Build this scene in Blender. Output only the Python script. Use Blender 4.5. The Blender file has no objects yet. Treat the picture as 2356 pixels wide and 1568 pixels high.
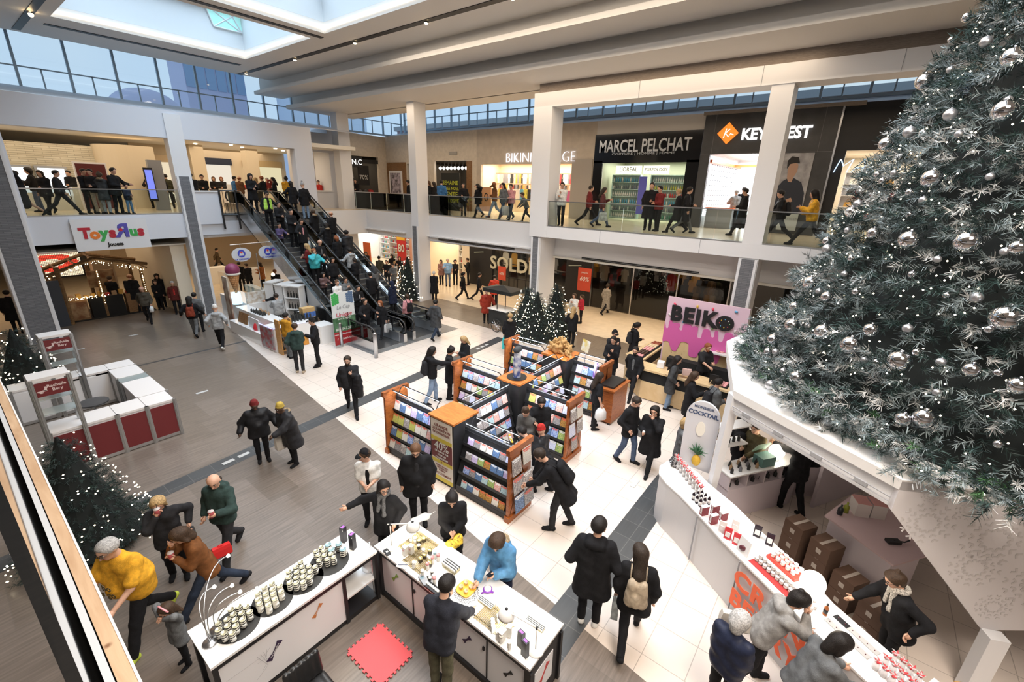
import bpy,math,random
import numpy as np
from mathutils import Vector,Matrix
SC=bpy.context.scene
COL=SC.collection
R=math.radians
# ---------------------------------------------------------------- camera
HC=6.2;FPX=1022.12;YAW,PIT,ROL=R(37.438),R(19.006),R(1.585)
cf=np.array([math.cos(PIT)*math.cos(YAW),math.cos(PIT)*math.sin(YAW),-math.sin(PIT)])
cr=np.array([math.sin(YAW),-math.cos(YAW),0.0]);cu=np.cross(cr,cf)
cr2=math.cos(ROL)*cr+math.sin(ROL)*cu;cu2=-math.sin(ROL)*cr+math.cos(ROL)*cu
cam=bpy.data.cameras.new('camera');camo=bpy.data.objects.new('camera',cam);COL.objects.link(camo)
cam.sensor_fit='HORIZONTAL';cam.sensor_width=36.0;cam.lens=FPX*36/2356;cam.clip_start=0.02;cam.clip_end=400
camo.matrix_world=Matrix(((cr2[0],cu2[0],-cf[0],0),(cr2[1],cu2[1],-cf[1],0),(cr2[2],cu2[2],-cf[2],HC),(0,0,0,1)))
SC.camera=camo
# ---------------------------------------------------------------- world
W=bpy.data.worlds.new('world');SC.world=W;W.use_nodes=True
nt=W.node_tree;bg=nt.nodes['Background']
tc=nt.nodes.new('ShaderNodeTexCoord');nz=nt.nodes.new('ShaderNodeTexNoise');cr_=nt.nodes.new('ShaderNodeValToRGB')
nz.inputs['Scale'].default_value=1.6;nz.inputs['Detail'].default_value=3
nt.links.new(tc.outputs['Generated'],nz.inputs['Vector']);nt.links.new(nz.outputs['Fac'],cr_.inputs['Fac'])
cr_.color_ramp.elements[0].position=.35;cr_.color_ramp.elements[0].color=(.50,.72,1.0,1)
cr_.color_ramp.elements[1].position=.7;cr_.color_ramp.elements[1].color=(.80,.92,1,1)
nt.links.new(cr_.outputs['Color'],bg.inputs['Color']);bg.inputs['Strength'].default_value=1.0
# ---------------------------------------------------------------- exposure
vs=SC.view_settings
vs.view_transform='Standard';vs.look='None';vs.gamma=1.0;vs.use_curve_mapping=False;vs.exposure=-0.12
SC.cycles.max_bounces=6;SC.cycles.diffuse_bounces=3;SC.cycles.glossy_bounces=3;SC.cycles.transmission_bounces=4
SC.cycles.transparent_max_bounces=12;SC.cycles.caustics_reflective=False;SC.cycles.caustics_refractive=False
SC.cycles.sample_clamp_indirect=4.0;SC.cycles.adaptive_threshold=0.02
def area(x,y,z,sx,sy,power,col,rot=(0,0,0),name='lamp_light',spread=180):
 l=bpy.data.lights.new(name,'AREA');l.shape='RECTANGLE';l.size=sx;l.size_y=sy
 l.energy=power;l.color=col;l.spread=R(spread)
 o=bpy.data.objects.new(name,l);o.location=(x,y,z);o.rotation_euler=rot;COL.objects.link(o);return o
DAY=(.74,.87,1.0);WARM=(1.0,.78,.55);NEU=(1,.93,.85)
LK=1.0
area(7.5,20.75,12.97,5.9,5.1,430*LK,(.66,.83,1.0),name='skylight_daylight',spread=125)
area(7.5,14.3,12.97,5.9,5.1,430*LK,(.70,.85,1.0),name='skylight_daylight',spread=125)
area(7.5,4.8,12.97,5.9,10,1150*LK,(.86,.92,1.0),name='skylight_daylight',spread=125)
area(15.4,13.0,10.05,1.2,22,300*LK,WARM,name='bulkhead_downlight')
area(11.74,8.0,11.2,.3,16,420*LK,(1,.84,.66),name='slot_downlight')
area(3.9,4.0,11.2,.4,16,520*LK,(1,.84,.66),name='slot_downlight')
area(1.0,-3.0,10.8,4,4,1500*LK,(1,.88,.76),name='near_fill_light')  # added warm fill light that brightens the near floor
# ---------------------------------------------------------------- pixel ray -> point on a known plane (metres)
def ray(px,py):return cf*FPX+cr2*(px-1178)-cu2*(py-784)
def G(px,py,z=0.0):
 d=ray(px,py);t=(z-HC)/d[2];return (d[0]*t,d[1]*t,z)
def atX(px,py,X):
 d=ray(px,py);t=X/d[0];return (X,d[1]*t,HC+d[2]*t)
def atY(px,py,Y):
 d=ray(px,py);t=Y/d[1];return (d[0]*t,Y,HC+d[2]*t)
# ---------------------------------------------------------------- materials
MATS={}
def M(name,col=(.8,.8,.8),rough=.6,metal=0.0,emit=0.0,ecol=None,noise=0.0,nscale=20.0,bump=0.0,bscale=60.0,alpha=1.0,coat=0.0,trans=0.0,c2=None,spec=None):
 if name in MATS:return MATS[name]
 m=bpy.data.materials.new(name);m.use_nodes=True;MATS[name]=m
 n=m.node_tree;b=n.nodes['Principled BSDF']
 b.inputs['Base Color'].default_value=(*col,1);b.inputs['Roughness'].default_value=rough;b.inputs['Metallic'].default_value=metal
 if coat:b.inputs['Coat Weight'].default_value=coat
 if spec is not None:b.inputs['Specular IOR Level'].default_value=spec
 if trans:b.inputs['Transmission Weight'].default_value=trans
 if alpha<1:b.inputs['Alpha'].default_value=alpha
 if emit:
  b.inputs['Emission Color'].default_value=(*(ecol or col),1);b.inputs['Emission Strength'].default_value=emit
 if noise or c2 or bump:
  t=n.nodes.new('ShaderNodeTexCoord')
 if noise or c2:
  x=n.nodes.new('ShaderNodeTexNoise');x.inputs['Scale'].default_value=nscale;x.inputs['Detail'].default_value=4
  r=n.nodes.new('ShaderNodeValToRGB');k=noise
  a_=c2 or tuple(min(1,c*(1+k)) for c in col)
  b_=col if c2 else tuple(c*(1-k) for c in col)
  r.color_ramp.elements[0].position=.38;r.color_ramp.elements[1].position=.62
  r.color_ramp.elements[0].color=(*b_,1);r.color_ramp.elements[1].color=(*a_,1)
  n.links.new(t.outputs['Object'],x.inputs['Vector']);n.links.new(x.outputs['Fac'],r.inputs['Fac']);n.links.new(r.outputs['Color'],b.inputs['Base Color'])
 if bump:
  x=n.nodes.new('ShaderNodeTexNoise');x.inputs['Scale'].default_value=bscale
  u=n.nodes.new('ShaderNodeBump');u.inputs['Strength'].default_value=bump;u.inputs['Distance'].default_value=.01
  n.links.new(t.outputs['Object'],x.inputs['Vector']);n.links.new(x.outputs['Fac'],u.inputs['Height']);n.links.new(u.outputs['Normal'],b.inputs['Normal'])
 return m
def Mbrick(name,c1,c2,cm,w,h,mortar=.004,offset=.5,rough=.4,streak=0.0,rot=0.0,plane='XY',bump=0.0,spec=None,sc=1.0):
 if name in MATS:return MATS[name]
 m=bpy.data.materials.new(name);m.use_nodes=True;MATS[name]=m
 n=m.node_tree;b=n.nodes['Principled BSDF'];b.inputs['Roughness'].default_value=rough
 if spec is not None:b.inputs['Specular IOR Level'].default_value=spec
 g=n.nodes.new('ShaderNodeNewGeometry');mp=n.nodes.new('ShaderNodeMapping')
 if plane=='XZ':rr=(R(90),0,0)
 elif plane=='YZ':rr=(R(90),0,R(90))
 else:rr=(0,0,rot)
 if plane=='XY':
  mp.inputs['Rotation'].default_value=rr;n.links.new(g.outputs['Position'],mp.inputs['Vector'])
 else:
  s=n.nodes.new('ShaderNodeSeparateXYZ');c=n.nodes.new('ShaderNodeCombineXYZ');n.links.new(g.outputs['Position'],s.inputs[0])
  ad=n.nodes.new('ShaderNodeMath');ad.operation='ADD';n.links.new(s.outputs[0],ad.inputs[0]);n.links.new(s.outputs[1],ad.inputs[1])
  n.links.new(ad.outputs[0],c.inputs[0]);n.links.new(s.outputs[2],c.inputs[1]);n.links.new(c.outputs[0],mp.inputs['Vector'])
 br=n.nodes.new('ShaderNodeTexBrick');br.offset=offset;br.squash=1
 br.inputs['Color1'].default_value=(*c1,1);br.inputs['Color2'].default_value=(*c2,1);br.inputs['Mortar'].default_value=(*cm,1)
 br.inputs['Scale'].default_value=sc;br.inputs['Brick Width'].default_value=w;br.inputs['Row Height'].default_value=h;br.inputs['Mortar Size'].default_value=mortar
 n.links.new(mp.outputs[0],br.inputs['Vector']);out=br.outputs['Color']
 if streak:
  x=n.nodes.new('ShaderNodeTexNoise');x.inputs['Scale'].default_value=1;x.inputs['Detail'].default_value=5
  m2=n.nodes.new('ShaderNodeMapping');m2.inputs['Scale'].default_value=(1.6,26,26);n.links.new(mp.outputs[0],m2.inputs['Vector']);n.links.new(m2.outputs[0],x.inputs['Vector'])
  mx=n.nodes.new('ShaderNodeMix');mx.data_type='RGBA';mx.blend_type='OVERLAY';mx.inputs[0].default_value=streak
  n.links.new(out,mx.inputs[6]);n.links.new(x.outputs['Fac'],mx.inputs[7]);out=mx.outputs[2]
 n.links.new(out,b.inputs['Base Color'])
 if bump:
  u=n.nodes.new('ShaderNodeBump');u.inputs['Strength'].default_value=bump;u.inputs['Distance'].default_value=.02;u.invert=True
  n.links.new(br.outputs['Fac'],u.inputs['Height']);n.links.new(u.outputs['Normal'],b.inputs['Normal'])
 return m
def Mwood(name,c1,c2,scale=3.0,rough=.45,stretch=(1,1,12),knots=False):
 if name in MATS:return MATS[name]
 m=bpy.data.materials.new(name);m.use_nodes=True;MATS[name]=m
 n=m.node_tree;b=n.nodes['Principled BSDF'];b.inputs['Roughness'].default_value=rough
 t=n.nodes.new('ShaderNodeNewGeometry');mp=n.nodes.new('ShaderNodeMapping');mp.inputs['Scale'].default_value=stretch
 x=n.nodes.new('ShaderNodeTexNoise');x.inputs['Scale'].default_value=scale;x.inputs['Detail'].default_value=6;x.inputs['Distortion'].default_value=1.2
 r=n.nodes.new('ShaderNodeValToRGB');r.color_ramp.elements[0].position=.3;r.color_ramp.elements[1].position=.7
 r.color_ramp.elements[0].color=(*c1,1);r.color_ramp.elements[1].color=(*c2,1)
 n.links.new(t.outputs['Position'],mp.inputs['Vector']);n.links.new(mp.outputs[0],x.inputs['Vector']);n.links.new(x.outputs['Fac'],r.inputs['Fac'])
 out=r.outputs['Color']
 if knots:
  v=n.nodes.new('ShaderNodeTexVoronoi');v.inputs['Scale'].default_value=knots;n.links.new(t.outputs['Position'],v.inputs['Vector'])
  q=n.nodes.new('ShaderNodeValToRGB');q.color_ramp.elements[0].position=.04;q.color_ramp.elements[0].color=(.25,.12,.04,1);q.color_ramp.elements[1].position=.13;q.color_ramp.elements[1].color=(1,1,1,1)
  n.links.new(v.outputs['Distance'],q.inputs['Fac'])
  mx=n.nodes.new('ShaderNodeMix');mx.data_type='RGBA';mx.blend_type='MULTIPLY';mx.inputs[0].default_value=.8
  n.links.new(out,mx.inputs[6]);n.links.new(q.outputs['Color'],mx.inputs[7]);out=mx.outputs[2]
 n.links.new(out,b.inputs['Base Color']);return m
def Mglass(name,tint=(.8,.95,.9),refl=.12,clear=.9):
 """thin pane: clear with a fresnel sheen and a faint tint"""
 if name in MATS:return MATS[name]
 m=bpy.data.materials.new(name);m.use_nodes=True;MATS[name]=m
 n=m.node_tree;n.nodes.clear();o=n.nodes.new('ShaderNodeOutputMaterial')
 t=n.nodes.new('ShaderNodeBsdfTransparent');t.inputs[0].default_value=tuple(clear*c for c in tint)+(1,)
 g=n.nodes.new('ShaderNodeBsdfGlossy');g.inputs['Roughness'].default_value=.03;g.inputs['Color'].default_value=(.95,1,1,1)
 f=n.nodes.new('ShaderNodeFresnel');f.inputs['IOR'].default_value=1.3+refl
 mx=n.nodes.new('ShaderNodeMixShader');n.links.new(f.outputs[0],mx.inputs[0]);n.links.new(t.outputs[0],mx.inputs[1]);n.links.new(g.outputs[0],mx.inputs[2]);n.links.new(mx.outputs[0],o.inputs[0])
 return m
def Memit(name,col,s,sample=True):
 m=M(name,col=(.02,.02,.02) if not sample else col,emit=s,ecol=col)
 if not sample:m.cycles.emission_sampling='NONE'
 return m
# ---------------------------------------------------------------- mesh builder
class MB:
 def __init__(s):s.v=[];s.f=[];s.m=[]
 def add(s,vs,fs,mi=0):
  b=len(s.v);s.v+=[tuple(map(float,p)) for p in vs];s.f+=[tuple(b+i for i in f) for f in fs];s.m+=[mi]*len(fs);return s
 def box(s,x0,x1,y0,y1,z0,z1,mi=0):
  return s.add([(x,y,z) for z in (z0,z1) for y in (y0,y1) for x in (x0,x1)],[(0,2,3,1),(4,5,7,6),(0,1,5,4),(2,6,7,3),(0,4,6,2),(1,3,7,5)],mi)
 def ob(s,c,d,rz=0.0,mi=0,rx=0.0,ry=0.0):
  m=Matrix.Rotation(rz,3,'Z')@Matrix.Rotation(ry,3,'Y')@Matrix.Rotation(rx,3,'X');c=Vector(c)
  vs=[c+m@Vector((x*d[0]/2,y*d[1]/2,z*d[2]/2)) for z in (-1,1) for y in (-1,1) for x in (-1,1)]
  return s.add(vs,[(0,2,3,1),(4,5,7,6),(0,1,5,4),(2,6,7,3),(0,4,6,2),(1,3,7,5)],mi)
 def quad(s,a,b,c,d,mi=0):return s.add([a,b,c,d],[(0,1,2,3)],mi)
 def prism(s,poly,z0,z1,mi=0):
  n=len(poly);vs=[(x,y,z0) for x,y in poly]+[(x,y,z1) for x,y in poly]
  return s.add(vs,[tuple(range(n))[::-1],tuple(range(n,2*n))]+[(i,(i+1)%n,n+(i+1)%n,n+i) for i in range(n)],mi)
 def extr(s,poly,vec,mi=0):
  n=len(poly);v=Vector(vec);p=[Vector(q) for q in poly]
  return s.add(p+[q+v for q in p],[tuple(range(n))[::-1],tuple(range(n,2*n))]+[(i,(i+1)%n,n+(i+1)%n,n+i) for i in range(n)],mi)
 def tube(s,pts,r,n=8,mi=0,flat=None):
  P=[Vector(p) for p in pts];k=len(P);rs=r if isinstance(r,(list,tuple)) else [r]*k;vs=[];up=None
  for i,p in enumerate(P):
   t=(P[min(i+1,k-1)]-P[max(i-1,0)]).normalized()
   if up is None:
    up=Vector((0,0,1)) if abs(t.z)<.9 else Vector((1,0,0))
   a=t.cross(up).normalized();b=a.cross(t).normalized();up=b
   for j in range(n):
    q=2*math.pi*j/n;vs.append(p+a*math.cos(q)*rs[i]+b*math.sin(q)*rs[i]*(flat or 1))
  fs=[(i*n+j,i*n+(j+1)%n,(i+1)*n+(j+1)%n,(i+1)*n+j) for i in range(k-1) for j in range(n)]
  fs+=[tuple(range(n))[::-1],tuple((k-1)*n+j for j in range(n))]
  return s.add(vs,fs,mi)
 def lathe(s,prof,c=(0,0,0),n=16,mi=0):
  k=len(prof);vs=[(c[0]+r*math.cos(2*math.pi*j/n),c[1]+r*math.sin(2*math.pi*j/n),c[2]+z) for r,z in prof for j in range(n)]
  fs=[(i*n+j,i*n+(j+1)%n,(i+1)*n+(j+1)%n,(i+1)*n+j) for i in range(k-1) for j in range(n)]
  if prof[0][0]>1e-4:fs.append(tuple(range(n))[::-1])
  if prof[-1][0]>1e-4:fs.append(tuple((k-1)*n+j for j in range(n)))
  return s.add(vs,fs,mi)
 def ball(s,c,r,n=12,mi=0,sc=(1,1,1)):
  h=max(4,n//2);vs=[(c[0],c[1],c[2]-r*sc[2])]
  for i in range(1,h):
   t=-math.pi/2+math.pi*i/h
   vs+=[(c[0]+r*sc[0]*math.cos(t)*math.cos(2*math.pi*j/n),c[1]+r*sc[1]*math.cos(t)*math.sin(2*math.pi*j/n),c[2]+r*sc[2]*math.sin(t)) for j in range(n)]
  vs.append((c[0],c[1],c[2]+r*sc[2]));L=len(vs)-1
  fs=[(0,1+(j+1)%n,1+j) for j in range(n)]
  fs+=[(1+i*n+j,1+i*n+(j+1)%n,1+(i+1)*n+(j+1)%n,1+(i+1)*n+j) for i in range(h-2) for j in range(n)]
  fs+=[(L,1+(h-2)*n+j,1+(h-2)*n+(j+1)%n) for j in range(n)]
  return s.add(vs,fs,mi)
 def build(s,name,mats,parent=None,smooth=False,org=None):
  me=bpy.data.meshes.new(name);o=Vector(org) if org is not None else (parent_org(parent) if parent else Vector((0,0,0)))
  me.from_pydata([(p[0]-o.x,p[1]-o.y,p[2]-o.z) for p in s.v],[],s.f)
  if not isinstance(mats,(list,tuple)):mats=[mats]
  for m in mats:me.materials.append(m)
  if any(s.m):me.polygons.foreach_set('material_index',s.m)
  if smooth:me.polygons.foreach_set('use_smooth',[True]*len(s.f))
  me.update();ob=bpy.data.objects.new(name,me);COL.objects.link(ob)
  if parent:ob.parent=parent
  else:ob.location=o
  return ob
def parent_org(p):
 o=Vector(p.location)
 while p.parent:p=p.parent;o+=Vector(p.location)
 return o
def tag(o,label=None,cat=None,group=None,kind=None):
 if label:o['label']=label
 if cat:o['category']=cat
 if group:o['group']=group
 if kind:o['kind']=kind
 return o
def thing(name,label,cat,loc=(0,0,0),group=None):
 o=bpy.data.objects.new(name,None);COL.objects.link(o);o.location=loc;o.empty_display_size=.1
 return tag(o,label,cat,group)
def struct(name,mb,mats,smooth=False):
 o=mb.build(name,mats,smooth=smooth);o['kind']='structure';return o
KIDS={}
def kids(o):return [c for c in o.children]
def dup(root,loc,rz=0.0,label=None,group=None,sc=None,tree=None):
 def cp(o,par):
  c=o.copy();COL.objects.link(c)
  if par:c.parent=par
  for ch in (tree[o.name] if tree else kids(o)):cp(ch,c)
  return c
 c=cp(root,None);c.location=loc;c.rotation_euler=(0,0,rz)
 if sc:c.scale=(sc,sc,sc) if isinstance(sc,(int,float)) else sc
 if label:c['label']=label
 if group:c['group']=group
 return c
def subtree(root):
 t={}
 def w(o):
  t[o.name]=kids(o)
  for c in t[o.name]:w(c)
 w(root);return t
def text(body,size,org,xd,zd,mat,parent=None,name='lettering',ext=.004,off=0.0,align='CENTER',space=1.0,shear=0.0):
 """flat lettering: xd = reading direction, zd = up direction of the letters"""
 c=bpy.data.curves.new(name,'FONT');c.body=body;c.size=size;c.extrude=ext;c.offset=off;c.align_x=align;c.align_y='CENTER'
 c.space_character=space;c.shear=shear;c.resolution_u=3;c.materials.append(mat)
 tmp=bpy.data.objects.new('tmp_text',c);me=bpy.data.meshes.new_from_object(tmp);bpy.data.objects.remove(tmp);bpy.data.curves.remove(c);me.name=name
 o=bpy.data.objects.new(name,me);COL.objects.link(o)
 x=Vector(xd).normalized();y=Vector(zd).normalized();z=x.cross(y).normalized();y=z.cross(x)
 p=Vector(org)
 if parent:p=p-parent_org(parent);o.parent=parent
 o.matrix_local=Matrix(((x.x,y.x,z.x,p.x),(x.y,y.y,z.y,p.y),(x.z,y.z,z.z,p.z),(0,0,0,1)))
 return o
white=M('white_paint',(.80,.80,.82),.55)
offwhite=M('warm_white_paint',(.82,.78,.70),.6)
cream=M('cream_paint',(.80,.70,.55),.6)
greyp=M('grey_paint',(.30,.31,.33),.5)
black=M('black_paint',(.012,.012,.014),.45)
blackm=M('black_matt',(.01,.01,.01),.9)
steel=M('brushed_steel',(.62,.63,.65),.28,metal=1.0)
alu=M('aluminium',(.55,.56,.57),.35,metal=.9)
gloss=M('white_gloss',(.86,.85,.84),.12,coat=.4)
darkp=M('charcoal_panel',(.055,.056,.06),.5,noise=.15,nscale=2)
taupe=Mwood('taupe_cladding',(.20,.165,.14),(.30,.25,.215),2.0,.6,(3,3,30))
glassr=Mglass('railing_glass',(.93,.98,.96),.10,.95)
glassc=Mglass('shop_glass',(.97,1,.99),.05,.97)
def fit(o,w,h):
 c=np.array([v.co[:] for v in o.data.vertices]);lo,hi=c.min(0),c.max(0);k=np.array([w/(hi[0]-lo[0]),h/(hi[1]-lo[1]),1]);c=(c-np.array([(lo[0]+hi[0])/2,(lo[1]+hi[1])/2,0]))*k;o.data.vertices.foreach_set('co',c.ravel());o.data.update();return o
def wallsign(body,l,r,hpx,X,mat,par,name='letters',**k):
 a=atX(*l,X);b=atX(*r,X);mx,my=(l[0]+r[0])/2,(l[1]+r[1])/2;h=atX(mx,my-hpx/2,X)[2]-atX(mx,my+hpx/2,X)[2]
 return fit(text(body,h*1.3,(X,(a[1]+b[1])/2,(a[2]+b[2])/2),(0,-1,0),(0,0,1),mat,par,name,.02,**k),a[1]-b[1],h)
# ================================================================ floor
tile_w=Mbrick('white_floor_tile',(.70,.61,.54),(.74,.65,.58),(.46,.40,.35),.60,.60,.006,0.0,.22,rot=0)
tile_g=Mbrick('grey_wood_tile',(.15,.122,.10),(.20,.165,.14),(.16,.135,.115),.6,1.2,.005,.5,.32,streak=.55,rot=0)
tile_d=Mbrick('dark_stone_tile',(.05,.055,.06),(.065,.07,.075),(.12,.12,.12),.45,.45,.006,0,.35,streak=.2)
tile_c=M('beige_corridor_tile',(.72,.60,.44),.25,noise=.04,nscale=3)
tile_b=Mbrick('brown_wood_tile',(.15,.115,.085),(.19,.15,.11),(.10,.08,.06),.6,1.2,.005,.5,.35,streak=.5)
plate=M('brushed_floor_plate',(.22,.22,.22),.4,metal=.3,noise=.1,nscale=8)
fl=MB();fl.box(-14,40,-22,46,-.3,0,0)
struct('floor',fl,[tile_w])
def flpoly(poly,mi,z,name,mat):
 m=MB();m.prism(poly,0.0005,z,0);return struct(name,m,[mat])
xd=lambda y:4.33+.1365*y
flpoly([(-14,-22),(xd(-22),-22),(xd(1),1),(xd(27.1),27.1),(-14,27.1)],0,.003,'floor_grey_zone',tile_g)
sy=lambda x:10.33+.088*(x-1)
flpoly([(-14,sy(-14)-.2),(1,sy(1)-.2),(14.3,sy(14.3)-.2),(14.3,sy(14.3)+.25),(1,sy(1)+.25),(-14,sy(-14)+.25)],0,.006,'floor_dark_strip',tile_d)
flpoly([(-14,18.72),(6.95,18.95),(6.95,19.07),(-14,18.9)],0,.006,'floor_thin_strip',tile_d)
flpoly([(3.2,2.02),(12,2.02),(12,2.58),(3.2,2.58)],0,.006,'floor_dark_strip_kiosk',tile_d)
flpoly([(15.0,-22),(17.4,-22),(17.4,20.5),(15.0,20.5)],0,.003,'floor_brown_zone',tile_b)
flpoly([(17.4,-22),(40,-22),(40,46),(17.4,46)],0,.004,'floor_corridor_right',tile_c)
flpoly([(-14,27.1),(17.4,27.1),(17.4,46),(-14,46)],0,.004,'floor_corridor_left',tile_c)
flpoly([(9.4,13.85),(14.0,13.85),(14.0,17.5),(9.4,17.5)],0,.007,'floor_escalator_plate',plate)
inl=M('pale_inlay',(.55,.56,.56),.4)
for x0,x1 in ((2.9,3.15),(3.25,3.5),(12.5,12.7),(12.8,13.0),(13.1,13.3)):
 m=MB();m.ob(((x0+x1)/2,sy((x0+x1)/2)+.02,.0085),(x1-x0,.11,.004),.088);struct('floor_inlay',m,inl)
for px,py in ((1461,1112),(307,771),(465,902),(370,921),(182,804),(980,853)):
 g=G(px,py);m=MB();m.ob((g[0],g[1],.008),(.32,.1,.006),0.0);struct('floor_socket_lid',m,inl)
# ================================================================ upper slab
UZ=4.70
s=MB()
upf=M('upper_floor_tile',(.66,.55,.40),.22,noise=.05,nscale=2)
s.box(16.98,40,11.6,46,3.32,UZ-.02);s.box(16.22,40,-22,11.6,4.26,UZ-.02);s.box(17.42,40,-22,11.6,3.32,4.26)
s.box(-14,7.88,24.62,46,3.66,UZ-.02);s.box(7.88,13.0,24.9,46,3.55,UZ-.02);s.box(13.0,16.98,24.62,46,3.3,UZ-.02)
struct('slab_upper_floor',s,[white])
s=MB();s.box(16.98,40,-22,46,UZ-.02,UZ);s.box(16.22,16.98,-22,11.6,UZ-.02,UZ);s.box(-14,16.98,24.62,46,UZ-.02,UZ)
struct('floor_upper',s,[upf])
for y0,y1,x,z in ((13.0,18.2,16.96,3.50),(4.6,9.6,17.4,3.42)):
 m=MB();m.box(x-.006,x+.01,y0,y1,z-.05,z-.01);m.box(x-.006,x+.01,y0,y1,z-.07-.03,z-.07);struct('trim_slot_diffuser',m,black)
m=MB();m.box(16.80,16.98,12.0,19.3,3.56,3.62);m.box(16.80,16.98,20.9,26.6,3.56,3.62);struct('trim_fascia_lip',m,white)
# ================================================================ wall A (far left) with openings
wallA=M('atrium_wall_paint',(.72,.74,.80),.6)
s=MB();Y0,Y1=24.6,25.1
s.box(-14,13.9,Y0,Y1,7.84,8.93)
s.box(7.36,7.9,Y0,Y1,UZ,7.84);s.box(12.9,13.9,Y0,Y1,3.3,7.84);s.box(1.9,2.42,Y0,Y1,UZ,7.84);s.box(-14,1.9,Y0,Y1,7.0,7.84)
s.box(-14,7.9,Y0,Y0+.3,3.66,UZ)
s.add([(-14,24.6,8.935),(16.9,24.6,8.935),(16.9,28.6,9.62),(-14,28.6,9.62)],[(0,1,2,3)])
s.box(7.9,9.0,Y0,Y0+.15,UZ-.5,5.66);s.box(7.9,12.9,Y0+.1,Y0+.3,3.7,4.32)
s.box(13.9,15.1,27.0,27.4,3.0,9.0);s.box(15.1,16.3,27.0,27.4,7.92,9.0);s.box(15.1,16.3,27,27.4,3.0,5.68);s.box(16.3,17.0,27.0,28.8,3.0,9.3)
struct('wall_far',s,[wallA])
m=MB();m.box(15.05,16.35,26.94,27.42,5.66,5.74);m.box(7.88,9.02,24.56,24.8,5.64,5.70);struct('sill_half_wall',m,white)
stone=Mbrick('stacked_stone',(.16,.165,.18),(.21,.215,.23),(.09,.09,.10),.35,.055,.004,.5,.75,plane='XZ',bump=.4)
stone2=stone
def column(x0,x1,y0,y1,z1,band_top,face,name):
 m=MB();m.box(x0+.03,x1,y0+.03,y1-.03,0,z1);o=struct(name,m,white)
 b=MB()
 if face=='X':b.box(x0-.02,x0+.04,y0+.13,y1-.13,0,band_top);b.box(x0-.035,x0+.05,y0+.05,y0+.13,0,band_top,1);b.box(x0-.035,x0+.05,y1-.13,y1-.05,0,band_top,1)
 else:b.box(x0+.13,x1-.13,y0-.02,y0+.04,0,band_top);b.box(x0+.05,x0+.13,y0-.035,y0+.05,0,band_top,1);b.box(x1-.13,x1-.05,y0-.035,y0+.05,0,band_top,1)
 p=b.build(name+'_cladding',[stone,white]);p['kind']='structure'
column(7.3,7.95,24.5,25.1,8.8,6.3,'Y','column_far_second')
column(1.35,2.35,24.4,25.1,8.8,7.7,'Y','column_far_first')
column(16.2,17.0,25.7,26.4,10.1,3.2,'X','column_corner')
column(16.2,17.0,18.9,19.5,10.1,4.12,'X','column_right_far')
column(16.24,17.5,11.0,11.55,9.75,4.2,'X','column_right_middle')
column(16.2,17.0,2.5,3.15,9.3,4.2,'X','column_right_near')
m=MB();m.box(16.19,17.0,10.73,11.61,4.235,9.24);struct('column_casing_right',m,white)
m=MB();m.box(16.2,17.05,-22,11.6,9.24,9.76);m.box(16.2,16.24,-22,11.6,4.24,UZ);struct('beam_portal',m,white)
m=MB();m.box(16.32,16.9,-22,11.45,9.76,10.12);struct('beam_taupe',m,taupe)
m=MB()
for yy in (8.2,4.4,1.2):m.box(16.192,16.2,yy,yy+.012,4.24,UZ);m.box(16.192,16.2,yy-1,yy-.988,9.24,9.76)
struct('trim_panel_joint',m,greyp)
# ================================================================ ceiling
ceilm=M('ceiling_paint',(.80,.77,.73),.7)
s=MB();T=.35
s.box(3.6,4.35,-22,27.0,11.3,11.3+T);s.box(10.6,13.3,-22,27.0,11.3,11.3+T)
s.box(4.35,10.6,23.5,27.0,11.3,11.3+T);s.box(4.35,10.6,17.05,18.0,11.3,11.3+T);s.box(4.35,10.6,10.6,11.5,11.3,11.3+T)
s.box(4.35,10.6,-22,-1,11.3,11.3+T);s.box(-14,3.6,-22,27,11.3,11.3+T)
s.box(12.95,13.1,-22,28.3,10.7,10.86);s.box(13.1,14.5,-22,28.3,10.7,10.80);s.box(13.3,13.42,-22,28.3,10.8,11.5)
s.box(14.3,14.45,-22,27.6,10.1,10.3);s.box(14.45,17.3,-22,27.6,10.1,10.2);s.box(14.7,14.82,-22,27.6,10.2,10.86)
s.box(17.2,18.6,11.0,27.6,10.1,10.2)
struct('ceiling_bulkhead',s,[ceilm])
m=MB()
m.box(4.37,10.9,24.68,24.92,11.28,11.31);m.box(4.3,10.8,17.46,17.66,11.28,11.31);m.box(11.62,11.86,-22,27.0,11.28,11.31);m.box(3.75,3.98,-22,26.6,11.28,11.31)
struct('trim_black_slot',m,[black])
lampe=Memit('spot_bulb',(1.0,.72,.38),26)
for y in (26.2,21.4,16.9,12.9,9.3):
 t=thing('spotlight','recessed warm spotlight in the long black ceiling slot','ceiling spotlight',(11.74,y,11.28),'spotlights in the ceiling slot')
 MB().lathe([(.02,-.06),(.06,-.05),(.085,-.02)],(11.74,y,11.28),12).build('housing',black,t)
 MB().lathe([(.0,-.075),(.05,-.07),(.07,-.05)],(11.74,y,11.28),12).build('bulb',lampe,t,True)
t=thing('spotlight','recessed spotlight in the black slot left of the skylight','ceiling spotlight',(3.86,23.4,11.28))
MB().lathe([(.02,-.06),(.06,-.05),(.085,-.02)],(3.86,23.4,11.28),12).build('housing',black,t);MB().ball((3.86,23.4,11.2),.07).build('bulb',lampe,t,True)
well=M('skylight_well_paint',(.70,.76,.80),.7);cove=Memit('cove_light',(1,.95,.88),3.0)
mull=M('window_mullion',(.32,.42,.52),.4,metal=.4);skyg=Mglass('skylight_glass',(.70,.93,.95),.1,.9)
k=0
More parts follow.
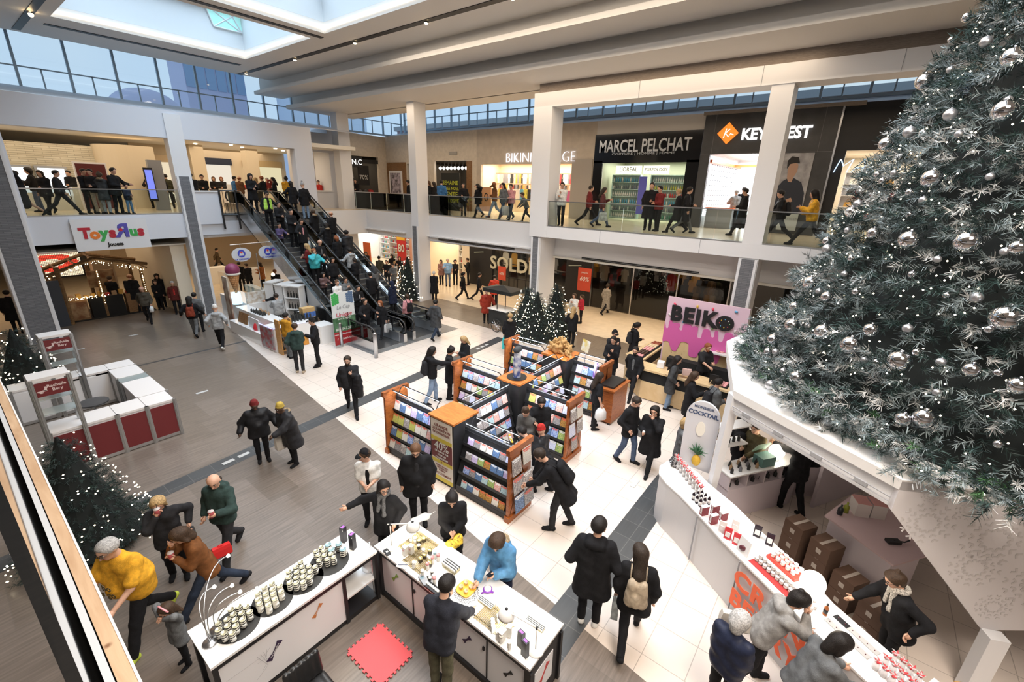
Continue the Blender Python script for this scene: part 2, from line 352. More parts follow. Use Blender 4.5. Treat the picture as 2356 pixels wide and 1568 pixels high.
for y0,y1 in ((18.0,23.5),(11.5,17.05),(-1,10.6)):
 k+=1;s=MB();x0,x1=4.35,10.6;zt=13.0
 zb_=11.3+T+.002;s.box(x0-.1,x0,y0-.1,y1+.1,zb_,zt);s.box(x1,x1+.1,y0-.1,y1+.1,zb_,zt);s.box(x0,x1,y0-.1,y0,zb_,zt);s.box(x0,x1,y1,y1+.1,zb_,zt)
 a,b,c,d=x0+1.7,x1-1.7,y0+1.5,y1-1.5
 s.box(x0-.1,a,y0-.1,y1+.1,zt,zt+.1);s.box(b,x1+.1,y0-.1,y1+.1,zt,zt+.1);s.box(a,b,y0-.1,c,zt,zt+.1);s.box(a,b,d,y1+.1,zt,zt+.1)
 struct('ceiling_skylight_well',s,[well])
 m=MB();e=.05
 for q in ((x0,x0+e,y0,y1),(x1-e,x1,y0,y1),(x0,x1,y0,y0+e),(x0,x1,y1-e,y1)):m.box(*q,11.42,11.47)
 struct('trim_cove_light',m,[cove])
 g=MB();zr=zt+1.1;xm=(a+b)/2
 g.quad((a,c,zt+.1),(xm,c+.8,zr),(xm,d-.8,zr),(a,d,zt+.1));g.quad((b,c,zt+.1),(b,d,zt+.1),(xm,d-.8,zr),(xm,c+.8,zr))
 g.add([(a,c,zt+.1),(b,c,zt+.1),(xm,c+.8,zr)],[(0,1,2)]);g.add([(a,d,zt+.1),(b,d,zt+.1),(xm,d-.8,zr)],[(0,2,1)])
 struct('window_skylight',g,[skyg])
 f=MB()
 for q in [((a,c,zt+.1),(xm,c+.8,zr)),((b,c,zt+.1),(xm,c+.8,zr)),((a,d,zt+.1),(xm,d-.8,zr)),((b,d,zt+.1),(xm,d-.8,zr)),((xm,c+.8,zr),(xm,d-.8,zr))]:f.tube(q,.05,6)
 n=max(2,int((d-c)/.9))
 for i in range(1,n):
  yy=c+(d-c)*i/n;ym=min(max(yy,c+.8),d-.8);f.tube([(a,yy,zt+.1),(xm,ym,zr)],.035,6);f.tube([(b,yy,zt+.1),(xm,ym,zr)],.035,6)
 struct('window_skylight_frame',f,[mull])
q_=[atY(px,py,23.46) for px,py in ((468,6),(512,0),(560,25),(603,52),(556,76),(492,60))]
struct('window_skylight_side',MB().extr(q_,(0,.03,0)),[M('teal_glazing',(.30,.62,.60),.1,emit=.5,ecol=(.45,.85,.82))]);m=MB()
for a_,b_ in ((0,4),(5,2),(1,4)):m.tube([q_[a_],q_[b_]],.03,6)
m.tube(q_+[q_[0]],.03,6);struct('window_skylight_side_frame',m,[well])
# ================================================================ clerestory windows
cg=Mglass('clerestory_glass',(.86,.95,1.0),.08,.95)
def clere(n,p0,p1,z0,z1,step,rail):
 p0=Vector(p0);p1=Vector(p1);L=(p1-p0).length;d=(p1-p0)/L;nrm=Vector((-d.y,d.x,0))
 g=MB();g.quad((p0.x,p0.y,z0),(p1.x,p1.y,z0),(p1.x,p1.y,z1),(p0.x,p0.y,z1));struct('window_%d'%n,g,[cg])
 f=MB();k=int(L/step)
 for i in range(k+1):
  q=p0+d*(i*step);f.ob((q.x,q.y,(z0+z1)/2),(.09,.12,z1-z0),math.atan2(d.y,d.x))
 f.ob(((p0.x+p1.x)/2,(p0.y+p1.y)/2,z0+rail),(L,.06,.05),math.atan2(d.y,d.x));f.ob(((p0.x+p1.x)/2,(p0.y+p1.y)/2,z0),(L,.14,.1),math.atan2(d.y,d.x));f.ob(((p0.x+p1.x)/2,(p0.y+p1.y)/2,z1),(L,.14,.1),math.atan2(d.y,d.x))
 for i in range(k+1):
  q=p0+d*((i+.45)*step);f.ob((q.x,q.y,z0+rail/2),(.05,.06,rail),math.atan2(d.y,d.x))
 struct('window_%d_frame'%n,f,[mull])
clere(1,(-14,28.6),(23.6,28.6),9.5,12.3,1.62,.85)
clere(2,(23.6,28.6),(23.6,-22),9.9,12.3,1.62,.8)
s=MB();s.add([(21.9,28.8,9.455),(21.9,-22,9.455),(23.7,-22,9.85),(23.7,28.8,9.85)],[(0,1,2,3)])
struct('sill_clerestory',s,[M('grey_sill',(.42,.44,.48),.6)])
s=MB();s.box(-14,3.6,-22,28.7,12.4,12.6);s.box(3.6,4.2,-22,28.7,12.4,12.6);s.box(10.75,24,-22,28.7,12.4,12.6);s.box(4.2,10.75,23.7,28.7,12.4,12.6)
s.box(-14,-13.8,-22,46,0,12.6);s.box(-14,40,-22.2,-22,0,12.6)
struct('roof',s,[white])
# ================================================================ corridors: ceilings and end walls
s=MB();s.box(-14,16.9,25.1,46,8.05,8.25);s.box(-14,17.4,45.8,46,0,8.2);struct('ceiling_upper_left',s,[offwhite])
s=MB();s.box(-14,17,27.2,46,3.3,3.36);s.box(-14,7.9,25.0,27.2,3.3,3.36);struct('ceiling_lower_left',s,[offwhite])
s=MB();s.box(17.3,22.0,-22,28.8,3.24,3.32);struct('ceiling_lower_right',s,[offwhite])
area(5,28.5,7.95,14,5,330*LK,WARM,name='corridor_downlight');area(13,31.0,7.95,5,8,200*LK,WARM,name='corridor_downlight')
area(4,31,3.2,10,6,170*LK,WARM,name='corridor_downlight');area(12,31,3.2,6,8,170*LK,WARM,name='corridor_downlight')
area(19.6,8,9.2,2.0,26,260*LK,WARM,name='corridor_downlight');area(19.6,24,9.2,2.0,6,70*LK,WARM,name='corridor_downlight')
area(19.6,6.5,3.15,2.6,11,260*LK,WARM,name='corridor_downlight');area(19.6,18.5,3.15,2.6,10,240*LK,WARM,name='corridor_downlight')
area(20.0,28.0,3.15,4,6,120*LK,WARM,name='corridor_downlight')
# ================================================================ glass railings of the upper floor
def railing(label,a,b,z0=UZ,h=1.0,seg=1.6):
 a=Vector(a);b=Vector(b);L=(b-a).length;d=(b-a)/L;rz=math.atan2(d.y,d.x);n=max(1,round(L/seg));w=L/n
 t=thing('glass_railing',label,'railing',(a.x,a.y,z0))
 for i in range(n):
  c=a+d*(w*(i+.5));m=MB();m.ob((c.x,c.y,z0+h/2),(w-.02,.015,h),rz);m.build('glass_pane',glassr,t)
 c=(a+b)/2;m=MB();m.ob((c.x,c.y,z0+h+.015),(L,.045,.035),rz);m.build('handrail',steel,t)
 m=MB();m.ob((c.x,c.y,z0+.02),(L,.04,.05),rz);m.build('base_channel',alu,t)
 return t
railing('glass railing over the toy shop sign on the far left balcony',(2.42,24.68),(7.33,24.68))
railing('glass railing between the corner column and the next one',(17.02,25.7),(17.02,19.5))
railing('glass railing in front of the sale poster and swimwear shop',(17.02,18.9),(17.02,11.62))
railing('long glass railing in front of the hair salon and eyewear shop',(16.26,10.7),(16.26,-6))
# ================================================================ shops
rnd=random.Random(7)
PAL=[(.55,.04,.04),(.05,.12,.35),(.75,.72,.66),(.02,.02,.02),(.55,.30,.05),(.08,.30,.18),(.45,.10,.25),(.35,.22,.12),(.20,.20,.22),(.70,.45,.40),(.10,.35,.50),(.60,.55,.10)]
PM=[M('goods_colour_%d'%i,c,.55) for i,c in enumerate(PAL)]
PROTO={}
def proto_garment(i):
 k=('g',i)
 if k not in PROTO:
  m=MB();m.extr([(-.02,-.20,0),(-.02,-.25,-.30),(-.02,-.19,-.32),(-.02,-.17,-.2),(-.02,-.18,-.72),(-.02,.18,-.72),(-.02,.17,-.2),(-.02,.19,-.32),(-.02,.25,-.30),(-.02,.20,0),(-.02,.06,.05),(-.02,-.06,.05)],(.05,0,0));PROTO[k]=m
 return PROTO[k]
MESHC={}
def inst(key,mk,name,mats,loc,rz,label,cat,group,sc=None,smooth=False):
 """one kind of small article built once, then copied for every single one"""
 if key not in MESHC:
  o=mk().build(name,mats,None,smooth);MESHC[key]=o;tag(o,label,cat,group);o.location=loc;o.rotation_euler=(0,0,rz)
  if sc:o.scale=sc if not isinstance(sc,(int,float)) else (sc,)*3
  return o
 o=MESHC[key].copy();COL.objects.link(o);o.location=loc;o.rotation_euler=(0,0,rz);o.scale=(1,1,1) if sc is None else (sc if not isinstance(sc,(int,float)) else (sc,)*3)
 tag(o,label,cat,group);return o
def garment(x,y,z,rz,ci,where,sc=1.0):return inst(('garment',ci),lambda:proto_garment(ci),'garment',PM[ci],(x,y,z),rz,'garment hanging '+where,'clothes','garments '+where,sc)
def mk_bottle(h=.2,r=.03):
 def f():return MB().lathe([(r,0),(r,h*.62),(r*.35,h*.76),(r*.35,h),(0,h)],(0,0,0),8)
 return f
def bottle(x,y,z,ci,where,h=.2,r=.03,mat=None,cat='bottle',name='bottle'):return inst((name,ci,h,r),mk_bottle(h,r),name,mat or PM[ci],(x,y,z),0,name+' '+where,cat,name+'s '+where,None,True)
def mk_bag():
 m=MB();m.add([(-.05,-.15,0),(.05,-.15,0),(.05,.15,0),(-.05,.15,0),(-.03,-.11,.2),(.03,-.11,.2),(.03,.11,.2),(-.03,.11,.2)],[(0,3,2,1),(4,5,6,7),(0,1,5,4),(1,2,6,5),(2,3,7,6),(3,0,4,7)]);m.tube([(0,-.07,.19),(0,-.05,.3),(0,.05,.3),(0,.07,.19)],.008,5);return m
def hbag(x,y,z,ci,where,rz=0):return inst(('hbag',ci),mk_bag,'handbag',PM[ci],(x,y,z),rz,'handbag displayed '+where,'handbag','handbags '+where)
def pbox(x,y,z,d,ci,where,name='carton',rz=0):return inst((name,ci),lambda:MB().box(-.5,.5,-.5,.5,0,1),name,PM[ci],(x,y,z),rz,name.replace('_',' ')+' '+where,name.replace('_',' '),name.replace('_',' ')+' '+where,d)
def shelving(label,x,y0,y1,z0,z1,rows,mat,d=.35,back=True):
 """open shelving against a wall of constant X, facing -X"""
 t=thing('shelving',label,'shelving',(x,(y0+y1)/2,z0))
 m=MB()
 if back:m.box(x+d-.02,x+d,y0,y1,z0,z1)
 m.box(x,x+d,y0-.03,y0,z0,z1);m.box(x,x+d,y1,y1+.03,z0,z1);m.build('frame',mat,t)
 zs=[]
 for i in range(rows+1):
  z=z0+.05+(z1-z0-.08)*i/rows;m=MB();m.box(x,x+d,y0,y1,z,z+.025);m.build('shelf',mat,t);zs.append(z+.025)
 return zs[:-1]
def facade(label,x,y0,y1,z0,z1,openings,mats,th=.2,frames=True,name='wall_shop_front'):
 """front wall along Y with rectangular openings (ya, yb, za, zb)"""
 m=MB();ys=sorted(openings);cur=y0
 for ya,yb,za,zb in ys:
  if ya>cur:m.box(x,x+th,cur,ya,z0,z1)
  if za>z0:m.box(x,x+th,ya,yb,z0,za)
  if zb<z1:m.box(x,x+th,ya,yb,zb,z1)
  cur=yb
 if cur<y1:m.box(x,x+th,cur,y1,z0,z1)
 return struct(name,m,mats)
def shopbox(y0,y1,x0,x1,z0,z1,mat,ceil,power,col,lamp=True):
 m=MB();m.box(x1,x1+.1,y0,y1,z0,z1);m.box(x0,x1,y0-.05,y0,z0,z1);m.box(x0,x1,y1,y1+.05,z0,z1);struct('wall_shop_inside',m,mat)
 m=MB();m.box(x0,x1,y0,y1,z1,z1+.06);struct('ceiling_shop',m,ceil)
 if lamp:area((x0+x1)/2,(y0+y1)/2,z1-.06,max(.5,x1-x0-.8),max(.5,y1-y0-.6),power*LK,col,name='shop_light')
beigep=M('beige_stone_panel',(.62,.55,.46),.6,noise=.05,nscale=6);woodp=Mwood('walnut_panel',(.16,.08,.03),(.30,.16,.07),2.5,.4,(4,4,14))
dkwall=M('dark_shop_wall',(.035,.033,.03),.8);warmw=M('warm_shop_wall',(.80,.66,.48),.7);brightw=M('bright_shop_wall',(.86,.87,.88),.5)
XB=21.9
# ---------------- upper right shop fronts
facade('',XB,19.9,28.8,UZ,9.45,[(20.75,23.75,UZ,7.75),(26.0,26.5,UZ,7.6)],[beigep])
facade('',XB,11.75,19.9,UZ,9.45,[(13.1,19.55,UZ,7.50)],[M('travertine_panel',(.50,.44,.37),.6,noise=.06,nscale=3)])
facade('',XB,6.55,11.75,UZ,9.45,[(7.1,11.35,UZ,7.55)],[M('pale_grey_panel',(.60,.57,.54),.6)])
m=MB();m.box(XB-.02,XB-.001,6.55,11.8,7.5,8.82);m.box(XB-.02,XB+.05,11.3,11.8,UZ,7.6);m.box(XB-.02,XB+.05,6.55,7.1,UZ,7.6);struct('trim_black_fascia',m,M('black_gloss',(.008,.008,.009),.12))
facade('',XB-.15,1.65,6.5,UZ,9.35,[(3.75,6.1,UZ,7.80)],[darkp])
facade('',XB,-12,1.6,UZ,9.45,[(-4.0,1.25,UZ,7.85)],[black])
m=MB()
for y in (6.05,3.62,2.15):m.box(XB-.158,XB-.15,y,y+.015,7.8,9.35)
m.box(XB-.158,XB-.15,1.65,6.5,7.81,7.825);struct('trim_panel_joint',m,M('joint',(.15,.15,.16),.5))
m=MB();m.box(XB-.17,XB+.02,1.60,1.66,UZ,9.35);struct('trim_steel_edge',m,steel)
m=MB();m.box(21.7,22.2,6.6,1.0,9.35,9.48);struct('sill_taupe',m,taupe)
for y0,y1,mt,nm in ((26.6,28.7,woodp,'wall_walnut_panel'),(20.3,20.72,woodp,'wall_walnut_strip'),(11.85,13.05,M('grey_linen_panel',(.36,.33,.30),.7),'wall_grey_panel')):
 m=MB();m.box(XB-.05,XB-.002,y0,y1,UZ,7.7);struct(nm,m,mt)
neon=Memit('neon_white',(1,.94,1),2.2,False);letw=Memit('sign_white',(1,.98,.94),1.3,False);silver=M('silver_letter',(.62,.64,.66),.3,metal=.8)
t=thing('shop_sign','white neon outline letters reading BIKINI VILLAGE','sign',(XB-.05,15.3,7.85))
wallsign('BIKINI VILLAGE',(1165,363),(1323,359),22,XB-.06,neon,t,off=-.02)
t=thing('shop_sign','silver MARCEL PELCHAT letters over the hair salon','sign',(XB-.06,9.2,8.2))
wallsign('MARCEL PELCHAT',(1380,336),(1591,332),30,XB-.06,silver,t,off=.012)
wallsign('COIFFURE | HOMME | FEMME',(1408,355),(1553,352),7,XB-.05,silver,t,'small_letters')
t=thing('shop_sign','lit white KEY WEST letters with orange diamond logo','sign',(XB-.2,4,8.6))
wallsign('KEY WEST',(1707,308),(1868,303),29,XB-.20,letw,t,off=.022)
m=MB();m.extr([(XB-.22,5.50+y,8.60+z) for y,z in ((0,-.42),(.42,0),(0,.42),(-.42,0))],(.05,0,0));m.build('logo_diamond',Memit('sign_orange',(1,.25,.02),1.3,False),t)
m=MB();m.tube([(XB-.24,5.64,8.42),(XB-.24,5.56,8.78)],.02,5);m.tube([(XB-.24,5.61,8.58),(XB-.24,5.42,8.76)],.02,5);m.tube([(XB-.24,5.58,8.60),(XB-.24,5.45,8.46),(XB-.24,5.38,8.58),(XB-.24,5.26,8.53)],.02,5);m.build('logo_mark',letw,t)
t=thing('shop_sign','blueish white script M letters on the black shop front by the big tree','sign',(XB-.05,1.2,7.4));text('MA',.75,(XB-.08,1.05,7.28),(0,-1,0),(0,0,1),Memit('sign_blue',(.55,.75,1),2.0,False),t,'letters',.02,-.02,shear=.3)
t=thing('poster','tall eyewear poster of a person in a navy coat','poster',(XB-.16,2.85,5.0))
m=MB();m.box(XB-.19,XB-.155,2.22,3.42,5.55,7.78);m.build('backing',M('poster_grey',(.34,.34,.36),.5,noise=.25,nscale=3),t)
def flat(nm,pts,mat,x,par,dx=-.004):mm=MB();mm.extr([(x,y,z) for y,z in pts],(dx,0,0));return mm.build(nm,mat,par)
flat('coat_image',[(3.36,5.56),(3.34,6.4),(3.1,6.75),(2.95,6.85),(2.72,6.85),(2.45,6.7),(2.28,6.3),(2.24,5.56)],M('print_navy',(.02,.025,.04),.6),XB-.19,t)
flat('face_image',[(2.98,6.85),(3.02,7.2),(2.95,7.42),(2.8,7.45),(2.68,7.35),(2.68,7.1),(2.76,6.9),(2.8,6.7),(2.92,6.72)],M('print_skin',(.45,.28,.20),.6),XB-.194,t)
flat('hair_image',[(3.05,7.2),(3.08,7.5),(2.95,7.66),(2.72,7.62),(2.64,7.4),(2.78,7.42),(2.96,7.38)],M('print_black',(.015,.013,.012),.6),XB-.198,t)
flat('hand_image',[(2.95,6.0),(2.7,6.12),(2.62,5.98),(2.85,5.88)],M('print_skin',(.45,.28,.20),.6),XB-.194,t)
m=MB();m.box(XB-.19,XB-.155,2.3,3.0,4.85,5.5);p_=m.build('caption_panel',M('poster_pale',(.55,.58,.58),.5),t);text('HILFIGER',.11,(XB-.195,2.6,5.3),(0,-1,0),(0,0,1),greyp,t,'caption',.002,space=1.3)
t=thing('poster','white framed photo poster on the walnut panel','poster',(XB-.1,27.5,5));m=MB();m.box(XB-.1,XB-.05,27.0,28.45,5.25,7.15);m.build('frame',white,t)
m=MB();m.box(XB-.11,XB-.1,27.15,28.3,5.42,7.0);m.build('picture',M('poster_mauve',(.32,.28,.33),.5,noise=.7,nscale=3.5),t)
t=thing('poster','black stand-up poster reading SEMAINE APRES NOEL VENTE EXPLOSIVE','poster',(XB-1.2,21.3,UZ));X_=20.6
m=MB();m.box(X_,X_+.05,20.1,21.7,UZ+.05,UZ+2.25);m.build('board',M('board_black',(.012,.014,.012),.4),t)
for s_,z_,w_ in (('SEMAINE',6.38,.34),('APRES NOEL',6.05,.26),('VENTE',5.70,.42),('EXPLOSIVE',5.33,.30)):text(s_,w_,(X_-.01,20.9,z_),(0,-1,0),(0,0,1),M('lime_print',(.5,.55,.04),.6),t,'lettering',.004,0)
# ---------------- interiors up right
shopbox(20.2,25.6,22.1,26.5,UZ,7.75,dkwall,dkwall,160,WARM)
shopbox(13.0,20.08,22.1,24.4,UZ,7.7,warmw,M('cream_ceiling',(.8,.72,.6),.7),420,(1,.85,.66))
shopbox(6.9,11.5,22.1,25.0,UZ,7.7,M('olive_wall',(.30,.30,.22),.6),M('grey_ceiling',(.5,.5,.5),.7),260,(.95,1,.85))
shopbox(1.75,6.3,22.1,28.0,UZ,7.9,brightw,M('grey_ceiling',(.5,.5,.5),.7),620,(.9,.95,1))
shopbox(-4.3,1.5,22.1,27.0,UZ,7.9,M('cream_wall',(.72,.66,.56),.6),M('cream_ceiling',(.8,.72,.6),.7),330,(1,.9,.75))
for i in range(8):
 y=23.5-i*.34;t=thing('spotlight','white globe spotlight on the ceiling track above the sale poster','spotlight',(22.3,y,7.4),'globe spotlights above the sale poster');MB().tube([(22.3,y,7.7),(22.3,y,7.42)],.02,6).build('stem',black,t);MB().ball((22.25,y,7.32),.10,10).build('globe',Memit('globe_white',(1,.98,.92),6,False),t,True)
for r_ in range(2):
 for i in range(18):garment(23.6+r_*1.3,20.6+i*.27,5.9,0,rnd.choice((3,8,0,3,2)),'in the dark shop behind the sale poster',.9)
for lv,z in enumerate((7.0,6.35)):
 t=thing('clothes_rail','wooden wall rail with swimwear, '+('upper' if lv==0 else 'lower')+' one at the back of the swimwear shop','clothes rail',(23.9,16.3,z));m=MB();m.tube([(23.9,13.3,z+.08),(23.9,20.0,z+.08)],.02,6);m.build('rail',woodp,t)
 for i in range(44):garment(23.9,13.4+i*.148,z,0,rnd.choice((3,2,4,0,7,8,3,9)),'on the '+('upper' if lv==0 else 'lower')+' back wall rail of the swimwear shop',(.9,.5,.72))
for i in range(22):garment(23.0,13.4+i*.29,6.1,0,rnd.choice((3,2,5,0,6,9,2,11,10)),'on the floor rack of the swimwear shop',.85)
t=thing('poster','large tan sale poster with the number 10 by the swimwear shop door','poster',(21.3,18.9,UZ));m=MB();m.box(21.3,21.36,18.2,19.3,UZ+.1,UZ+1.5);m.build('board',M('tan_board',(.50,.27,.14),.6),t);text('10',.7,(21.29,18.75,UZ+.9),(0,-1,0),(0,0,1),black,t,'number',.003)
for j,(ya,yb) in enumerate(((9.7,11.2),(7.2,9.1))):
 zs=shelving('glass shelving of hair products, '+('left' if j==0 else 'right')+' bay of the salon',23.0,ya,yb,UZ+.1,7.0,6,M('shelf_glassy',(.45,.60,.55),.3),.3)
 for ri,z in enumerate(zs):
  for i in range(int((yb-ya)/.115)):bottle(23.15,ya+.08+i*.115,z,((2,5,8,10,0,11)[(ri+j)%6] if j else (2,8,10)[ri%3]) if i%4 else 2,'on the salon shelves, row %s'%('lowest','second','third','fourth','fifth','top')[ri],.24,.038)
t=thing('light_box','lit box sign above the left salon shelves','sign',(22.9,10.3,7.1));MB().box(22.85,22.9,9.6,11.0,7.02,7.42).build('box',Memit('lightbox',(1,.96,.7),1.6,False),t);text("L'OREAL",.26,(22.845,10.3,7.24),(0,-1,0),(0,0,1),black,t,'lettering',.002)
t=thing('light_box','lit box sign above the right salon shelves','sign',(22.9,8.8,7.1));MB().box(22.85,22.9,8.2,9.5,7.02,7.42).build('box',Memit('lightbox',(1,.96,.7),1.6,False),t);text('PUREOLOGY',.2,(22.845,8.85,7.24),(0,-1,0),(0,0,1),black,t,'lettering',.002)
t=thing('banner','tall violet blue banner between the salon shelves','banner',(22.6,9.35,UZ));MB().box(22.6,22.63,9.15,9.55,UZ+.4,6.9).build('banner_cloth',M('violet_banner',(.12,.13,.55),.5),t)
t=thing('display_wall','glowing white eyewear display wall','display wall',(22.4,5.9,UZ));MB().box(22.3,27.5,6.18,6.28,UZ+.5,7.2).build('lit_panel',Memit('eyewear_panel',(.95,.97,1),1.4),t)
for c_ in range(12):
 for r_ in range(10):inst('eyew',lambda:MB().box(-.07,.07,-.03,0,-.018,.018),'spectacles',M('specs',(.05,.05,.06),.3),(22.7+c_*.4,6.17,UZ+.75+r_*.22),0,'pair of spectacles on the glowing display wall','spectacles','spectacles on the glowing wall')
t=thing('display_counter','grey and orange display counter at the eyewear shop entrance','counter',(22.3,5.2,UZ));MB().box(22.2,23.6,4.9,6.0,UZ,UZ+.85).build('body',greyp,t);MB().box(22.15,23.65,4.85,6.05,UZ+.85,UZ+.9).build('top',M('orange_trim',(.75,.16,.04),.4),t)
m=MB();m.box(22.3,27.9,6.1,6.2,7.5,7.62);m.box(22.3,27.9,3.0,3.1,7.5,7.62);m.box(26.5,26.6,3.0,6.2,7.5,7.62);struct('trim_orange',m,M('orange_trim',(.75,.16,.04),.4))
for i in range(7):inst('cl',lambda:MB().box(-.12,.12,-.12,.12,-.01,0),'ceiling_light',Memit('ceil_led',(.95,.98,1),7,False),(23.0+i*.65,4.6,7.89),0,'square ceiling light in the eyewear shop','ceiling light','ceiling lights of the eyewear shop')
zs=shelving('white shelving of handbags in the shop by the big tree',24.5,-3.8,1.2,UZ+.1,7.2,5,white)
for z in zs:
 for i in range(12):hbag(24.65,-3.5+i*.4,z,rnd.choice((3,7,4,0,8,2)),'on the shelves of the shop by the big tree')
t=thing('shop_sign','red Sale lettering hanging in the shop by the big tree','sign',(23,.3,6.2));text('Soldes',.5,(23.0,.1,6.3),(0,-1,0),(0,0,1),M('red_print',(.6,.02,.02),.5),t,'letters',.01)
# ---------------- dark fashion shop facing the corner (wall Y = 28.8)
m=MB();m.box(16.9,18.3,28.8,29.0,UZ,9.4);m.box(18.3,21.2,28.8,29.0,8.0,9.4);m.box(21.2,22.1,28.8,29.0,UZ,9.4);struct('wall_corner_shop',m,beigep)
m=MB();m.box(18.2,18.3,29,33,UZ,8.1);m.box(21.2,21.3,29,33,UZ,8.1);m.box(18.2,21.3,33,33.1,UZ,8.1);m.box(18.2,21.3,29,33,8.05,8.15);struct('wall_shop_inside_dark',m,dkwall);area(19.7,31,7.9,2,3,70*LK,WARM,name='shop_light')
t=thing('shop_sign','black sign with pale letters I.N.C on the dark fashion shop','sign',(18.9,28.6,7.6));MB().box(18.6,19.7,28.55,28.65,7.25,7.95).build('board',black,t);text('I.N.C',.48,(19.15,28.54,7.58),(1,0,0),(0,0,1),letw,t,'letters',.01)
m=MB();m.box(18.2,21.1,28.7,28.76,7.55,7.8);m.build('long_board',black,t)
t=thing('sale_banner','black hanging banner reading 70% in the dark shop window','banner',(19.9,28.9,6));MB().box(19.5,20.4,28.88,28.9,6.1,7.4).build('cloth',black,t);text('70%',.42,(19.95,28.87,6.62),(1,0,0),(0,0,1),M('white_print',(.7,.7,.68),.6),t,'lettering',.003)
for i in range(16):garment(18.6+i*.16,29.6,5.75,R(90),rnd.choice((0,3,3,8)),'on the front rail of the dark fashion shop',.8)
for i in range(5):garment(18.7+i*.5,31.5,6.9,0,rnd.choice((2,4,8)),'on the back wall of the dark fashion shop',1)
for y in (25.2,21.9):
 t=thing('wall_vent','small slatted wall vent '+('left' if y>24 else 'right')+' of the second column','vent',(XB-.02,y,8.2));MB().box(XB-.03,XB,y-.35,y+.35,8.1,8.28).build('frame',M('vent_grey',(.35,.33,.30),.5),t)
# ---------------- ground floor shops, right (X = 21.95)
XG=21.95;ZG=3.24
m=MB()
for a_,b_,mt in ((20.5,21.2,cream),(24.7,26.6,cream),(18.5,20.5,black),(11.4,13.0,black),(2.2,4.3,black),(34,40,cream)):
 mm=MB();mm.box(XG-.1,XG+.15,a_,b_,0,ZG);struct('wall_shop_pier',mm,mt)
m.box(XG-.02,XG+.1,-22,40,2.55,ZG);struct('wall_lintel_right',m,offwhite)
def gridwin(y0,y1,z0,z1,nv,nh,mat=black,gl=True):
 m=MB()
 for i in range(nv+1):y=y0+(y1-y0)*i/nv;m.box(XG-.03,XG+.03,y-.025,y+.025,z0,z1)
 for i in range(nh+1):z=z0+(z1-z0)*i/nh;m.box(XG-.03,XG+.03,y0,y1,z-.025,z+.025)
 struct('window_3_frame',m,mat)
 if gl:g=MB();g.quad((XG,y0,z0),(XG,y1,z0),(XG,y1,z1),(XG,y0,z1));struct('window_3',g,[glassc])
gridwin(15.2,18.5,0,2.55,5,3);gridwin(13.0,15.0,0,2.55,2,3)
m=MB()
for y in (11.38,9.0,6.7,4.35):m.box(XG-.03,XG+.03,y-.03,y+.03,0,2.55)
struct('window_4_frame',m,steel);g=MB();g.quad((XG,4.3,0),(XG,11.4,0),(XG,11.4,2.55),(XG,4.3,2.55));struct('window_4',g,[Mglass('tinted_glass',(.35,.33,.3),.12,.9)])
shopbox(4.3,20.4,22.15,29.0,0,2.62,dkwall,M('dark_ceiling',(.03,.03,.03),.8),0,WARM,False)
m=MB();m.box(22.1,29,4.3,20.4,.004,.012);struct('floor_dark_shop',m,M('dark_floor',(.05,.04,.035),.4))
for y in (6,9,12,15,18):area(24.5,y,2.55,2.5,1.2,42*LK,WARM,name='shop_light')
shopbox(21.2,24.7,22.15,28.0,0,2.75,warmw,M('cream_ceiling',(.8,.72,.6),.7),230,(1,.88,.7))
shopbox(26.6,34,22.15,27.0,0,3.0,brightw,M('cream_ceiling',(.8,.72,.6),.7),420,(1,.95,.85))
for j,(xx,ya,yb) in enumerate(((23.4,21.5,23.0),(25.5,21.4,24.5))):
 zs=shelving('cream shelving of shoes and bags, '+('near' if j==0 else 'far')+' one in the bright shop',xx,ya,yb,0,2.3,5,offwhite)
 for z in zs:
  for i in range(int((yb-ya)/.36)):(hbag if rnd.random()<.5 else pbox)(xx+.18,ya+.2+i*.36,z,*((rnd.choice((3,7,0,8)),'in the bright shoe shop') if False else ()),**{}) if False else hbag(xx+.18,ya+.2+i*.36,z,rnd.choice((3,7,0,8,2)),'on the cream shelves of the shoe shop')
t=thing('window_letters','large pale SOLDES letters standing in the clothes shop window','sign',(XG-.1,16.8,0));text('SOLDES',1.15,(XG-.08,16.6,1.62),(0,-1,0),(0,0,1),M('pale_letter',(.50,.50,.40),.6),t,'letters',.04,.02,space=1.05)
for yy in range(9):
 for i in range(9):garment(23.0+(yy%3)*1.7,5.0+yy*1.65+i*.13,1.75+.35*((yy+i)%2),R(10*(yy%2)),rnd.choice((3,0,4,8,2,3,7,3)),'on the racks behind the glass of the clothes shop',.9)
for k_,(yy,ci) in enumerate(((17.9,2),(17.2,4),(10.9,2),(7.2,0),(14.2,8))):garment(22.5,yy,2.25,0,ci,('white one nearest the black door','orange one in the gridded window','white one by the red poster','red one in the long dark window','grey one right of the middle column')[k_],1.1)
t=thing('poster','red stand-up poster reading 60% outside the clothes shop','poster',(21.4,11.55,0));MB().box(21.4,21.44,11.15,11.95,.95,2.2).build('board',M('poster_red',(.48,.06,.03),.5),t);text('60%',.34,(21.39,11.55,1.6),(0,-1,0),(0,0,1),M('white_print',(.7,.7,.68),.6),t,'number',.003,shear=.2);text('JUSQU\'A',.1,(21.39,11.55,1.95),(0,-1,0),(0,0,1),M('white_print',(.7,.7,.68),.6),t,'lettering',.003);MB().tube([(21.42,11.55,0),(21.42,11.55,1)],.02,6).build('stand',black,t)
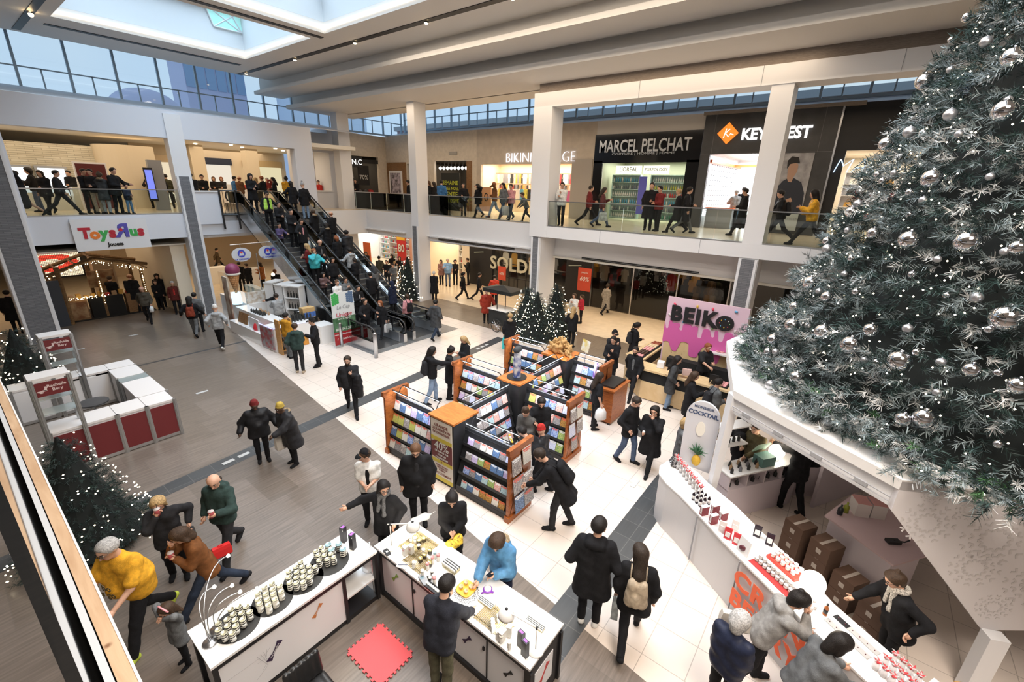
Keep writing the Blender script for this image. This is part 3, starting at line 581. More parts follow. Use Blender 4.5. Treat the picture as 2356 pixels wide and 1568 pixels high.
t=thing('poster','small red sale sign above the coffee cart','poster',(21.3,17.3,.6));MB().box(21.3,21.34,16.95,17.55,.75,1.6).build('board',M('poster_red',(.48,.06,.03),.5),t);text('60%',.22,(21.29,17.25,1.15),(0,-1,0),(0,0,1),M('white_print',(.7,.7,.68),.6),t,'number',.003);MB().tube([(21.32,17.25,0),(21.32,17.25,.8)],.02,6).build('stand',black,t)
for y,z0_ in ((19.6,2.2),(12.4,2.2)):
 t=thing('tube_reflection','painted reflection of a tube light on the black shop pier, '+('left' if y>15 else 'right'),'light',(XG-.15,y,z0_));m=MB();m.tube([(XG-.16,y+.4,z0_-.05),(XG-.16,y-.4,z0_+.05)],.03,6);m.build('tube',M('reflection_pale',(.35,.42,.38),.4),t)  # pale bar painted as the reflection of a tube light
t=thing('sale_banner','red and yellow vertical banner reading 80%','banner',(21.3,26.9,1));MB().box(21.3,21.33,26.35,27.35,.5,2.9).build('cloth',M('banner_red',(.55,.03,.03),.6),t);MB().box(21.28,21.3,26.4,27.3,2.35,2.85).build('yellow_band',M('banner_yellow',(.8,.5,.05),.6),t);text('80',.75,(21.27,26.85,1.75),(0,-1,0),(0,0,1),M('white_print',(.7,.7,.68),.6),t,'number',.004,.02);MB().tube([(21.35,26.85,0),(21.35,26.85,.6)],.03,6).build('stand',steel,t)
for j,(xx,ya,yb) in enumerate(((23.0,28.0,30.5),(24.5,30.8,33.8))):
 zs=shelving('white cosmetics shelving, '+('near' if j==0 else 'far')+' unit behind the escalators',xx,ya,yb,0,2.6,6,brightw)
 for z in zs:
  for i in range(int((yb-ya)/.2)):bottle(xx+.15,ya+.12+i*.2,z,rnd.choice((0,5,6,10,4,9,2)),'on the cosmetics shelves behind the escalators',.2,.05)
t=thing('poster','plain orange stand-up poster among the shoppers','poster',(20.8,30.5,0));MB().box(20.8,20.84,30.0,30.9,.3,1.9).build('board',M('poster_orange',(.62,.14,.05),.5),t)
# ---------------- upper left shops
ledge=Mbrick('ledgestone',(.60,.55,.43),(.74,.70,.58),(.35,.32,.25),.55,.09,.006,.5,.8,plane='XZ',bump=.8)
m=MB();m.box(-6,6.0,31.0,31.2,UZ,7.6);struct('wall_ledgestone',m,[ledge])
for k_,(xa,xb) in enumerate(((2.75,3.55),(3.85,4.75))):
 t=thing('lit_case','lit white display case set in the stone wall, '+('left' if k_==0 else 'right')+' one','display case',((xa+xb)/2,30.9,5.3));m=MB();m.box(xa-.1,xb+.1,30.85,31.0,5.2,6.6);m.build('frame',alu,t);m=MB();m.box(xa,xb,30.82,30.86,5.28,6.5);m.build('lit_panel',Memit('lit_case',(.9,.95,1),2.0,False),t)
pr=[(6.0+1.1*(1-math.cos(a)),31.0-1.2*math.sin(a)) for a in np.linspace(0,math.pi/2,9)]+[(8.2,29.9),(8.2,31.2),(6.0,31.2)]
m=MB();m.prism(pr[::-1],UZ,7.7);struct('column_curved',m,M('cream_curved',(.74,.64,.48),.6))
t=thing('info_totem','grey touch screen totem with blue screen on the far left balcony','totem',(7.35,27.6,UZ));MB().box(7.2,7.75,27.5,27.75,UZ,7.0).build('body',greyp,t);MB().box(6.95,7.3,27.4,27.48,UZ+.45,UZ+1.95).build('bezel',black,t);MB().box(6.99,7.26,27.385,27.4,UZ+.55,UZ+1.85).build('screen',Memit('screen_blue',(.18,.22,.75),1.4,False),t)
t=thing('advert_screen','leaning dark red advertising screen behind the balcony','screen',(5.3,28.6,UZ));m=MB();m.ob((5.3,28.6,5.75),(1.15,.12,2.1));m.build('frame',white,t);m=MB();m.ob((5.3,28.53,5.75),(1.03,.02,1.95));m.build('screen',M('screen_red',(.10,.015,.012),.3),t)
t=thing('jewellery_counter','long white jewellery counter with glass top behind the balcony','counter',(4,28.8,UZ));MB().box(-1,4.4,28.9,29.5,UZ,UZ+.75).build('body',M('counter_white',(.75,.75,.68),.4),t);MB().box(-1,4.4,28.9,29.5,UZ+.75,UZ+1.05).build('glass_case',shg if False else M('case_glass',(.5,.6,.55),.1,alpha=.45),t)
t=thing('jewellery_counter','second white counter right of the lit cases','counter',(5,30,UZ));MB().box(4.6,6.1,29.3,29.9,UZ,UZ+1.0).build('body',M('counter_white',(.75,.75,.68),.4),t)
m=MB();m.box(8.2,17,34,34.2,UZ,8.1);m.box(-14,-5.9,31,31.2,UZ,8.1);struct('wall_upper_corridor_end',m,cream)
for k_,(x0,x1,nm,mt) in enumerate(((8.4,10.2,'MEXX',warmw),(11.3,13.3,'CAFE',M('navy_board',(.02,.03,.07),.5)),(14.2,16.6,'SOUVLAKI',M('gold_wall',(.65,.5,.28),.5)))):
 t=thing('shop_window',('first','second with navy board','third with gold panel')[k_]+' lit shop window at the end of the upper corridor','shop front',((x0+x1)/2,33.9,UZ));MB().box(x0,x1,33.88,34,UZ+.1,7.1).build('lit_glass',Memit('lit_window_%d'%k_,((1,.85,.6),(1,.9,.75),(.9,.8,.5))[k_],.9,False),t);MB().box(x0-.1,x1+.1,33.8,33.95,7.1,7.5).build('board',mt,t)
 for i in range(5):MB().box(x0+.2+i*.35,x0+.4+i*.35,33.8,33.87,UZ+.1,UZ+.6+.35*((i*7)%3)).build('display_item',PM[(i*5+k_)%12],t)
for x in (10.6,13.6):
 m=MB();m.box(x-.35,x+.35,31.2,31.9,UZ,8.05);struct('column_corridor',m,M('cream_curved',(.74,.64,.48),.6))
for i in range(6):inst('dl',lambda:MB().lathe([(.0,0),(.09,0),(.09,.02)],(0,0,0),12),'downlight',Memit('downlight_warm',(1,.9,.7),12,False),(9+i*1.2,28.5+(i%2)*1.5,8.0),0,'round downlight in the upper corridor ceiling','ceiling light','downlights of the upper corridor')
t=thing('sweet_counter','white candy counter with red price cards upstairs','counter',(11.8,30,UZ));MB().box(11.2,13.4,30.0,30.7,UZ,UZ+1.0).build('body',gloss,t)
for i in range(3):MB().box(11.4+i*.65,11.85+i*.65,29.97,30.0,UZ+1.0,UZ+1.25).build('price_card',M('card_red',(.6,.05,.04),.6) if i==1 else white,t)
# ---------------- toy shop sign
t=thing('banner_sign','white TOYS R US Jouets sign on the left balcony front','sign',(4.7,24.5,3.35));MB().box(3.5,5.9,24.50,24.56,3.35,4.58).build('panel',M('sign_panel',(.80,.80,.82),.5),t)
tx=3.72
for ch,sz,w_,dz,c_ in (('T',.50,.28,0,(.50,.02,.04)),('o',.48,.27,-.03,(.85,.22,.03)),('y',.5,.27,0,(.05,.40,.09)),('s',.50,.25,0,(.50,.02,.04)),('R',.66,.42,.05,(.09,.08,.42)),('u',.46,.26,.02,(.05,.40,.09)),('s',.50,.22,.02,(.50,.02,.04))):
 rx_=-1 if ch=='R' else 1;o=text(ch,sz*1.12,(tx+w_/2,24.49,4.02+dz),(1,0,0),(0,0,1),M('sign_%d'%int(c_[0]*1000+c_[1]*100),c_,.5),t,'letter',.006,.028)
 if ch=='R':
  for v_ in o.data.vertices:v_.co.x*=-1
  o.data.flip_normals()
 tx+=w_+.01
mp=[(0,.1),(.03,.05),(.07,.06),(.06,.0),(.1,-.02),(.04,-.05),(.045,-.075),(0,-.065),(-.045,-.075),(-.04,-.05),(-.1,-.02),(-.06,0),(-.07,.06),(-.03,.05)]
m=MB();m.extr([(4.98+x*.9,24.478,4.13+z*.9) for x,z in mp],(0,.006,0));m.build('maple_leaf',M('leaf_red',(.6,.02,.03),.5),t)
text('Jouets',.20,(4.72,24.49,3.56),(1,0,0),(0,0,1),black,t,'small_lettering',.004,.008)
# ---------------- ground floor left: screen, log stall, shops, piers
m=MB();m.box(-14,1.0,33,33.2,0,3.3);m.box(6.5,17,38,38.2,0,3.3);m.box(4.6,5.4,29.6,30.4,0,3.3);struct('wall_lower_corridor',m,[M('tan_wall',(.45,.34,.22),.6)])
m=MB();m.box(6.7,7.25,25.1,33,0,3.3);struct('wall_corridor_reveal',m,cream)
t=thing('led_screen','red dotted light screen showing painted lips behind the log stall','screen',(2.9,30,1.9));MB().box(2.2,4.4,30.3,30.4,1.5,2.9).build('frame',black,t)
lipr=Memit('led_red',(.9,.06,.03),1.6,False);lipc=Memit('led_cream',(1,.8,.55),1.5,False);m=MB();m2=MB()
for i in range(34):
 for j in range(20):
  x=2.3+i*.06;z=1.58+j*.065;u=(x-3.3)/1.0;v_=(z-2.2)/.6;e=(u*.9+v_*.3)**2+(v_-.2*u)**2*1.6
  (m if (.15<e<.75 or v_>.75) else m2).box(x,x+.045,30.28,30.3,z,z+.045)
m.build('red_dot_pattern',lipr,t);m2.build('cream_dot_pattern',lipc,t)
logw=Mwood('rough_timber',(.10,.05,.02),(.26,.15,.06),3,.7,(2,2,9))
sx,sy_=3.6,27.9
t=thing('log_stall','rustic timber hut stall draped with warm fairy lights','market stall',(sx,sy_,0))
MB().box(2.6,6.1,26.95,29.3,.0,.03).build('base_mat',blackm,t)
for x in (2.8,4.3,5.9):
 for y in (27.2,29.1):MB().tube([(x,y,0),(x,y,2.15)],.07,8).build('post',logw,t)
for y in (27.2,29.1):MB().tube([(2.4,y,2.0),(4.3,y,2.7),(6.2,y,2.25)],.08,8).build('roof_beam',logw,t)
m=MB()
for i in range(7):x=2.5+i*.6;z=2.05+(.65*(1-abs(x-4.3)/2.0));m.tube([(x,27.0,z),(x,29.3,z)],.035,6)
m.build('rafters',logw,t)
for k_,(x0,x1) in enumerate(((2.75,3.7),(3.8,5.0),(5.1,6.0))):
 MB().box(x0,x1,27.15,27.6,0,.95).build('counter',woodp if k_!=1 else blackm,t)
m=MB();m.box(2.8,3.65,27.13,27.15,.1,.85);m.build('scenic_panel',M('landscape_print',(.20,.08,.03),.6,c2=(.45,.30,.16),nscale=3),t)
MB().box(4.2,5.2,28.9,29.0,1.1,1.9).build('back_panel',M('landscape_print',(.20,.08,.03),.6,c2=(.45,.30,.16),nscale=3),t)
fairy=Memit('fairy_light',(1,.82,.5),9,False)
m=MB();rr=random.Random(3)
for i in range(150):
 q=rr.random()
 if q<.45:x=2.5+rr.random()*3.6;p=(x,27.12,2.0+.65*(1-abs(x-4.3)/2.0)-rr.random()*.15)
 elif q<.8:p=(rr.choice((4.3,5.9)),27.1,.6+rr.random()*1.6)
 else:p=(3.1+rr.random()*1.4,27.1,.95+rr.random()*.12)
 m.ball(p,.017,4)
tag(m.build('fairy_lights',fairy,t),kind='stuff')
for i in range(12):pbox(3.0+i*.25,27.4,.95,(.16,.18,.12+.05*(i%3)),rnd.choice((7,0,4,3)),'on the counter of the log stall','soap_crate')
t=thing('black_panel','tall dark blue grey folding panel left of the log stall','panel',(2.6,26.7,0));MB().ob((2.45,26.6,1.0),(.95,.06,2.0),R(-8)).build('leaf',M('slate_panel',(.045,.055,.075),.5),t);MB().tube([(2.98,26.7,0),(2.98,26.7,2.5)],.09,8).build('post',logw,t)
t=thing('food_counter','white food counter and stools behind the escalator','counter',(11.5,29,0));MB().box(10.2,12.6,29.5,30.3,0,1.0).build('body',gloss,t);MB().box(9.9,11.2,31.5,32.2,0,1.0).build('wing',offwhite,t)
# ================================================================ escalators
EY0,EY1,ESL=16.1,23.93,.60
def zst(y):return min(UZ,max(0.0,(y-EY0)*ESL))
rub=M('handrail_rubber',(.012,.012,.013),.3);eg=Mglass('escalator_glass',(.62,.72,.72),.25,.8);stp=M('escalator_step',(.12,.12,.125),.45,metal=.5);clad=M('escalator_cladding',(.60,.62,.64),.22,metal=1.0)
yell=M('step_edge',(.45,.40,.30),.5)
def escalator(x0,x1,label):
 t=thing('escalator',label,'escalator',((x0+x1)/2,EY0,0))
 ys=[14.2,15.2,EY0,EY1,24.6,25.6]
 for x,sd in ((x0,1),(x1,-1)):
  top=[(14.0,.42),(15.6,.42),(EY0+.3,.60),(EY1,UZ+.42),(24.9,UZ+.42),(25.7,UZ+.42)];bot=[(25.7,UZ-.02),(24.7,UZ-.04),(EY1+.25,UZ-.22),(EY0+.75,0.0),(14.0,0.0)]
  m=MB();m.extr([(x-.05*sd,y,z) for y,z in top+bot],(.16*sd,0,0));m.build('side_cladding',clad,t)
  g0=[(14.35,.42),(15.6,.42),(EY0+.3,.62),(EY1,UZ+.44),(25.4,UZ+.44)];g1=[(25.4,UZ+.95),(EY1+.1,UZ+.95),(EY0+.2,.99),(15.2,.92),(14.35,.92),(14.12,.68)]
  m=MB();m.extr([(x+.025*sd,y,z) for y,z in g0+g1],(.012*sd,0,0));m.build('balustrade_glass',eg,t)
  pts=[(14.5,.36),(14.2,.40),(14.0,.55),(13.96,.72),(14.05,.9),(14.3,1.0),(15.3,1.0),(EY0+.2,1.08),(EY0+1,zst(EY0+1)+1.0),((EY0+EY1)/2,zst((EY0+EY1)/2)+1.0),(EY1-1,zst(EY1-1)+1.0),(EY1,UZ+.99),(25.3,UZ+1.0),(25.6,UZ+.88),(25.68,UZ+.7),(25.5,UZ+.52)]
  m=MB();m.tube([(x+.03*sd,y,z) for y,z in pts],.042,8,flat=.75);m.build('handrail',rub,t,True)
  m=MB();m.extr([(x+.10*sd,y,z) for y,z in ((14.3,.05),(EY0,.05),(EY1,UZ+.05),(25.4,UZ+.05),(25.4,UZ+.42),(EY1,UZ+.42),(EY0+.2,.46),(14.3,.42))],(.02*sd,0,0));m.build('skirt_panel',steel,t)
 n=26;run=(EY1-EY0)/n
 for i in range(n):
  y=EY0+run*i;z=ESL*run*(i+1);m=MB();m.box(x0+.14,x1-.14,y,y+run+.04,max(0.02,z-.32),z,0);m.box(x0+.14,x1-.14,y-.002,y+.03,z-.002,z+.004,1);m.build('step',[stp,yell],t)
 for ya,yb,z in ((14.2,EY0,.02),(EY1,25.6,UZ+.01)):
  m=MB();m.box(x0+.12,x1-.12,ya,yb,z-.04,z);m.build('comb_plate',steel,t)
 m=MB();m.extr([(x0+.1,y,z) for y,z in ((EY0+.9,.0),(EY1+.5,UZ-.42),(24.8,UZ-.3),(25.6,UZ-.04),(EY1,UZ-.1),(EY0+.4,.02))],(x1-x0-.2,0,0));m.build('truss_soffit',M('dark_soffit',(.05,.05,.055),.6),t)
 return t
escalator(9.6,11.1,'left escalator packed with people coming down')
escalator(11.5,13.0,'right escalator beside the corner column carrying people up')
t=thing('metal_balustrade','black metal bar balustrade at the head of the left escalator','balustrade',(9.3,24.6,UZ))
for p,q in (((8.95,24.55),(9.55,24.3)),((8.95,24.55),(8.95,25.6)),):
 m=MB();L=math.dist(p,q);n=int(L/.11)
 for i in range(n+1):
  x=p[0]+(q[0]-p[0])*i/n;y=p[1]+(q[1]-p[1])*i/n;m.tube([(x,y,UZ-.1),(x,y,UZ+1.0)],.012,5)
 m.build('bars',black,t);m=MB();m.tube([(*p,UZ+1.02),(*q,UZ+1.02)],.03,6);m.tube([(*p,UZ-.08),(*q,UZ-.08)],.04,6);m.build('rail',black,t)
for x,y in ((8.95,24.55),(9.55,24.3)):
 m=MB();m.tube([(x,y,UZ-.75),(x,y,UZ+1.05)],.045,8);m.build('post',black,t)
for x,y in ((9.3,13.55),(9.15,15.6)):
 m=MB();m.lathe([(.07,0),(.07,.95),(.05,1.0),(0,1.0)],(x,y,0),12);tag(m.build('bollard',steel,None,True,org=(x,y,0)),'steel bollard '+('in front of the left escalator foot' if y<14 else 'beside the flank of the left escalator'),'bollard')
# ================================================================ people
def snets(D,org,s):
 """smooth surface around D < 0 on a regular grid"""
 ins=D<0;nx,ny,nz=D.shape
 cs=[(a,b,c) for a in (0,1) for b in (0,1) for c in (0,1)]
 cnt=sum(ins[a:nx-1+a,b:ny-1+b,c:nz-1+c].astype(np.int8) for a,b,c in cs);act=(cnt>0)&(cnt<8)
 I=np.argwhere(act);idx=-np.ones(act.shape,np.int64);idx[act]=np.arange(len(I))
 V={q:D[I[:,0]+q[0],I[:,1]+q[1],I[:,2]+q[2]] for q in cs}
 acc=np.zeros((len(I),3));n=np.zeros(len(I))
 for q in cs:
  for ax in range(3):
   if q[ax]:continue
   p=list(q);p[ax]=1;p=tuple(p);va,vb=V[q],V[p];m=(va<0)!=(vb<0)
   t=np.where(m,va/np.where(m,va-vb,1),0);pos=np.tile(np.array(q,float),(len(I),1));pos[:,ax]+=t
   acc+=pos*m[:,None];n+=m
 verts=(I+acc/np.maximum(n,1)[:,None])*s+org;F=[]
 for ax in range(3):
  sl0=[slice(None)]*3;sl1=[slice(None)]*3;sl0[ax]=slice(0,-1);sl1[ax]=slice(1,None)
  A=ins[tuple(sl0)];E=np.argwhere(A!=ins[tuple(sl1)]);o1,o2=(ax+1)%3,(ax+2)%3
  E=E[(E[:,o1]>=1)&(E[:,o2]>=1)&(E[:,o1]<D.shape[o1]-1)&(E[:,o2]<D.shape[o2]-1)]
  if not len(E):continue
  def cell(d1,d2):
   c=E.copy();c[:,o1]+=d1;c[:,o2]+=d2;return idx[c[:,0],c[:,1],c[:,2]]
  Q=np.stack([cell(-1,-1),cell(0,-1),cell(0,0),cell(-1,0)],1);fl=~A[E[:,0],E[:,1],E[:,2]];Q[fl]=Q[fl][:,::-1]
  Q=Q[(Q>=0).all(1)];F.append(Q)
 return verts,(np.concatenate(F) if F else np.zeros((0,4),int))
def field(prims,s,k=.03,fold=0.0,cuts=(),seed=0):
 """prims: (a, b, ra, rb); smooth union of tapered capsules"""
 A=np.array([p[0] for p in prims],float);B=np.array([p[1] for p in prims],float);rr=np.array([max(p[2],p[3]) for p in prims])
 lo=np.minimum(A,B).min(0)-rr.max()-2*s-.02;lo=np.minimum((np.minimum(A,B)-rr[:,None]).min(0)-3*s-.01,lo+9);hi=(np.maximum(A,B)+rr[:,None]).max(0)+3*s+.01
 N=np.ceil((hi-lo)/s).astype(int)+1;D=np.full(N,.2)
 ax=[lo[i]+np.arange(N[i])*s for i in range(3)];pad=.06+2*s
 for (a,b,ra,rb,*_) in prims:
  a=np.array(a,float);b=np.array(b,float);r=max(ra,rb)
  i0=np.maximum(0,((np.minimum(a,b)-r-pad-lo)/s).astype(int));i1=np.minimum(N,((np.maximum(a,b)+r+pad-lo)/s).astype(int)+2)
  X=ax[0][i0[0]:i1[0],None,None];Y=ax[1][None,i0[1]:i1[1],None];Z=ax[2][None,None,i0[2]:i1[2]]
  d=b-a;L=max(1e-9,float(d@d));t=np.clip(((X-a[0])*d[0]+(Y-a[1])*d[1]+(Z-a[2])*d[2])/L,0,1)
  v=np.sqrt((X-a[0]-t*d[0])**2+(Y-a[1]-t*d[1])**2+(Z-a[2]-t*d[2])**2)-(ra+t*(rb-ra))
  S=D[i0[0]:i1[0],i0[1]:i1[1],i0[2]:i1[2]];h=np.clip(.5+.5*(S-v)/k,0,1);S[...]=S*(1-h)+v*h-k*h*(1-h)
 if fold:
  X=ax[0][:,None,None];Y=ax[1][None,:,None];Z=ax[2][None,None,:];q=seed*1.7
  D+=fold*(np.sin(17*X+9*Z+q)*np.sin(21*Z-8*Y+q)+.6*np.sin(38*Z+13*X+11*Y+q))
 for (p,nrm) in cuts:
  X=ax[0][:,None,None];Y=ax[1][None,:,None];Z=ax[2][None,None,:]
  D=np.maximum(D,(X-p[0])*nrm[0]+(Y-p[1])*nrm[1]+(Z-p[2])*nrm[2])
 return snets(D,lo,s)
def npmesh(name,parts,mats,parent=None):
 """parts: list of (verts, faces(list or quad array), material index)"""
 me=bpy.data.meshes.new(name);vs=[];fs=[];mi=[];b=0
 for v,f,m in parts:
  vs.append(np.asarray(v,float).reshape(-1,3));fs+=[tuple(int(i)+b for i in q) for q in f];mi+=[m]*len(f);b+=len(v)
 V_=np.concatenate(vs);me.from_pydata(V_.tolist(),[],fs)
 for m in mats:me.materials.append(m)
 me.polygons.foreach_set('material_index',mi);me.polygons.foreach_set('use_smooth',[True]*len(fs));me.update()
 o=bpy.data.objects.new(name,me);COL.objects.link(o)
 if parent:o.parent=parent
 return o
def rotx(a):c,s=math.cos(a),math.sin(a);return np.array([[1,0,0],[0,c,-s],[0,s,c]])
def rotz(a):c,s=math.cos(a),math.sin(a);return np.array([[c,-s,0],[s,c,0],[0,0,1]])
def roty(a):c,s=math.cos(a),math.sin(a);return np.array([[c,0,s],[0,1,0],[-s,0,c]])
def ik(S,T,l1,l2,hint):
 d=T-S;L=np.linalg.norm(d)
 if L>(l1+l2)*.995:T=S+d/L*(l1+l2)*.995;d=T-S;L=np.linalg.norm(d)
 u=d/L;a=(l1*l1-l2*l2+L*L)/(2*L);h=math.sqrt(max(0,l1*l1-a*a));w=hint-(hint@u)*u;w=w/np.linalg.norm(w)
 return S+u*a+w*h,T
ARM=dict(down=(.07,.03,-.50),fwd=(.05,.20,-.45),back=(.07,-.20,-.45),phone=(-.10,.30,-.20),phone2=(-.05,.26,-.26),mouth=(-.13,.22,.10),chest=(-.12,.24,-.08),pocket=(.06,.10,-.40),reach=(.02,.52,-.12),low=(.0,.38,-.34),counter=(-.04,.44,-.26),belly=(-.13,.26,-.30),face=(-.10,.20,.16),rail=(.14,.34,-.24),cup=(-.02,.33,-.16),point=(.25,.44,-.02),side=(.42,.18,-.16),hip=(.13,-.02,-.36),cross=(-.22,.2,-.2),strap=(-.02,.12,-.16),bagfwd=(.04,.26,-.38),table=(.05,.40,-.36),up=(.0,.25,.22),wide=(.22,.1,-.42),child=(.2,.1,-.5))
LEG=dict(stand=((3,4),(-2,5)),walk=((24,6),(-17,30)),walkb=((-17,30),(24,6)),stride=((32,4),(-26,22)),strideb=((-26,22),(32,4)),step=((14,12),(-8,14)),wide=((2,3),(2,3)),sit=((85,88),(82,86)),esc=((4,6),(22,40)),crouch=((60,100),(30,95)))
SKIN=dict(l=(.62,.36,.25),m=(.48,.27,.17),t=(.32,.17,.10),d=(.10,.055,.035))
HAIR=dict(k=(.012,.009,.008),b=(.05,.028,.016),br=(.12,.06,.03),bl=(.42,.28,.13),g=(.42,.41,.40),w=(.62,.60,.57),r=(.25,.08,.03),n=(.03,.02,.014))
COLS=dict(k=(.010,.010,.012),k2=(.022,.022,.025),nv=(.015,.02,.045),g=(.13,.135,.14),dg=(.05,.052,.056),lg=(.36,.37,.38),w=(.75,.74,.72),ye=(.75,.38,.03),yd=(.50,.24,.02),rd=(.45,.03,.025),dr=(.16,.02,.02),tl=(.05,.40,.46),dt=(.015,.05,.055),bl=(.05,.16,.36),lb=(.14,.27,.46),jn=(.07,.10,.17),dj=(.022,.032,.055),br=(.16,.07,.03),ol=(.05,.05,.025),bg=(.42,.34,.25),pk=(.60,.28,.30),or_=(.55,.16,.03),gr=(.03,.055,.05),cr=(.6,.54,.45),lj=(.20,.28,.40),pb=(.08,.22,.40),kh=(.10,.095,.06),pu=(.09,.07,.16))
def colm(key,kind):
 c=COLS[key] if isinstance(key,str) else key
 nm=kind+'_%s'%(key if isinstance(key,str) else '%d_%d_%d'%tuple(int(999*x) for x in key))
 return M(nm,c,{'cloth':.85,'puffer':.55,'denim':.9}[kind],bump=.5 if kind!='puffer' else .25,bscale=30 if kind=='puffer' else 160,noise=.18,nscale=14 if kind!='denim' else 9,spec=.25)
skinm={k:M('skin_'+k,v,.5,bump=.05,bscale=200) for k,v in SKIN.items()}
hairm={k:M('hair_'+k,v,.55,noise=.3,nscale=60,bump=.5,bscale=120,spec=.3) for k,v in HAIR.items()}
eyem=M('eye_dark',(.01,.008,.008),.2);lipm=M('lips',(.38,.13,.11),.5);solem=M('shoe_sole',(.75,.74,.70),.7);eyew=M('eye_white',(.7,.68,.66),.3)
GLS=M('spectacle_frame',(.02,.02,.02),.3)
PEOPLE=[]
def person(label,px,py,top='k',bot='k',hair=('short','b'),skin='l',mode='f',z0=0.0,h=1.74,rel=180,arms=('down','down'),legs='stand',lean=0,hy=0,hp=10,coat=0,w=1.0,shoe='k',extra=(),pos=None,group=None,top2=None,puffer=False,denim=False,sleeves=True,az=None):
 if pos is None:p=G(px,py,z0+(h-.02 if mode=='h' else 0))
 else:p=pos
 x,y=p[0],p[1];dist=math.sqrt(x*x+y*y+(HC-z0)**2)
 azm=math.atan2(y,x) if az is None else R(az);head_ang=azm+R(rel)-math.pi/2
 if mode=='h' and lean and pos is None:
  o=.55*math.sin(R(lean))*h/1.74;x-=o*math.cos(azm+R(rel));y-=o*math.sin(azm+R(rel))
 s=.0095 if dist<7.6 else (.014 if dist<13 else .022);near=dist<9.5;H=h/1.75;sid=len(PEOPLE)
 child=h<1.4;hs=1.0 if not child else 1.25
 P=np.array([0,0,.93]);RT=rotx(-R(lean));up=lambda q:P+RT@np.array(q,float)
 neck=up((0,-.01,.53));headR=rotz(R(hy))@rotx(-R(hp+lean*.35));hc=neck+RT@np.array([0,.015,.06])+headR@np.array([0,.02,.10*hs])
 leg=[]
 for i,(th,kn) in enumerate(LEG[legs]):
  sx=(-1,1)[i];hip=P+np.array([sx*.09,0,-.02]);a=R(th);k_=hip+.43*np.array([sx*.02,math.sin(a),-math.cos(a)]);b=a-R(kn);f=k_+.42*np.array([0,math.sin(b),-math.cos(b)]);leg.append((hip,k_,f,b))
 dz=.07-min(l[2][2] for l in leg);sh=np.array([0,0,dz])
 if legs in ('sit','crouch'):sh=np.array([0,0,dz])
 P=P+sh;neck=neck+sh;hc=hc+sh;leg=[(a+sh,b+sh,c+sh,d) for a,b,c,d in leg]
 upv=lambda q:P+RT@np.array(q,float)
 arm=[]
 for i in (0,1):
  sx=(-1,1)[i];S=upv((sx*.168*w**.5,-.01,.452));t=ARM[arms[i]] if isinstance(arms[i],str) else arms[i]
  T=S+rotx(-R(lean*.5))@np.array([sx*t[0],t[1],t[2]]);E,T=ik(S,T,.285,.245,np.array([sx*.55,-.75,-.45]));arm.append((S,E,T))
 sc=lambda L:[(np.array(a)*H,np.array(b)*H,ra*H,rb*H) for a,b,ra,rb in L]
 hd=lambda q:hc+headR@(np.array(q,float)*hs)
 sk=[(hd((0,-.015,.025)),hd((0,.005,.03)),.088*hs,.086*hs),(hd((0,.02,-.01)),hd((0,.045,-.075)),.066*hs,.04*hs),(hd((0,.082,.0)),hd((0,.104,-.03)),.010*hs,.017*hs),(hd((0,.07,.035)),hd((0,.07,.036)),.03*hs,.03*hs),(hd((-.082,-.01,.005)),hd((-.084,-.012,-.02)),.018,.013),(hd((.082,-.01,.005)),hd((.084,-.012,-.02)),.018,.013),(neck,hd((0,-.015,-.05)),.058,.052),(upv((-.06,0,.05)),upv((-.08,0,.38)),.085,.10),(upv((.06,0,.05)),upv((.08,0,.38)),.085,.10),(upv((-.11,0,.44)),upv((.11,0,.44)),.05,.05)]
 for S,E,T in arm:sk+=[(S,E,.048,.04),(E,T,.038,.027)]
 for a,b,c,_ in leg:sk+=[(a,b,.075,.052),(b,c,.052,.036)]
 v,f=field(sc(sk),s,.022*H);parts=[(v,f,0)]
 mats=[skinm[skin],eyem,lipm,eyew]
 mb=MB()
 for i,(S,E,T) in enumerate(arm):
  sx=(-1,1)[i];d=(T-E);d/=np.linalg.norm(d);n_=np.cross(d,np.array([0,0,1.0]));n_=n_/max(1e-6,np.linalg.norm(n_)) if np.linalg.norm(n_)>.3 else np.array([1.0,0,0])
  side=np.cross(n_,d)
  if arms[i] in ('down','fwd','back','wide','child','hip'):side=np.array([0,1.0,0])-d*d[1];side/=np.linalg.norm(side)
  pn=np.cross(side,d)*(-sx);nseg=6 if near else 5
  K=T+d*.085
  mb.tube([H*(T-d*.02),H*(T+d*.02),H*(T+d*.055),H*(K)],[H*.024,H*.034,H*.038,H*.030],8,0,flat=None)
  cl=.5 if arms[i] not in ('reach','point','table') else .15
  for q,(o,l) in enumerate(((-.027,.066),(-.009,.076),(.009,.072),(.027,.056))):
   b0=K+side*o-d*.012;b1=b0+(d*math.cos(cl*.6)+pn*math.sin(cl*.6))*l*.5;b2=b1+(d*math.cos(cl*1.9)+pn*math.sin(cl*1.9))*l*.3;b3=b2+(d*math.cos(cl*2.8)+pn*math.sin(cl*2.8))*l*.22
   mb.tube([H*b0,H*b1,H*b2,H*b3],[H*.0100,H*.0092,H*.0084,H*.0062],nseg,0)
  t0=T+d*.025+side*.03;t1=t0+(side*.75+d*.6+pn*.3)*.035;t2=t1+(side*.25+d*.9+pn*.45)*.03
  mb.tube([H*t0,H*t1,H*t2],[H*.013,H*.0105,H*.008],nseg,0)
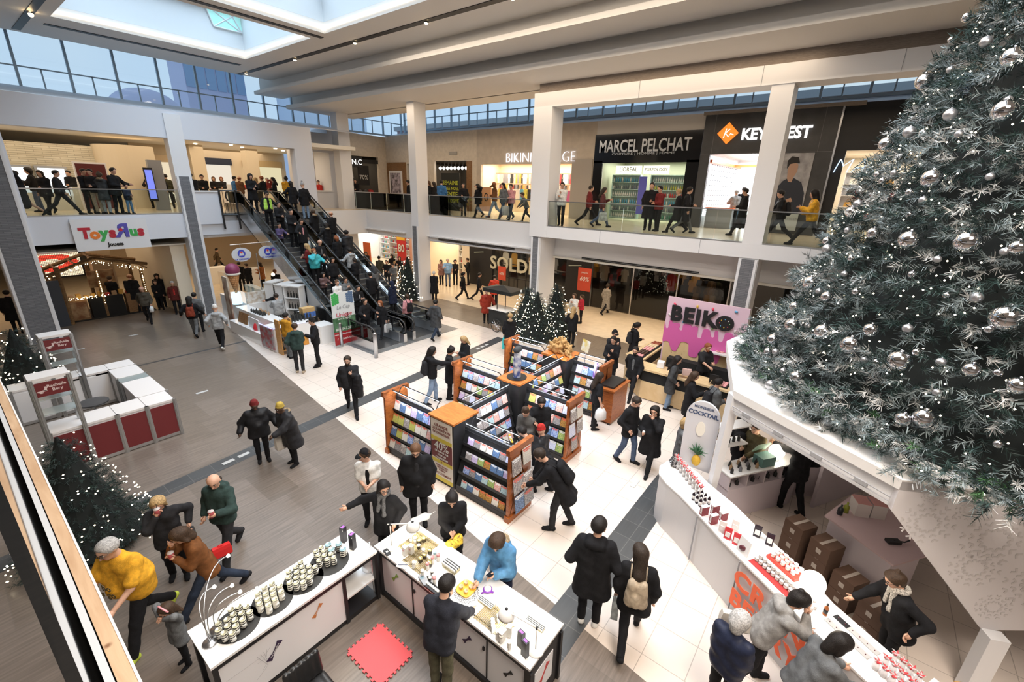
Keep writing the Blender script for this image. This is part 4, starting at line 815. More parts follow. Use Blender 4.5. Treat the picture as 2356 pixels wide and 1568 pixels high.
 if dist<16:
  for sx in (-1,1):
   e=hd((sx*.033,.080,.018));mb.ball(H*e,.0125*H*hs,8,3);e2=hd((sx*.033,.0885,.016));mb.ball(H*e2,.0075*H*hs,6,1)
   mb.tube([H*hd((sx*.016,.095,.036)),H*hd((sx*.034,.095,.042)),H*hd((sx*.05,.082,.036))],.0045*H,5,1)
  mb.tube([H*hd((-.024,.078,-.055)),H*hd((0,.087,-.054)),H*hd((.024,.078,-.055))],[.004*H,.0075*H,.004*H],6,2)
 parts.append((mb.v,mb.f,0));body=npmesh('person',parts[:1],mats)
 me=body.data;nv=len(v);me2=bpy.data.meshes.new('person');me2.from_pydata(v.tolist()+mb.v,[],[tuple(map(int,q)) for q in f]+[tuple(nv+i for i in q) for q in mb.f])
 for m in mats:me2.materials.append(m)
 me2.polygons.foreach_set('material_index',[0]*len(f)+mb.m);me2.polygons.foreach_set('use_smooth',[True]*(len(f)+len(mb.f)));me2.update();body.data=me2;bpy.data.meshes.remove(me)
 body.location=(x,y,z0);body.rotation_euler=(0,0,head_ang);tag(body,label,'person',group)
 tk=.018 if not puffer else .034;cw=(w-1)*.10
 L=[]
 for sx in (-1,1):
  L+=[(upv((sx*(.055+cw*.5),0,.04)),upv((sx*(.075+cw),.0,.22)),.105+tk+cw*.9,.10+tk+cw),(upv((sx*(.075+cw),0,.22)),upv((sx*(.085+cw*.5),-.005,.38)),.10+tk+cw,.10+tk+cw*.4)]
 L+=[(upv((0,-.01,.46)),upv((-.13,-.01,.435)),.062+tk,.048+tk),(upv((0,-.01,.46)),upv((.13,-.01,.435)),.062+tk,.048+tk),(upv((0,0,.42)),neck+np.array([0,-.005,-.01]),.09+tk,.056+tk*.6)]
 if w>1.15:L.append((upv((0,.07*w,.14)),upv((0,.05,.26)),.12+cw*.6,.11))
 hem=-.10-coat
 if coat>0.05:
  for sx in (-1,1):L.append((upv((sx*.06,0,.05)),upv((sx*(.085+cw*.5),(0.0),-.06-coat)),.115+tk+cw*.8,.115+tk+cw*.6+coat*.08))
 else:
  for sx in (-1,1):L.append((upv((sx*.06,0,.05)),upv((sx*.07,0,-.04)),.115+tk+cw*.8,.115+tk+cw*.5))
 for i,(S,E,T) in enumerate(arm):
  if sleeves:L+=[(S,E,.058+tk,.050+tk),(E,T-(T-E)*.10,.048+tk*1.1,.036+tk)]
  else:L+=[(S,S+(E-S)*.75,.062+tk,.060+tk)]
 if 'hood' in extra or 'furhood' in extra or 'hoodup' in extra:
  bk=upv((0,-.10,.50));L+=[(bk+np.array([-.07,0,0]),bk+np.array([.07,0,0]),.06,.06),(upv((-.09,-.02,.54)),bk,.04,.05),(upv((.09,-.02,.54)),bk,.04,.05)]
 v,f=field(sc(L),s,.04*H,fold=.0035 if not puffer else .006,seed=sid,cuts=[(H*upv((0,0,hem)),RT@np.array([0,0,-1.0]))])
 o=npmesh({True:'jacket',False:'shirt'}[coat>.05 or puffer or 'hood' in extra or 'jacket' in extra],[(v,f,0)],[colm(top,'puffer' if puffer else 'cloth')],body)
 L=[(P+np.array([-.055,0,.03]),P+np.array([.055,0,.03]),.112+cw*.7,.112+cw*.7)]
 for a,b,c,_ in leg:L+=[(a,b,.088+cw*.3,.068),(b,c+np.array([0,0,.02]),.066,.056 if bot not in ('leg',) else .045)]
 if 'skirt' in extra:
  L=L[:1]+[(P+np.array([sx*.06,0,0]),P+np.array([sx*.09,0,-.42]),.12,.15) for sx in (-1,1)]
 if 'bareleg' not in extra or 'skirt' in extra:
  v,f=field(sc(L),s,.03*H,fold=.003,seed=sid+5);npmesh('skirt' if 'skirt' in extra else 'trousers',[(v,f,0)],[colm(bot,'denim' if denim else 'cloth')],body)
 for i,(a,b,c,an) in enumerate(leg):
  fd=np.array([(-.12,.12)[i],1.0,0]);fd/=np.linalg.norm(fd);pitch=min(0,an)*.9;fw=np.array([fd[0],math.cos(pitch),math.sin(pitch)]);up_=np.array([0,-math.sin(pitch),math.cos(pitch)])
  hl=c-up_*.035-fw*.03;toe=c-up_*.040+fw*.145
  v,f=field(sc([(hl,c+up_*.02,.042,.046),(hl,hl+fw*.10,.04,.042),(hl+fw*.08,toe,.044,.040)]),min(s,.019),.02*H,cuts=[(H*(hl-up_*.036),-up_)])
  npmesh('shoe',[(v,f,0)],[colm(shoe,'cloth') if shoe!='w' else solem],body)
 st,hk=hair;hm=hairm[hk] if hk in HAIR else colm(hk,'cloth');HP=[]
 face=[(H*hd((0,.062,.0)),headR@np.array([0,1.0,-.62]))]
 if st in ('short','bun','pony','long','shoulder','curly','cap','headband'):
  t_=.012 if st in ('short','cap') else .02;t_=.035 if st=='curly' else t_
  HP=[(hd((0,-.03,.03)),hd((0,.0,.045)),.088*hs+t_,.084*hs+t_)]
  if st!='short' and st!='cap':HP+=[(hd((0,-.06,.0)),hd((0,-.065,-.06)),.075*hs+t_*.5,.06*hs)]
  if st=='curly':HP+=[(hd((0,-.06,-.02)),hd((0,-.05,-.08)),.10,.08)]
 if st in ('long','headband'):
  for sx in (-1,1):HP+=[(hd((sx*.07,-.02,.02)),hd((sx*.085,-.0,-.12)),.035,.035),(hd((sx*.085,.0,-.12)),hd((sx*.08,-.02,-.26)),.035,.022)]
  HP+=[(hd((0,-.07,-.02)),neck+RT@np.array([0,-.11,-.08]),.08,.085),(neck+RT@np.array([0,-.11,-.08]),neck+RT@np.array([0,-.13,-.22]),.08,.05)]
 if st=='shoulder':
  for sx in (-1,1):HP+=[(hd((sx*.07,-.02,.02)),hd((sx*.082,-.01,-.12)),.038,.036)]
  HP+=[(hd((0,-.07,-.02)),hd((0,-.075,-.14)),.075,.07)]
 if st=='bun':HP+=[(hd((0,-.07,.115)),hd((0,-.08,.135)),.042,.038)]
 if st=='pony':HP+=[(hd((0,-.11,.06)),hd((0,-.16,.0)),.03,.035),(hd((0,-.16,.0)),hd((0,-.15,-.16)),.035,.018)]
 if HP:
  cuts=[] if st=='x' else [((H*hd((0,.055,.035))),headR@np.array([0,.9,-.45]))]
  v,f=field(sc(HP),min(s,.02),.025*H,fold=.004 if st in ('curly','long','shoulder','bun') else .002,cuts=cuts,seed=sid);npmesh('hair',[(v,f,0)],[hm],body)
 if st in ('beanie','cap','hoodup','knit') or (len(hair)>2):
  pass
 if st=='bald' and hk!='none':
  v,f=field(sc([(hd((-.07,-.04,-.0)),hd((.07,-.04,-.0)),.04,.04),(hd((0,-.07,-.01)),hd((0,-.07,-.03)),.05,.05)]),min(s,.02),.03*H);npmesh('hair',[(v,f,0)],[hm],body)
 if st=='beanie':
  v,f=field(sc([(hd((0,-.02,.045)),hd((0,-.03,.085)),.105*hs,.09*hs)]),min(s,.02),.03*H,cuts=[(H*hd((0,0,.035)),headR@np.array([0,.12,-1.0]))]);npmesh('knit_hat',[(v,f,0)],[hm],body)
  if 'pompom' in extra:
   v,f=field(sc([(hd((0,-.03,.20)),hd((0,-.03,.205)),.045,.045)]),min(s,.02),.02);npmesh('pompom',[(v,f,0)],[hm],body)
 if st=='hoodup':
  v,f=field(sc([(hd((0,-.03,.03)),hd((0,-.02,.04)),.122*hs,.118*hs),(hd((0,-.06,-.04)),neck+np.array([0,-.03,0]),.10,.11)]),min(s,.02),.03*H,cuts=[(H*hd((0,.065,.0)),headR@np.array([0,1.0,-.25]))]);npmesh('hood',[(v,f,0)],[hm],body)
 if 'cap' in extra:
  cm=colm('k','cloth');v,f=field(sc([(hd((0,-.02,.045)),hd((0,-.015,.075)),.105,.09)]),min(s,.02),.03*H,cuts=[(H*hd((0,0,.045)),headR@np.array([0,0,-1.0]))]);c=npmesh('cap',[(v,f,0)],[cm],body)
  m=MB();pts=[hd((.085*math.sin(q),.07+.11*math.cos(q),.052-.015*math.cos(q))) for q in np.linspace(-1.45,1.45,9)];m.extr([tuple(H*q) for q in pts],tuple(headR@np.array([0,0,.008])))
  b=m.build('cap_peak',cm,None,True);b.parent=c
 if 'glasses' in extra:
  m=MB()
  for sx in (-1,1):
   m.tube([H*hd((sx*.034+.026*math.cos(q),.104,.014+.02*math.sin(q))) for q in np.linspace(0,2*math.pi,11)],.003*H,5);m.tube([H*hd((sx*.06,.10,.018)),H*hd((sx*.09,-.01,.018))],.003*H,5)
  m.tube([H*hd((-.01,.106,.018)),H*hd((.01,.106,.018))],.003*H,5);b=m.build('glasses',GLS);b.parent=body;b.location=(0,0,0)
 if 'beard' in extra:
  v,f=field(sc([(hd((0,.045,-.06)),hd((0,.05,-.09)),.052,.04),(hd((-.05,.02,-.03)),hd((0,.05,-.08)),.032,.04),(hd((.05,.02,-.03)),hd((0,.05,-.08)),.032,.04)]),min(s,.014),.02,cuts=[(H*hd((0,.05,-.040)),headR@np.array([0,.25,1.0]))]);npmesh('beard',[(v,f,0)],[hairm[hk] if hk in HAIR else hairm['b']],body)
 if 'scarf' in extra or 'furhood' in extra or 'whitescarf' in extra:
  fm=M('fur_trim',(.30,.22,.13),.95,bump=1,bscale=90,noise=.4,nscale=60) if 'furhood' in extra else M('grey_scarf',(.10,.10,.105),.9,noise=.5,nscale=90,bump=.5)
  if 'whitescarf' in extra:fm=M('pale_checked_scarf',(.45,.42,.38),.9,noise=.5,nscale=70)
  L=[(neck+np.array([.08*math.cos(q),.075*math.sin(q)-.01-(.06 if 'furhood' in extra else 0),.015+(.02*math.sin(-q) if 'furhood' in extra else 0)]),neck+np.array([.08*math.cos(q+.7),.075*math.sin(q+.7)-.01-(.06 if 'furhood' in extra else 0),.015]),.036,.036) for q in np.arange(0,6.3,.7)]
  if 'furhood' not in extra:L+=[(neck+np.array([-.04,.08,-.02]),upv((-.05,.13,.22)),.035,.04),(neck+np.array([.04,.08,-.02]),upv((.05,.13,.28)),.035,.035)]
  v,f=field(sc(L),min(s,.02),.02,fold=.006);npmesh('scarf' if 'furhood' not in extra else 'fur_trim',[(v,f,0)],[fm],body)
 if 'vest' in extra:
  m=colm((.45,.75,.12),'cloth');L=[]
  for sx in (-1,1):L+=[(upv((sx*.10,.04,.0)),upv((sx*.10,.04,.42)),.105,.085)]
  v,f=field(sc(L),s,.02,cuts=[(H*upv((0,0,.02)),np.array([0,0,-1.0]))]);npmesh('safety_vest',[(v,f,0)],[m],body)
 if 'belly' in extra or 'tshirt2' in extra:pass
 if 'front' in extra:
  v,f=field(sc([(upv((0,.075+cw,.02)),upv((0,.072+cw*.6,.40)),.062+cw*.4,.05)]),s,.02);npmesh('shirt_front',[(v,f,0)],[colm(top2 or 'g','cloth')],body)
 if 'backpack' in extra or 'bagback' in extra:
  bc=colm(top2 or 'k2','cloth');L=[(upv((-.07,-.20,.08)),upv((-.06,-.19,.36)),.09,.075),(upv((.07,-.20,.08)),upv((.06,-.19,.36)),.09,.075),(upv((0,-.27,.10)),upv((0,-.26,.2)),.06,.055)]
  v,f=field(sc(L),s,.04,fold=.003);b=npmesh('backpack',[(v,f,0)],[bc]);b.location=body.location;b.rotation_euler=body.rotation_euler
  tag(b,'backpack worn by the '+label.replace('person ','person ',1)[:90],'backpack')
  b['label']=' '.join(b['label'].split()[:16])
  m=MB()
  for sx in (-1,1):m.tube([H*q for q in (upv((sx*.10,-.14,.40)),upv((sx*.10,-.04,.53)),upv((sx*.11,.09,.46)),upv((sx*.13,.13,.28)),upv((sx*.14,0,.12)),upv((sx*.10,-.13,.10)))],.014,6)
  q=m.build('strap',bc,None,True);q.parent=b;q.location=(0,0,0)
 Mw=Matrix.Translation((x,y,z0))@Matrix.Rotation(head_ang,4,'Z')
 info=dict(o=body,hands=[Mw@Vector(H*(a[2]+(a[2]-a[1])/np.linalg.norm(a[2]-a[1])*.06)) for a in arm],M=Mw,H=H,upv=lambda q:Mw@Vector(H*upv(q)),hd=lambda q:Mw@Vector(H*hd(q)),ang=head_ang,label=label)
 PEOPLE.append(info);return info
# ---- carried things
def carrier_bag(info,hand,mat,label,w=.30,h=.34,d=.12,name='shopping_bag',cat='bag',drop=.12,plastic=False):
 q=info['hands'][hand];t=thing(name,label,cat,(q.x,q.y,q.z-drop-h));o=Vector((q.x,q.y,q.z-drop-h));a=info['ang']
 m=MB();tp=.55 if plastic else .9
 vs=[]
 for z,k,kd in ((0,.82,.8),(h*.12,1,1),(h*.7,1 if not plastic else .92,.9),(h,tp,.5 if plastic else .7)):
  for sx,sy in ((-1,-1),(1,-1),(1,1),(-1,1)):
   c=Matrix.Rotation(a+math.pi/2,3,'Z')@Vector((sx*w/2*k,sy*d/2*kd,z));vs.append(o+c)
 fs=[(0,3,2,1),(12,13,14,15)]+[(4*i+j,4*i+(j+1)%4,4*i+4+(j+1)%4,4*i+4+j) for i in range(3) for j in range(4)]
 m.add(vs,fs);m.build('bag_body',mat,t,plastic)
 m=MB()
 for sy in (-1,1):
  R3=Matrix.Rotation(a+math.pi/2,3,'Z');m.tube([o+R3@Vector((-w*.2,sy*.02,h-.01)),o+R3@Vector((-w*.08,sy*.01,h+drop*.9)),o+R3@Vector((w*.08,sy*.01,h+drop*.9)),o+R3@Vector((w*.2,sy*.02,h-.01))],.006,5)
 m.build('bag_handle',mat,t);return t
def cup(info,hand,label,liquid=(.5,.1,.12)):
 q=info['hands'][hand];t=thing('drink_cup',label,'cup',(q.x,q.y,q.z));c=(q.x+.0,q.y+.0,q.z)
 MB().lathe([(.03,-.04),(.036,.02),(.042,.075)],c,12).build('cup_body',M('clear_cup',liquid,.15,alpha=.85),t,True);MB().lathe([(.044,.072),(.044,.082),(.02,.10)],c,12).build('lid',M('clear_lid',(.8,.8,.8),.2,alpha=.6),t,True)
 MB().tube([(c[0],c[1],c[2]+.0),(c[0]+.01,c[1],c[2]+.17)],.004,5).build('straw',black,t)
P_=person
bag_w=M('white_plastic_bag',(.72,.72,.72),.35);bag_k=M('black_carrier',(.015,.015,.018),.4);bag_t=M('teal_carrier',(.02,.42,.45),.4);bag_p=M('pink_carrier',(.55,.28,.38),.5);bag_g=M('grey_carrier',(.35,.38,.38),.45,noise=.3,nscale=10)
# ---------------- close to the camera, ground floor
yel=P_('person in yellow t-shirt and glasses striding left beside the gift counter',250,1226,'ye','k',('short','g'),mode='h',h=1.94,rel=122,arms=('low','low'),legs='walk',lean=9,w=1.5,sleeves=False,extra=('glasses',),shoe=(.5,.6,.08),hp=15)
a=yel['ang'];c,s_=math.cos(a),math.sin(a)
def attach(o,info):o.parent=info['o'];o.matrix_parent_inverse=info['M'].inverted();return o
for body_,z_,sz in (('hey ho',.36,.13),("let's go",.24,.13)):
 o_=yel['upv']((.0,.285,z_));attach(text(body_,sz,o_,(-math.cos(yel['ang']),-math.sin(yel['ang']),0),Vector((0,0,1)),M('shirt_print_dark',(.10,.07,.02),.8),None,'shirt_print',.002,.003),yel)
bl=P_('person with blonde hair and dark sweater sipping a pink drink',415,1325,'k2','k',('shoulder','bl'),h=1.66,rel=168,arms=('hip','mouth'),legs='stand',lean=6,coat=.12,hp=22)
cup(bl,1,'clear cup of pink drink held by the blonde person')
carrier_bag(bl,0,bag_k,'black fringed handbag hanging from the blonde person\'s arm',.26,.24,.1,'handbag','handbag',.1)
br=P_('person in rust brown sweater drinking through a straw, red bag behind',495,1385,(.17,.065,.02),'dj',('shoulder','b'),h=1.68,rel=95,arms=('chest','mouth'),legs='stride',lean=14,hp=25,denim=True,coat=.08)
cup(br,0,'clear cup of creamy drink held by the person in brown',(.62,.5,.36))
rb_=carrier_bag(br,1,M('red_leather',(.55,.02,.02),.35),'small red and black shoulder bag of the person in brown',.26,.18,.1,'handbag','handbag',.02);rb_.location=br['upv']((.10,-.22,-.16))
P_('person in dark teal hoodie with shaved head carrying a red drink',535,1283,'gr','k2',('bald','n'),h=1.82,rel=142,arms=('cup','pocket'),legs='walk',extra=('hood',),hy=20,hp=22,top2='dt')
cup(PEOPLE[-1],0,'clear cup of red drink held by the person in teal hoodie')
P_('small child in grey knit sweater with pink headband covering their face',430,1525,'g','k',('headband','b'),h=1.08,rel=112,arms=('face','face'),legs='stand',coat=.14,hp=24)
h_=PEOPLE[-1];m=MB();pts=[h_['o'].matrix_world@Vector((0,0,0))]
q0=[Vector(h_['hd']((.108*math.cos(t),-.01+.02,.05+.095*math.sin(t)))) for t in np.linspace(.0,math.pi,12)]
m.tube(q0,.012,6,flat=None);hb=m.build('headband',M('pink_ribbon',(.75,.32,.36),.5),None,True)
hb.parent=h_['o'];hb.matrix_parent_inverse=(Matrix.Translation(h_['o'].location)@Matrix.Rotation(h_['ang'],4,'Z')).inverted()
P_('person in black snowsuit with red and white striped knit hat',608,1058,'k','k',('beanie','dr'),h=1.58,rel=182,arms=('wide','wide'),legs='wide',coat=.1,w=1.25,puffer=True,hp=24,skin='d')
wt=P_('person in olive black parka with mustard knit hat and checked tote',678,1066,'k2','k',('beanie',(.42,.30,.06)),h=1.62,rel=120,arms=('counter','down'),legs='stand',coat=.3,w=1.3,puffer=True,lean=10,extra=('furhood',),skin='d')
tote=M('ringed_tote',(.72,.68,.62),.6)
tb=carrier_bag(wt,1,tote,'white tote bag patterned with coloured rings beside the winter coats',.34,.38,.1,'tote_bag','bag',.02)
pl=P_('person in checked shirt and black band t-shirt with a coat over one arm',812,950,'k2','k',('short','n'),h=1.82,rel=178,arms=('chest','down'),legs='walk',w=1.15,extra=('front','beard'),top2='k',hy=-8)
m=MB();b_=pl['upv']((-.22,.18,.18));
v,f=field([((0,0,.05),(0,.0,-.45),.10,.12),((-.05,.06,.0),(-.08,.08,-.3),.09,.09)],.02,.05,fold=.01);cj=npmesh('coat',[(v,f,0)],[colm('k','puffer')]);cj.location=b_;tag(cj,'black coat carried over the arm of the person in checked shirt','coat')
P_('person in mustard hoodie standing behind the green hoodie',669,822,'yd','g',('short','k'),h=1.72,rel=-50,arms=('belly','belly'),extra=('hood',))
P_('person in dark green hoodie seen from behind by the wine stall',692,856,'gr','k2',('short','b'),h=1.76,rel=-10,arms=('pocket','chest'),extra=('hood',),shoe='bg',w=1.1)
cp=P_('person in black with a black cap by the roll-up banner',733,842,'k','k',('short','k'),h=1.80,rel=100,arms=('cup','down'),extra=('cap',),coat=.05)
gb=carrier_bag(cp,0,M('yellow_print_bag',(.75,.33,.05),.5),'orange and blue printed carrier bag held by the capped person',.28,.30,.14,drop=.06)
P_('person in black hoodie and light jeans wearing a black shoulder bag',996,926,'k','lj',('long','k'),h=1.80,rel=-80,arms=('pocket','reach'),legs='step',extra=('backpack','hood'),denim=True,pos=None)
P_('person in black coat with fur collar browsing the left calendar rack',1036,916,'k','k',('bun','k'),h=1.70,rel=-85,arms=('belly','cup'),legs='stand',coat=.25,hp=25)
P_('person with long ash blonde hair and black coat beyond the calendar rack',1071,880,'k','k',('long','bl'),h=1.66,rel=120,arms=('phone','belly'),coat=.2,hp=26)
P_('stout person in glasses and open black jacket facing the gift counter',956,1018,'k','k',('short','br'),mode='h',h=1.80,rel=176,arms=('down','down'),legs='wide',w=1.4,coat=.16,extra=('glasses','front','jacket'),top2='k2',hp=26)
P_('young person in black cap and white t-shirt under black dungarees',842,1035,'w','k',('short','b'),mode='h',h=1.66,rel=170,arms=('belly','belly'),hy=-60,sleeves=False,extra=('cap','front'),top2='k')
P_('person in grey scarf and black jacket reaching for a perfume box',880,1106,'k','k',('shoulder','k'),mode='h',h=1.70,rel=150,arms=('pocket','side'),coat=.14,extra=('scarf','glasses'),hy=45,hp=14)
pn=P_('person with black ponytail clasping hands over a yellow bag',1040,1126,'k','k',('pony','k'),mode='h',h=1.68,rel=178,arms=('belly','belly'),lean=8,hp=30,coat=.08,extra=('jacket',))
v,f=field([((-.09,0,.0),(.09,0,0),.09,.09)],.012,.03,fold=.008);o=npmesh('handbag',[(v,f,0)],[M('yellow_cloth_bag',(.72,.42,.04),.6,noise=.6,nscale=30)]);o.location=(pn['hands'][0]+pn['hands'][1])*.5+Vector((-.02,-.05,-.13));tag(o,'yellow patterned bag under the clasped hands of the ponytailed person','handbag')
bp=P_('person in blue quilted jacket with fur trimmed hood looking at a phone',1150,1218,'pb','nv',('curly','b'),mode='h',h=1.70,rel=150,arms=('phone','counter'),lean=12,puffer=True,extra=('furhood',),hp=38,hy=10)
t=MB();q=bp['hands'][0];t.ob((q.x,q.y,q.z+.03),(.07,.14,.009),bp['ang'],0,.3);tag(t.build('phone',M('phone_black',(.02,.02,.025),.1),org=q),'dark phone held over the counter by the person in blue','phone')
t=MB();q=bp['hands'][1]
t.tube([q,q+Vector((.03,-.03,-.25)),q+Vector((.10,-.02,-.5)),q+Vector((.12,.03,-.25)),q+Vector((.02,.01,0))],.009,6);tag(t.build('bag_strap',black,org=q),'black looped strap dangling from the hand of the person in blue','strap')
sv=P_('seller in dark checked shirt seen from behind inside the gift counters',1020,1335,M and (.022,.024,.034),'kh',('short','k'),mode='h',h=1.76,rel=-28,arms=('counter','table'),lean=14,w=1.12,hp=14,hy=-15)
ct=P_('tall person in long black coat with a round emblem on the back',1352,1432,'k','k',('short','k'),h=1.92,rel=-4,arms=('pocket','pocket'),legs='wide',coat=.26,w=1.22,extra=('hood','jacket'),hy=-22,hp=5,shoe='w')
cw_=P_('person in black coat with brown wavy hair carrying a beige leather backpack',1446,1470,'k','k',('long','n'),h=1.74,rel=4,arms=('down','down'),legs='walkb',coat=.16,w=1.1,extra=('backpack',),top2='bg',hy=30)
carrier_bag(cw_,0,bag_g,'clear and black carrier bag between the couple on the white tiles',.24,.30,.1)
P_('elderly person with curly grey hair and navy quilted jacket at the cranberry counter',1700,1420,'nv','k',('curly','g'),mode='h',h=1.62,rel=-20,arms=('belly','belly'),puffer=True,w=1.15,extra=('glasses',),hp=25)
gs=P_('person in grey fluffy sweater with hair bun leaning over the counter',1830,1352,(.30,.29,.28),'k',('bun','k'),mode='h',h=1.72,rel=-62,arms=('counter','mouth'),lean=24,legs='step',hp=20,coat=.05,extra=('hood',))
wb=carrier_bag(gs,0,M('cream_leather',(.62,.58,.52),.4),'cream shoulder bag of the person in the grey sweater',.36,.26,.1,'handbag','handbag',.0);wb.location=gs['upv']((.08,-.36,-.12))
P_('person in grey coat with sleek black bob bending over the tasting dishes',1925,1456,'g','k',('shoulder','k'),mode='h',h=1.66,rel=-45,arms=('counter','counter'),lean=20,hp=25,coat=.1,w=1.1)
P_('seller in black with glasses and striped scarf behind the cranberry counter',2082,1318,'k','k',('bun','b'),mode='h',h=1.68,rel=128,arms=('hip','table'),lean=14,w=1.15,extra=('whitescarf','glasses'),hp=26,coat=.12)
P_('seller in black reaching to the round lamp inside the cocktail kiosk',1812,1172,'k','k',('short','k'),h=1.80,rel=48,arms=('reach','pocket'),legs='step',coat=.08,skin='m')
P_('person in camouflage jacket at the back counter of the cocktail kiosk',1745,972,(.10,.08,.04),'k',('short','b'),mode='h',h=1.75,rel=150,arms=('counter','phone'),lean=10)
P_('person in black hood beside the camouflage jacket in the cocktail kiosk',1712,962,'k','k',('hoodup','k'),mode='h',h=1.70,rel=100,arms=('counter','counter'))
P_('person in black jacket and worn jeans walking past the cocktail sign',1440,1062,'k','jn',('short','n'),h=1.80,rel=-120,arms=('pocket','pocket'),legs='step',coat=.08,denim=True,hp=30,extra=('jacket',))
carrier_bag(PEOPLE[-1],0,bag_w,'small white bag behind the person in worn jeans',.2,.22,.1,drop=.05,plastic=True)
ic=P_('person with long black hair and black dress coat eating ice cream',1488,1078,'k','k',('long','k'),h=1.72,rel=165,arms=('mouth','phone2'),legs='walk',coat=.34,w=1.2)
m=MB();q=ic['hands'][1];m.lathe([(.004,-.06),(.028,.02)],q,10,0);m.ball((q.x,q.y,q.z+.035),.034,10,1);tag(m.build('ice_cream_cone',[M('waffle',(.55,.33,.12),.7),M('cream_ice',(.8,.76,.66),.5)],None,True,org=q),'ice cream cone in the hand of the person with black hair','ice cream')
P_('person in black jacket and grey t-shirt striding toward the calendar stall',1450,910,'k','k',('short','k'),h=1.80,rel=165,arms=('fwd','back'),legs='stride',coat=.1,extra=('front','jacket','beard'),top2='g')
P_('person in dark cap standing behind the phone user near the doughnuts',1414,760,'k2','k',('short','k'),mode='h',h=1.78,rel=-150,arms=('chest','belly'),extra=('cap',),coat=.1)
P_('person in black coat reading a phone between the stalls',1413,774,'k','k',('short','k'),mode='h',h=1.80,rel=170,arms=('chest','phone'),coat=.14,hy=-10)
P_('person with pale hood and dark backpack near the doughnut counter',1452,842,'k','k',('pony','k'),h=1.72,rel=-70,arms=('pocket','belly'),coat=.3,extra=('backpack','hood'),top2='k2',hp=25)
gc=P_('person in grey wool coat holding a paper cup, pink shoulder bag',1535,940,'dg','lj',('long','k'),h=1.72,rel=-85,arms=('cup','pocket'),coat=.26,denim=True,lean=4)
cup(gc,0,'white lidded paper cup held by the person in grey wool coat',(.7,.68,.64))
carrier_bag(gc,0,M('pale_pink_leather',(.60,.42,.38),.4),'pale pink shoulder bag against the grey wool coat',.26,.2,.1,'handbag','handbag',-.1)
P_('person with long wavy brown hair and black fur vest at the doughnut stall',1597,856,'k','k',('long','b'),mode='h',h=1.70,rel=-85,arms=('belly','cup'),coat=.36,w=1.1)
P_('person with black backpack partly behind the white kiosk post',1652,872,'g','k',('short','k'),mode='h',h=1.70,rel=-60,arms=('belly','belly'),extra=('backpack',))
P_('short blond person in grey coat next to the cocktail sign',1577,965,'g','k',('curly','bl'),mode='h',h=1.56,rel=-80,arms=('belly','belly'),coat=.2)
dn=P_('seller in black t-shirt carrying a tray behind the doughnut counter',1634,772,'k2','k',('short','r'),mode='h',h=1.82,pos=(14.05,3.12,0),rel=-140,arms=('phone','counter'),sleeves=False,extra=('beard',),hp=14)
at=P_('seller in black t-shirt beside the wooden cash desk',1366,985,'k','k',('long','n'),h=1.66,rel=-60,arms=('down','down'),sleeves=False,coat=.05)
carrier_bag(at,1,bag_w,'white and red plastic bag hanging by the cash desk',.28,.34,.14,drop=.06,plastic=True)
P_('person with dark beard and black sweater browsing inside the calendar stall',1246,912,'k','k',('short','k'),mode='h',h=1.78,rel=-175,arms=('belly','cup'),extra=('beard',),hp=26)
P_('person in brown beanie and grey quilted jacket inside the calendar stall',1213,936,(.07,.065,.06),'k',('beanie','b'),mode='h',h=1.60,rel=150,arms=('phone','belly'),puffer=True,hp=28)
P_('child in red beanie between the calendar racks',1250,986,'k2','k',('beanie',(.40,.025,.02)),mode='h',h=1.38,rel=60,arms=('belly','cup'),hp=20,puffer=True)
P_('tall person in black parka leaning toward the calendars, backpack on',1285,1212,'k','k2',('short','n'),h=1.84,rel=88,arms=('counter','low'),lean=34,legs='step',coat=.22,extra=('backpack','hoodless'),top2='k',hp=28)
P_('person in black bending behind the end panel of the calendar stall',1243,1128,'k','k',('short','k'),h=1.66,rel=70,arms=('low','low'),lean=48,legs='step',coat=.05)
# ---------------- middle distance, right
P_('person in red quilted coat with short white hair beside the coffee cart',1119,742,(.36,.04,.02),'k',('short','w'),h=1.64,rel=185,arms=('wide','down'),puffer=True,coat=.3,w=1.15)
P_('elderly person in long black coat in front of the corner column',1000,690,'k','k',('short','w'),h=1.66,rel=-10,arms=('belly','belly'),coat=.42,w=1.1)
P_('person in grey parka walking away near the escalator foot',1004,779,'dg','dj',('short','k'),h=1.76,rel=-35,arms=('pocket','pocket'),legs='walk',coat=.26,extra=('hood',),puffer=True)
dg_=P_('person in black dungarees and pink top at the escalator foot',941,758,'pk','k',('bun','b'),h=1.64,rel=30,arms=('down','belly'),extra=('backpack',),top2='k',w=1.05)
carrier_bag(dg_,1,bag_w,'white plastic bag of the person in black dungarees',.26,.34,.12,plastic=True)
rb=P_('person with long brown hair and black coat leaving the escalator',881,775,'k','k',('long','r'),h=1.66,rel=150,arms=('down','belly'),legs='walk',coat=.2)
carrier_bag(rb,0,bag_w,'white carrier bag of the brown haired person by the escalator',.26,.36,.1)
P_('person in bright red jacket seen from behind outside the clothes shop',1137,704,(.62,.05,.02),'k',('short','n'),h=1.72,rel=-10,arms=('cup','belly'),coat=.15,puffer=True)
P_('person in black with a fur collar walking before the dark shop door',1066,689,'k','k',('pony','k'),h=1.66,rel=-80,arms=('fwd','back'),legs='walk',coat=.12,extra=('furhood',))
P_('person in striped black sweater walking outside the shop door',1102,691,'k','k',('short','k'),h=1.66,rel=-85,arms=('fwd','down'),legs='walkb')
P_('person in sky blue t-shirt and jeans in the shoe shop entrance',1031,658,(.20,.36,.62),'jn',('short','g'),h=1.80,rel=178,arms=('down','cup'),sleeves=False,w=1.2,denim=True)
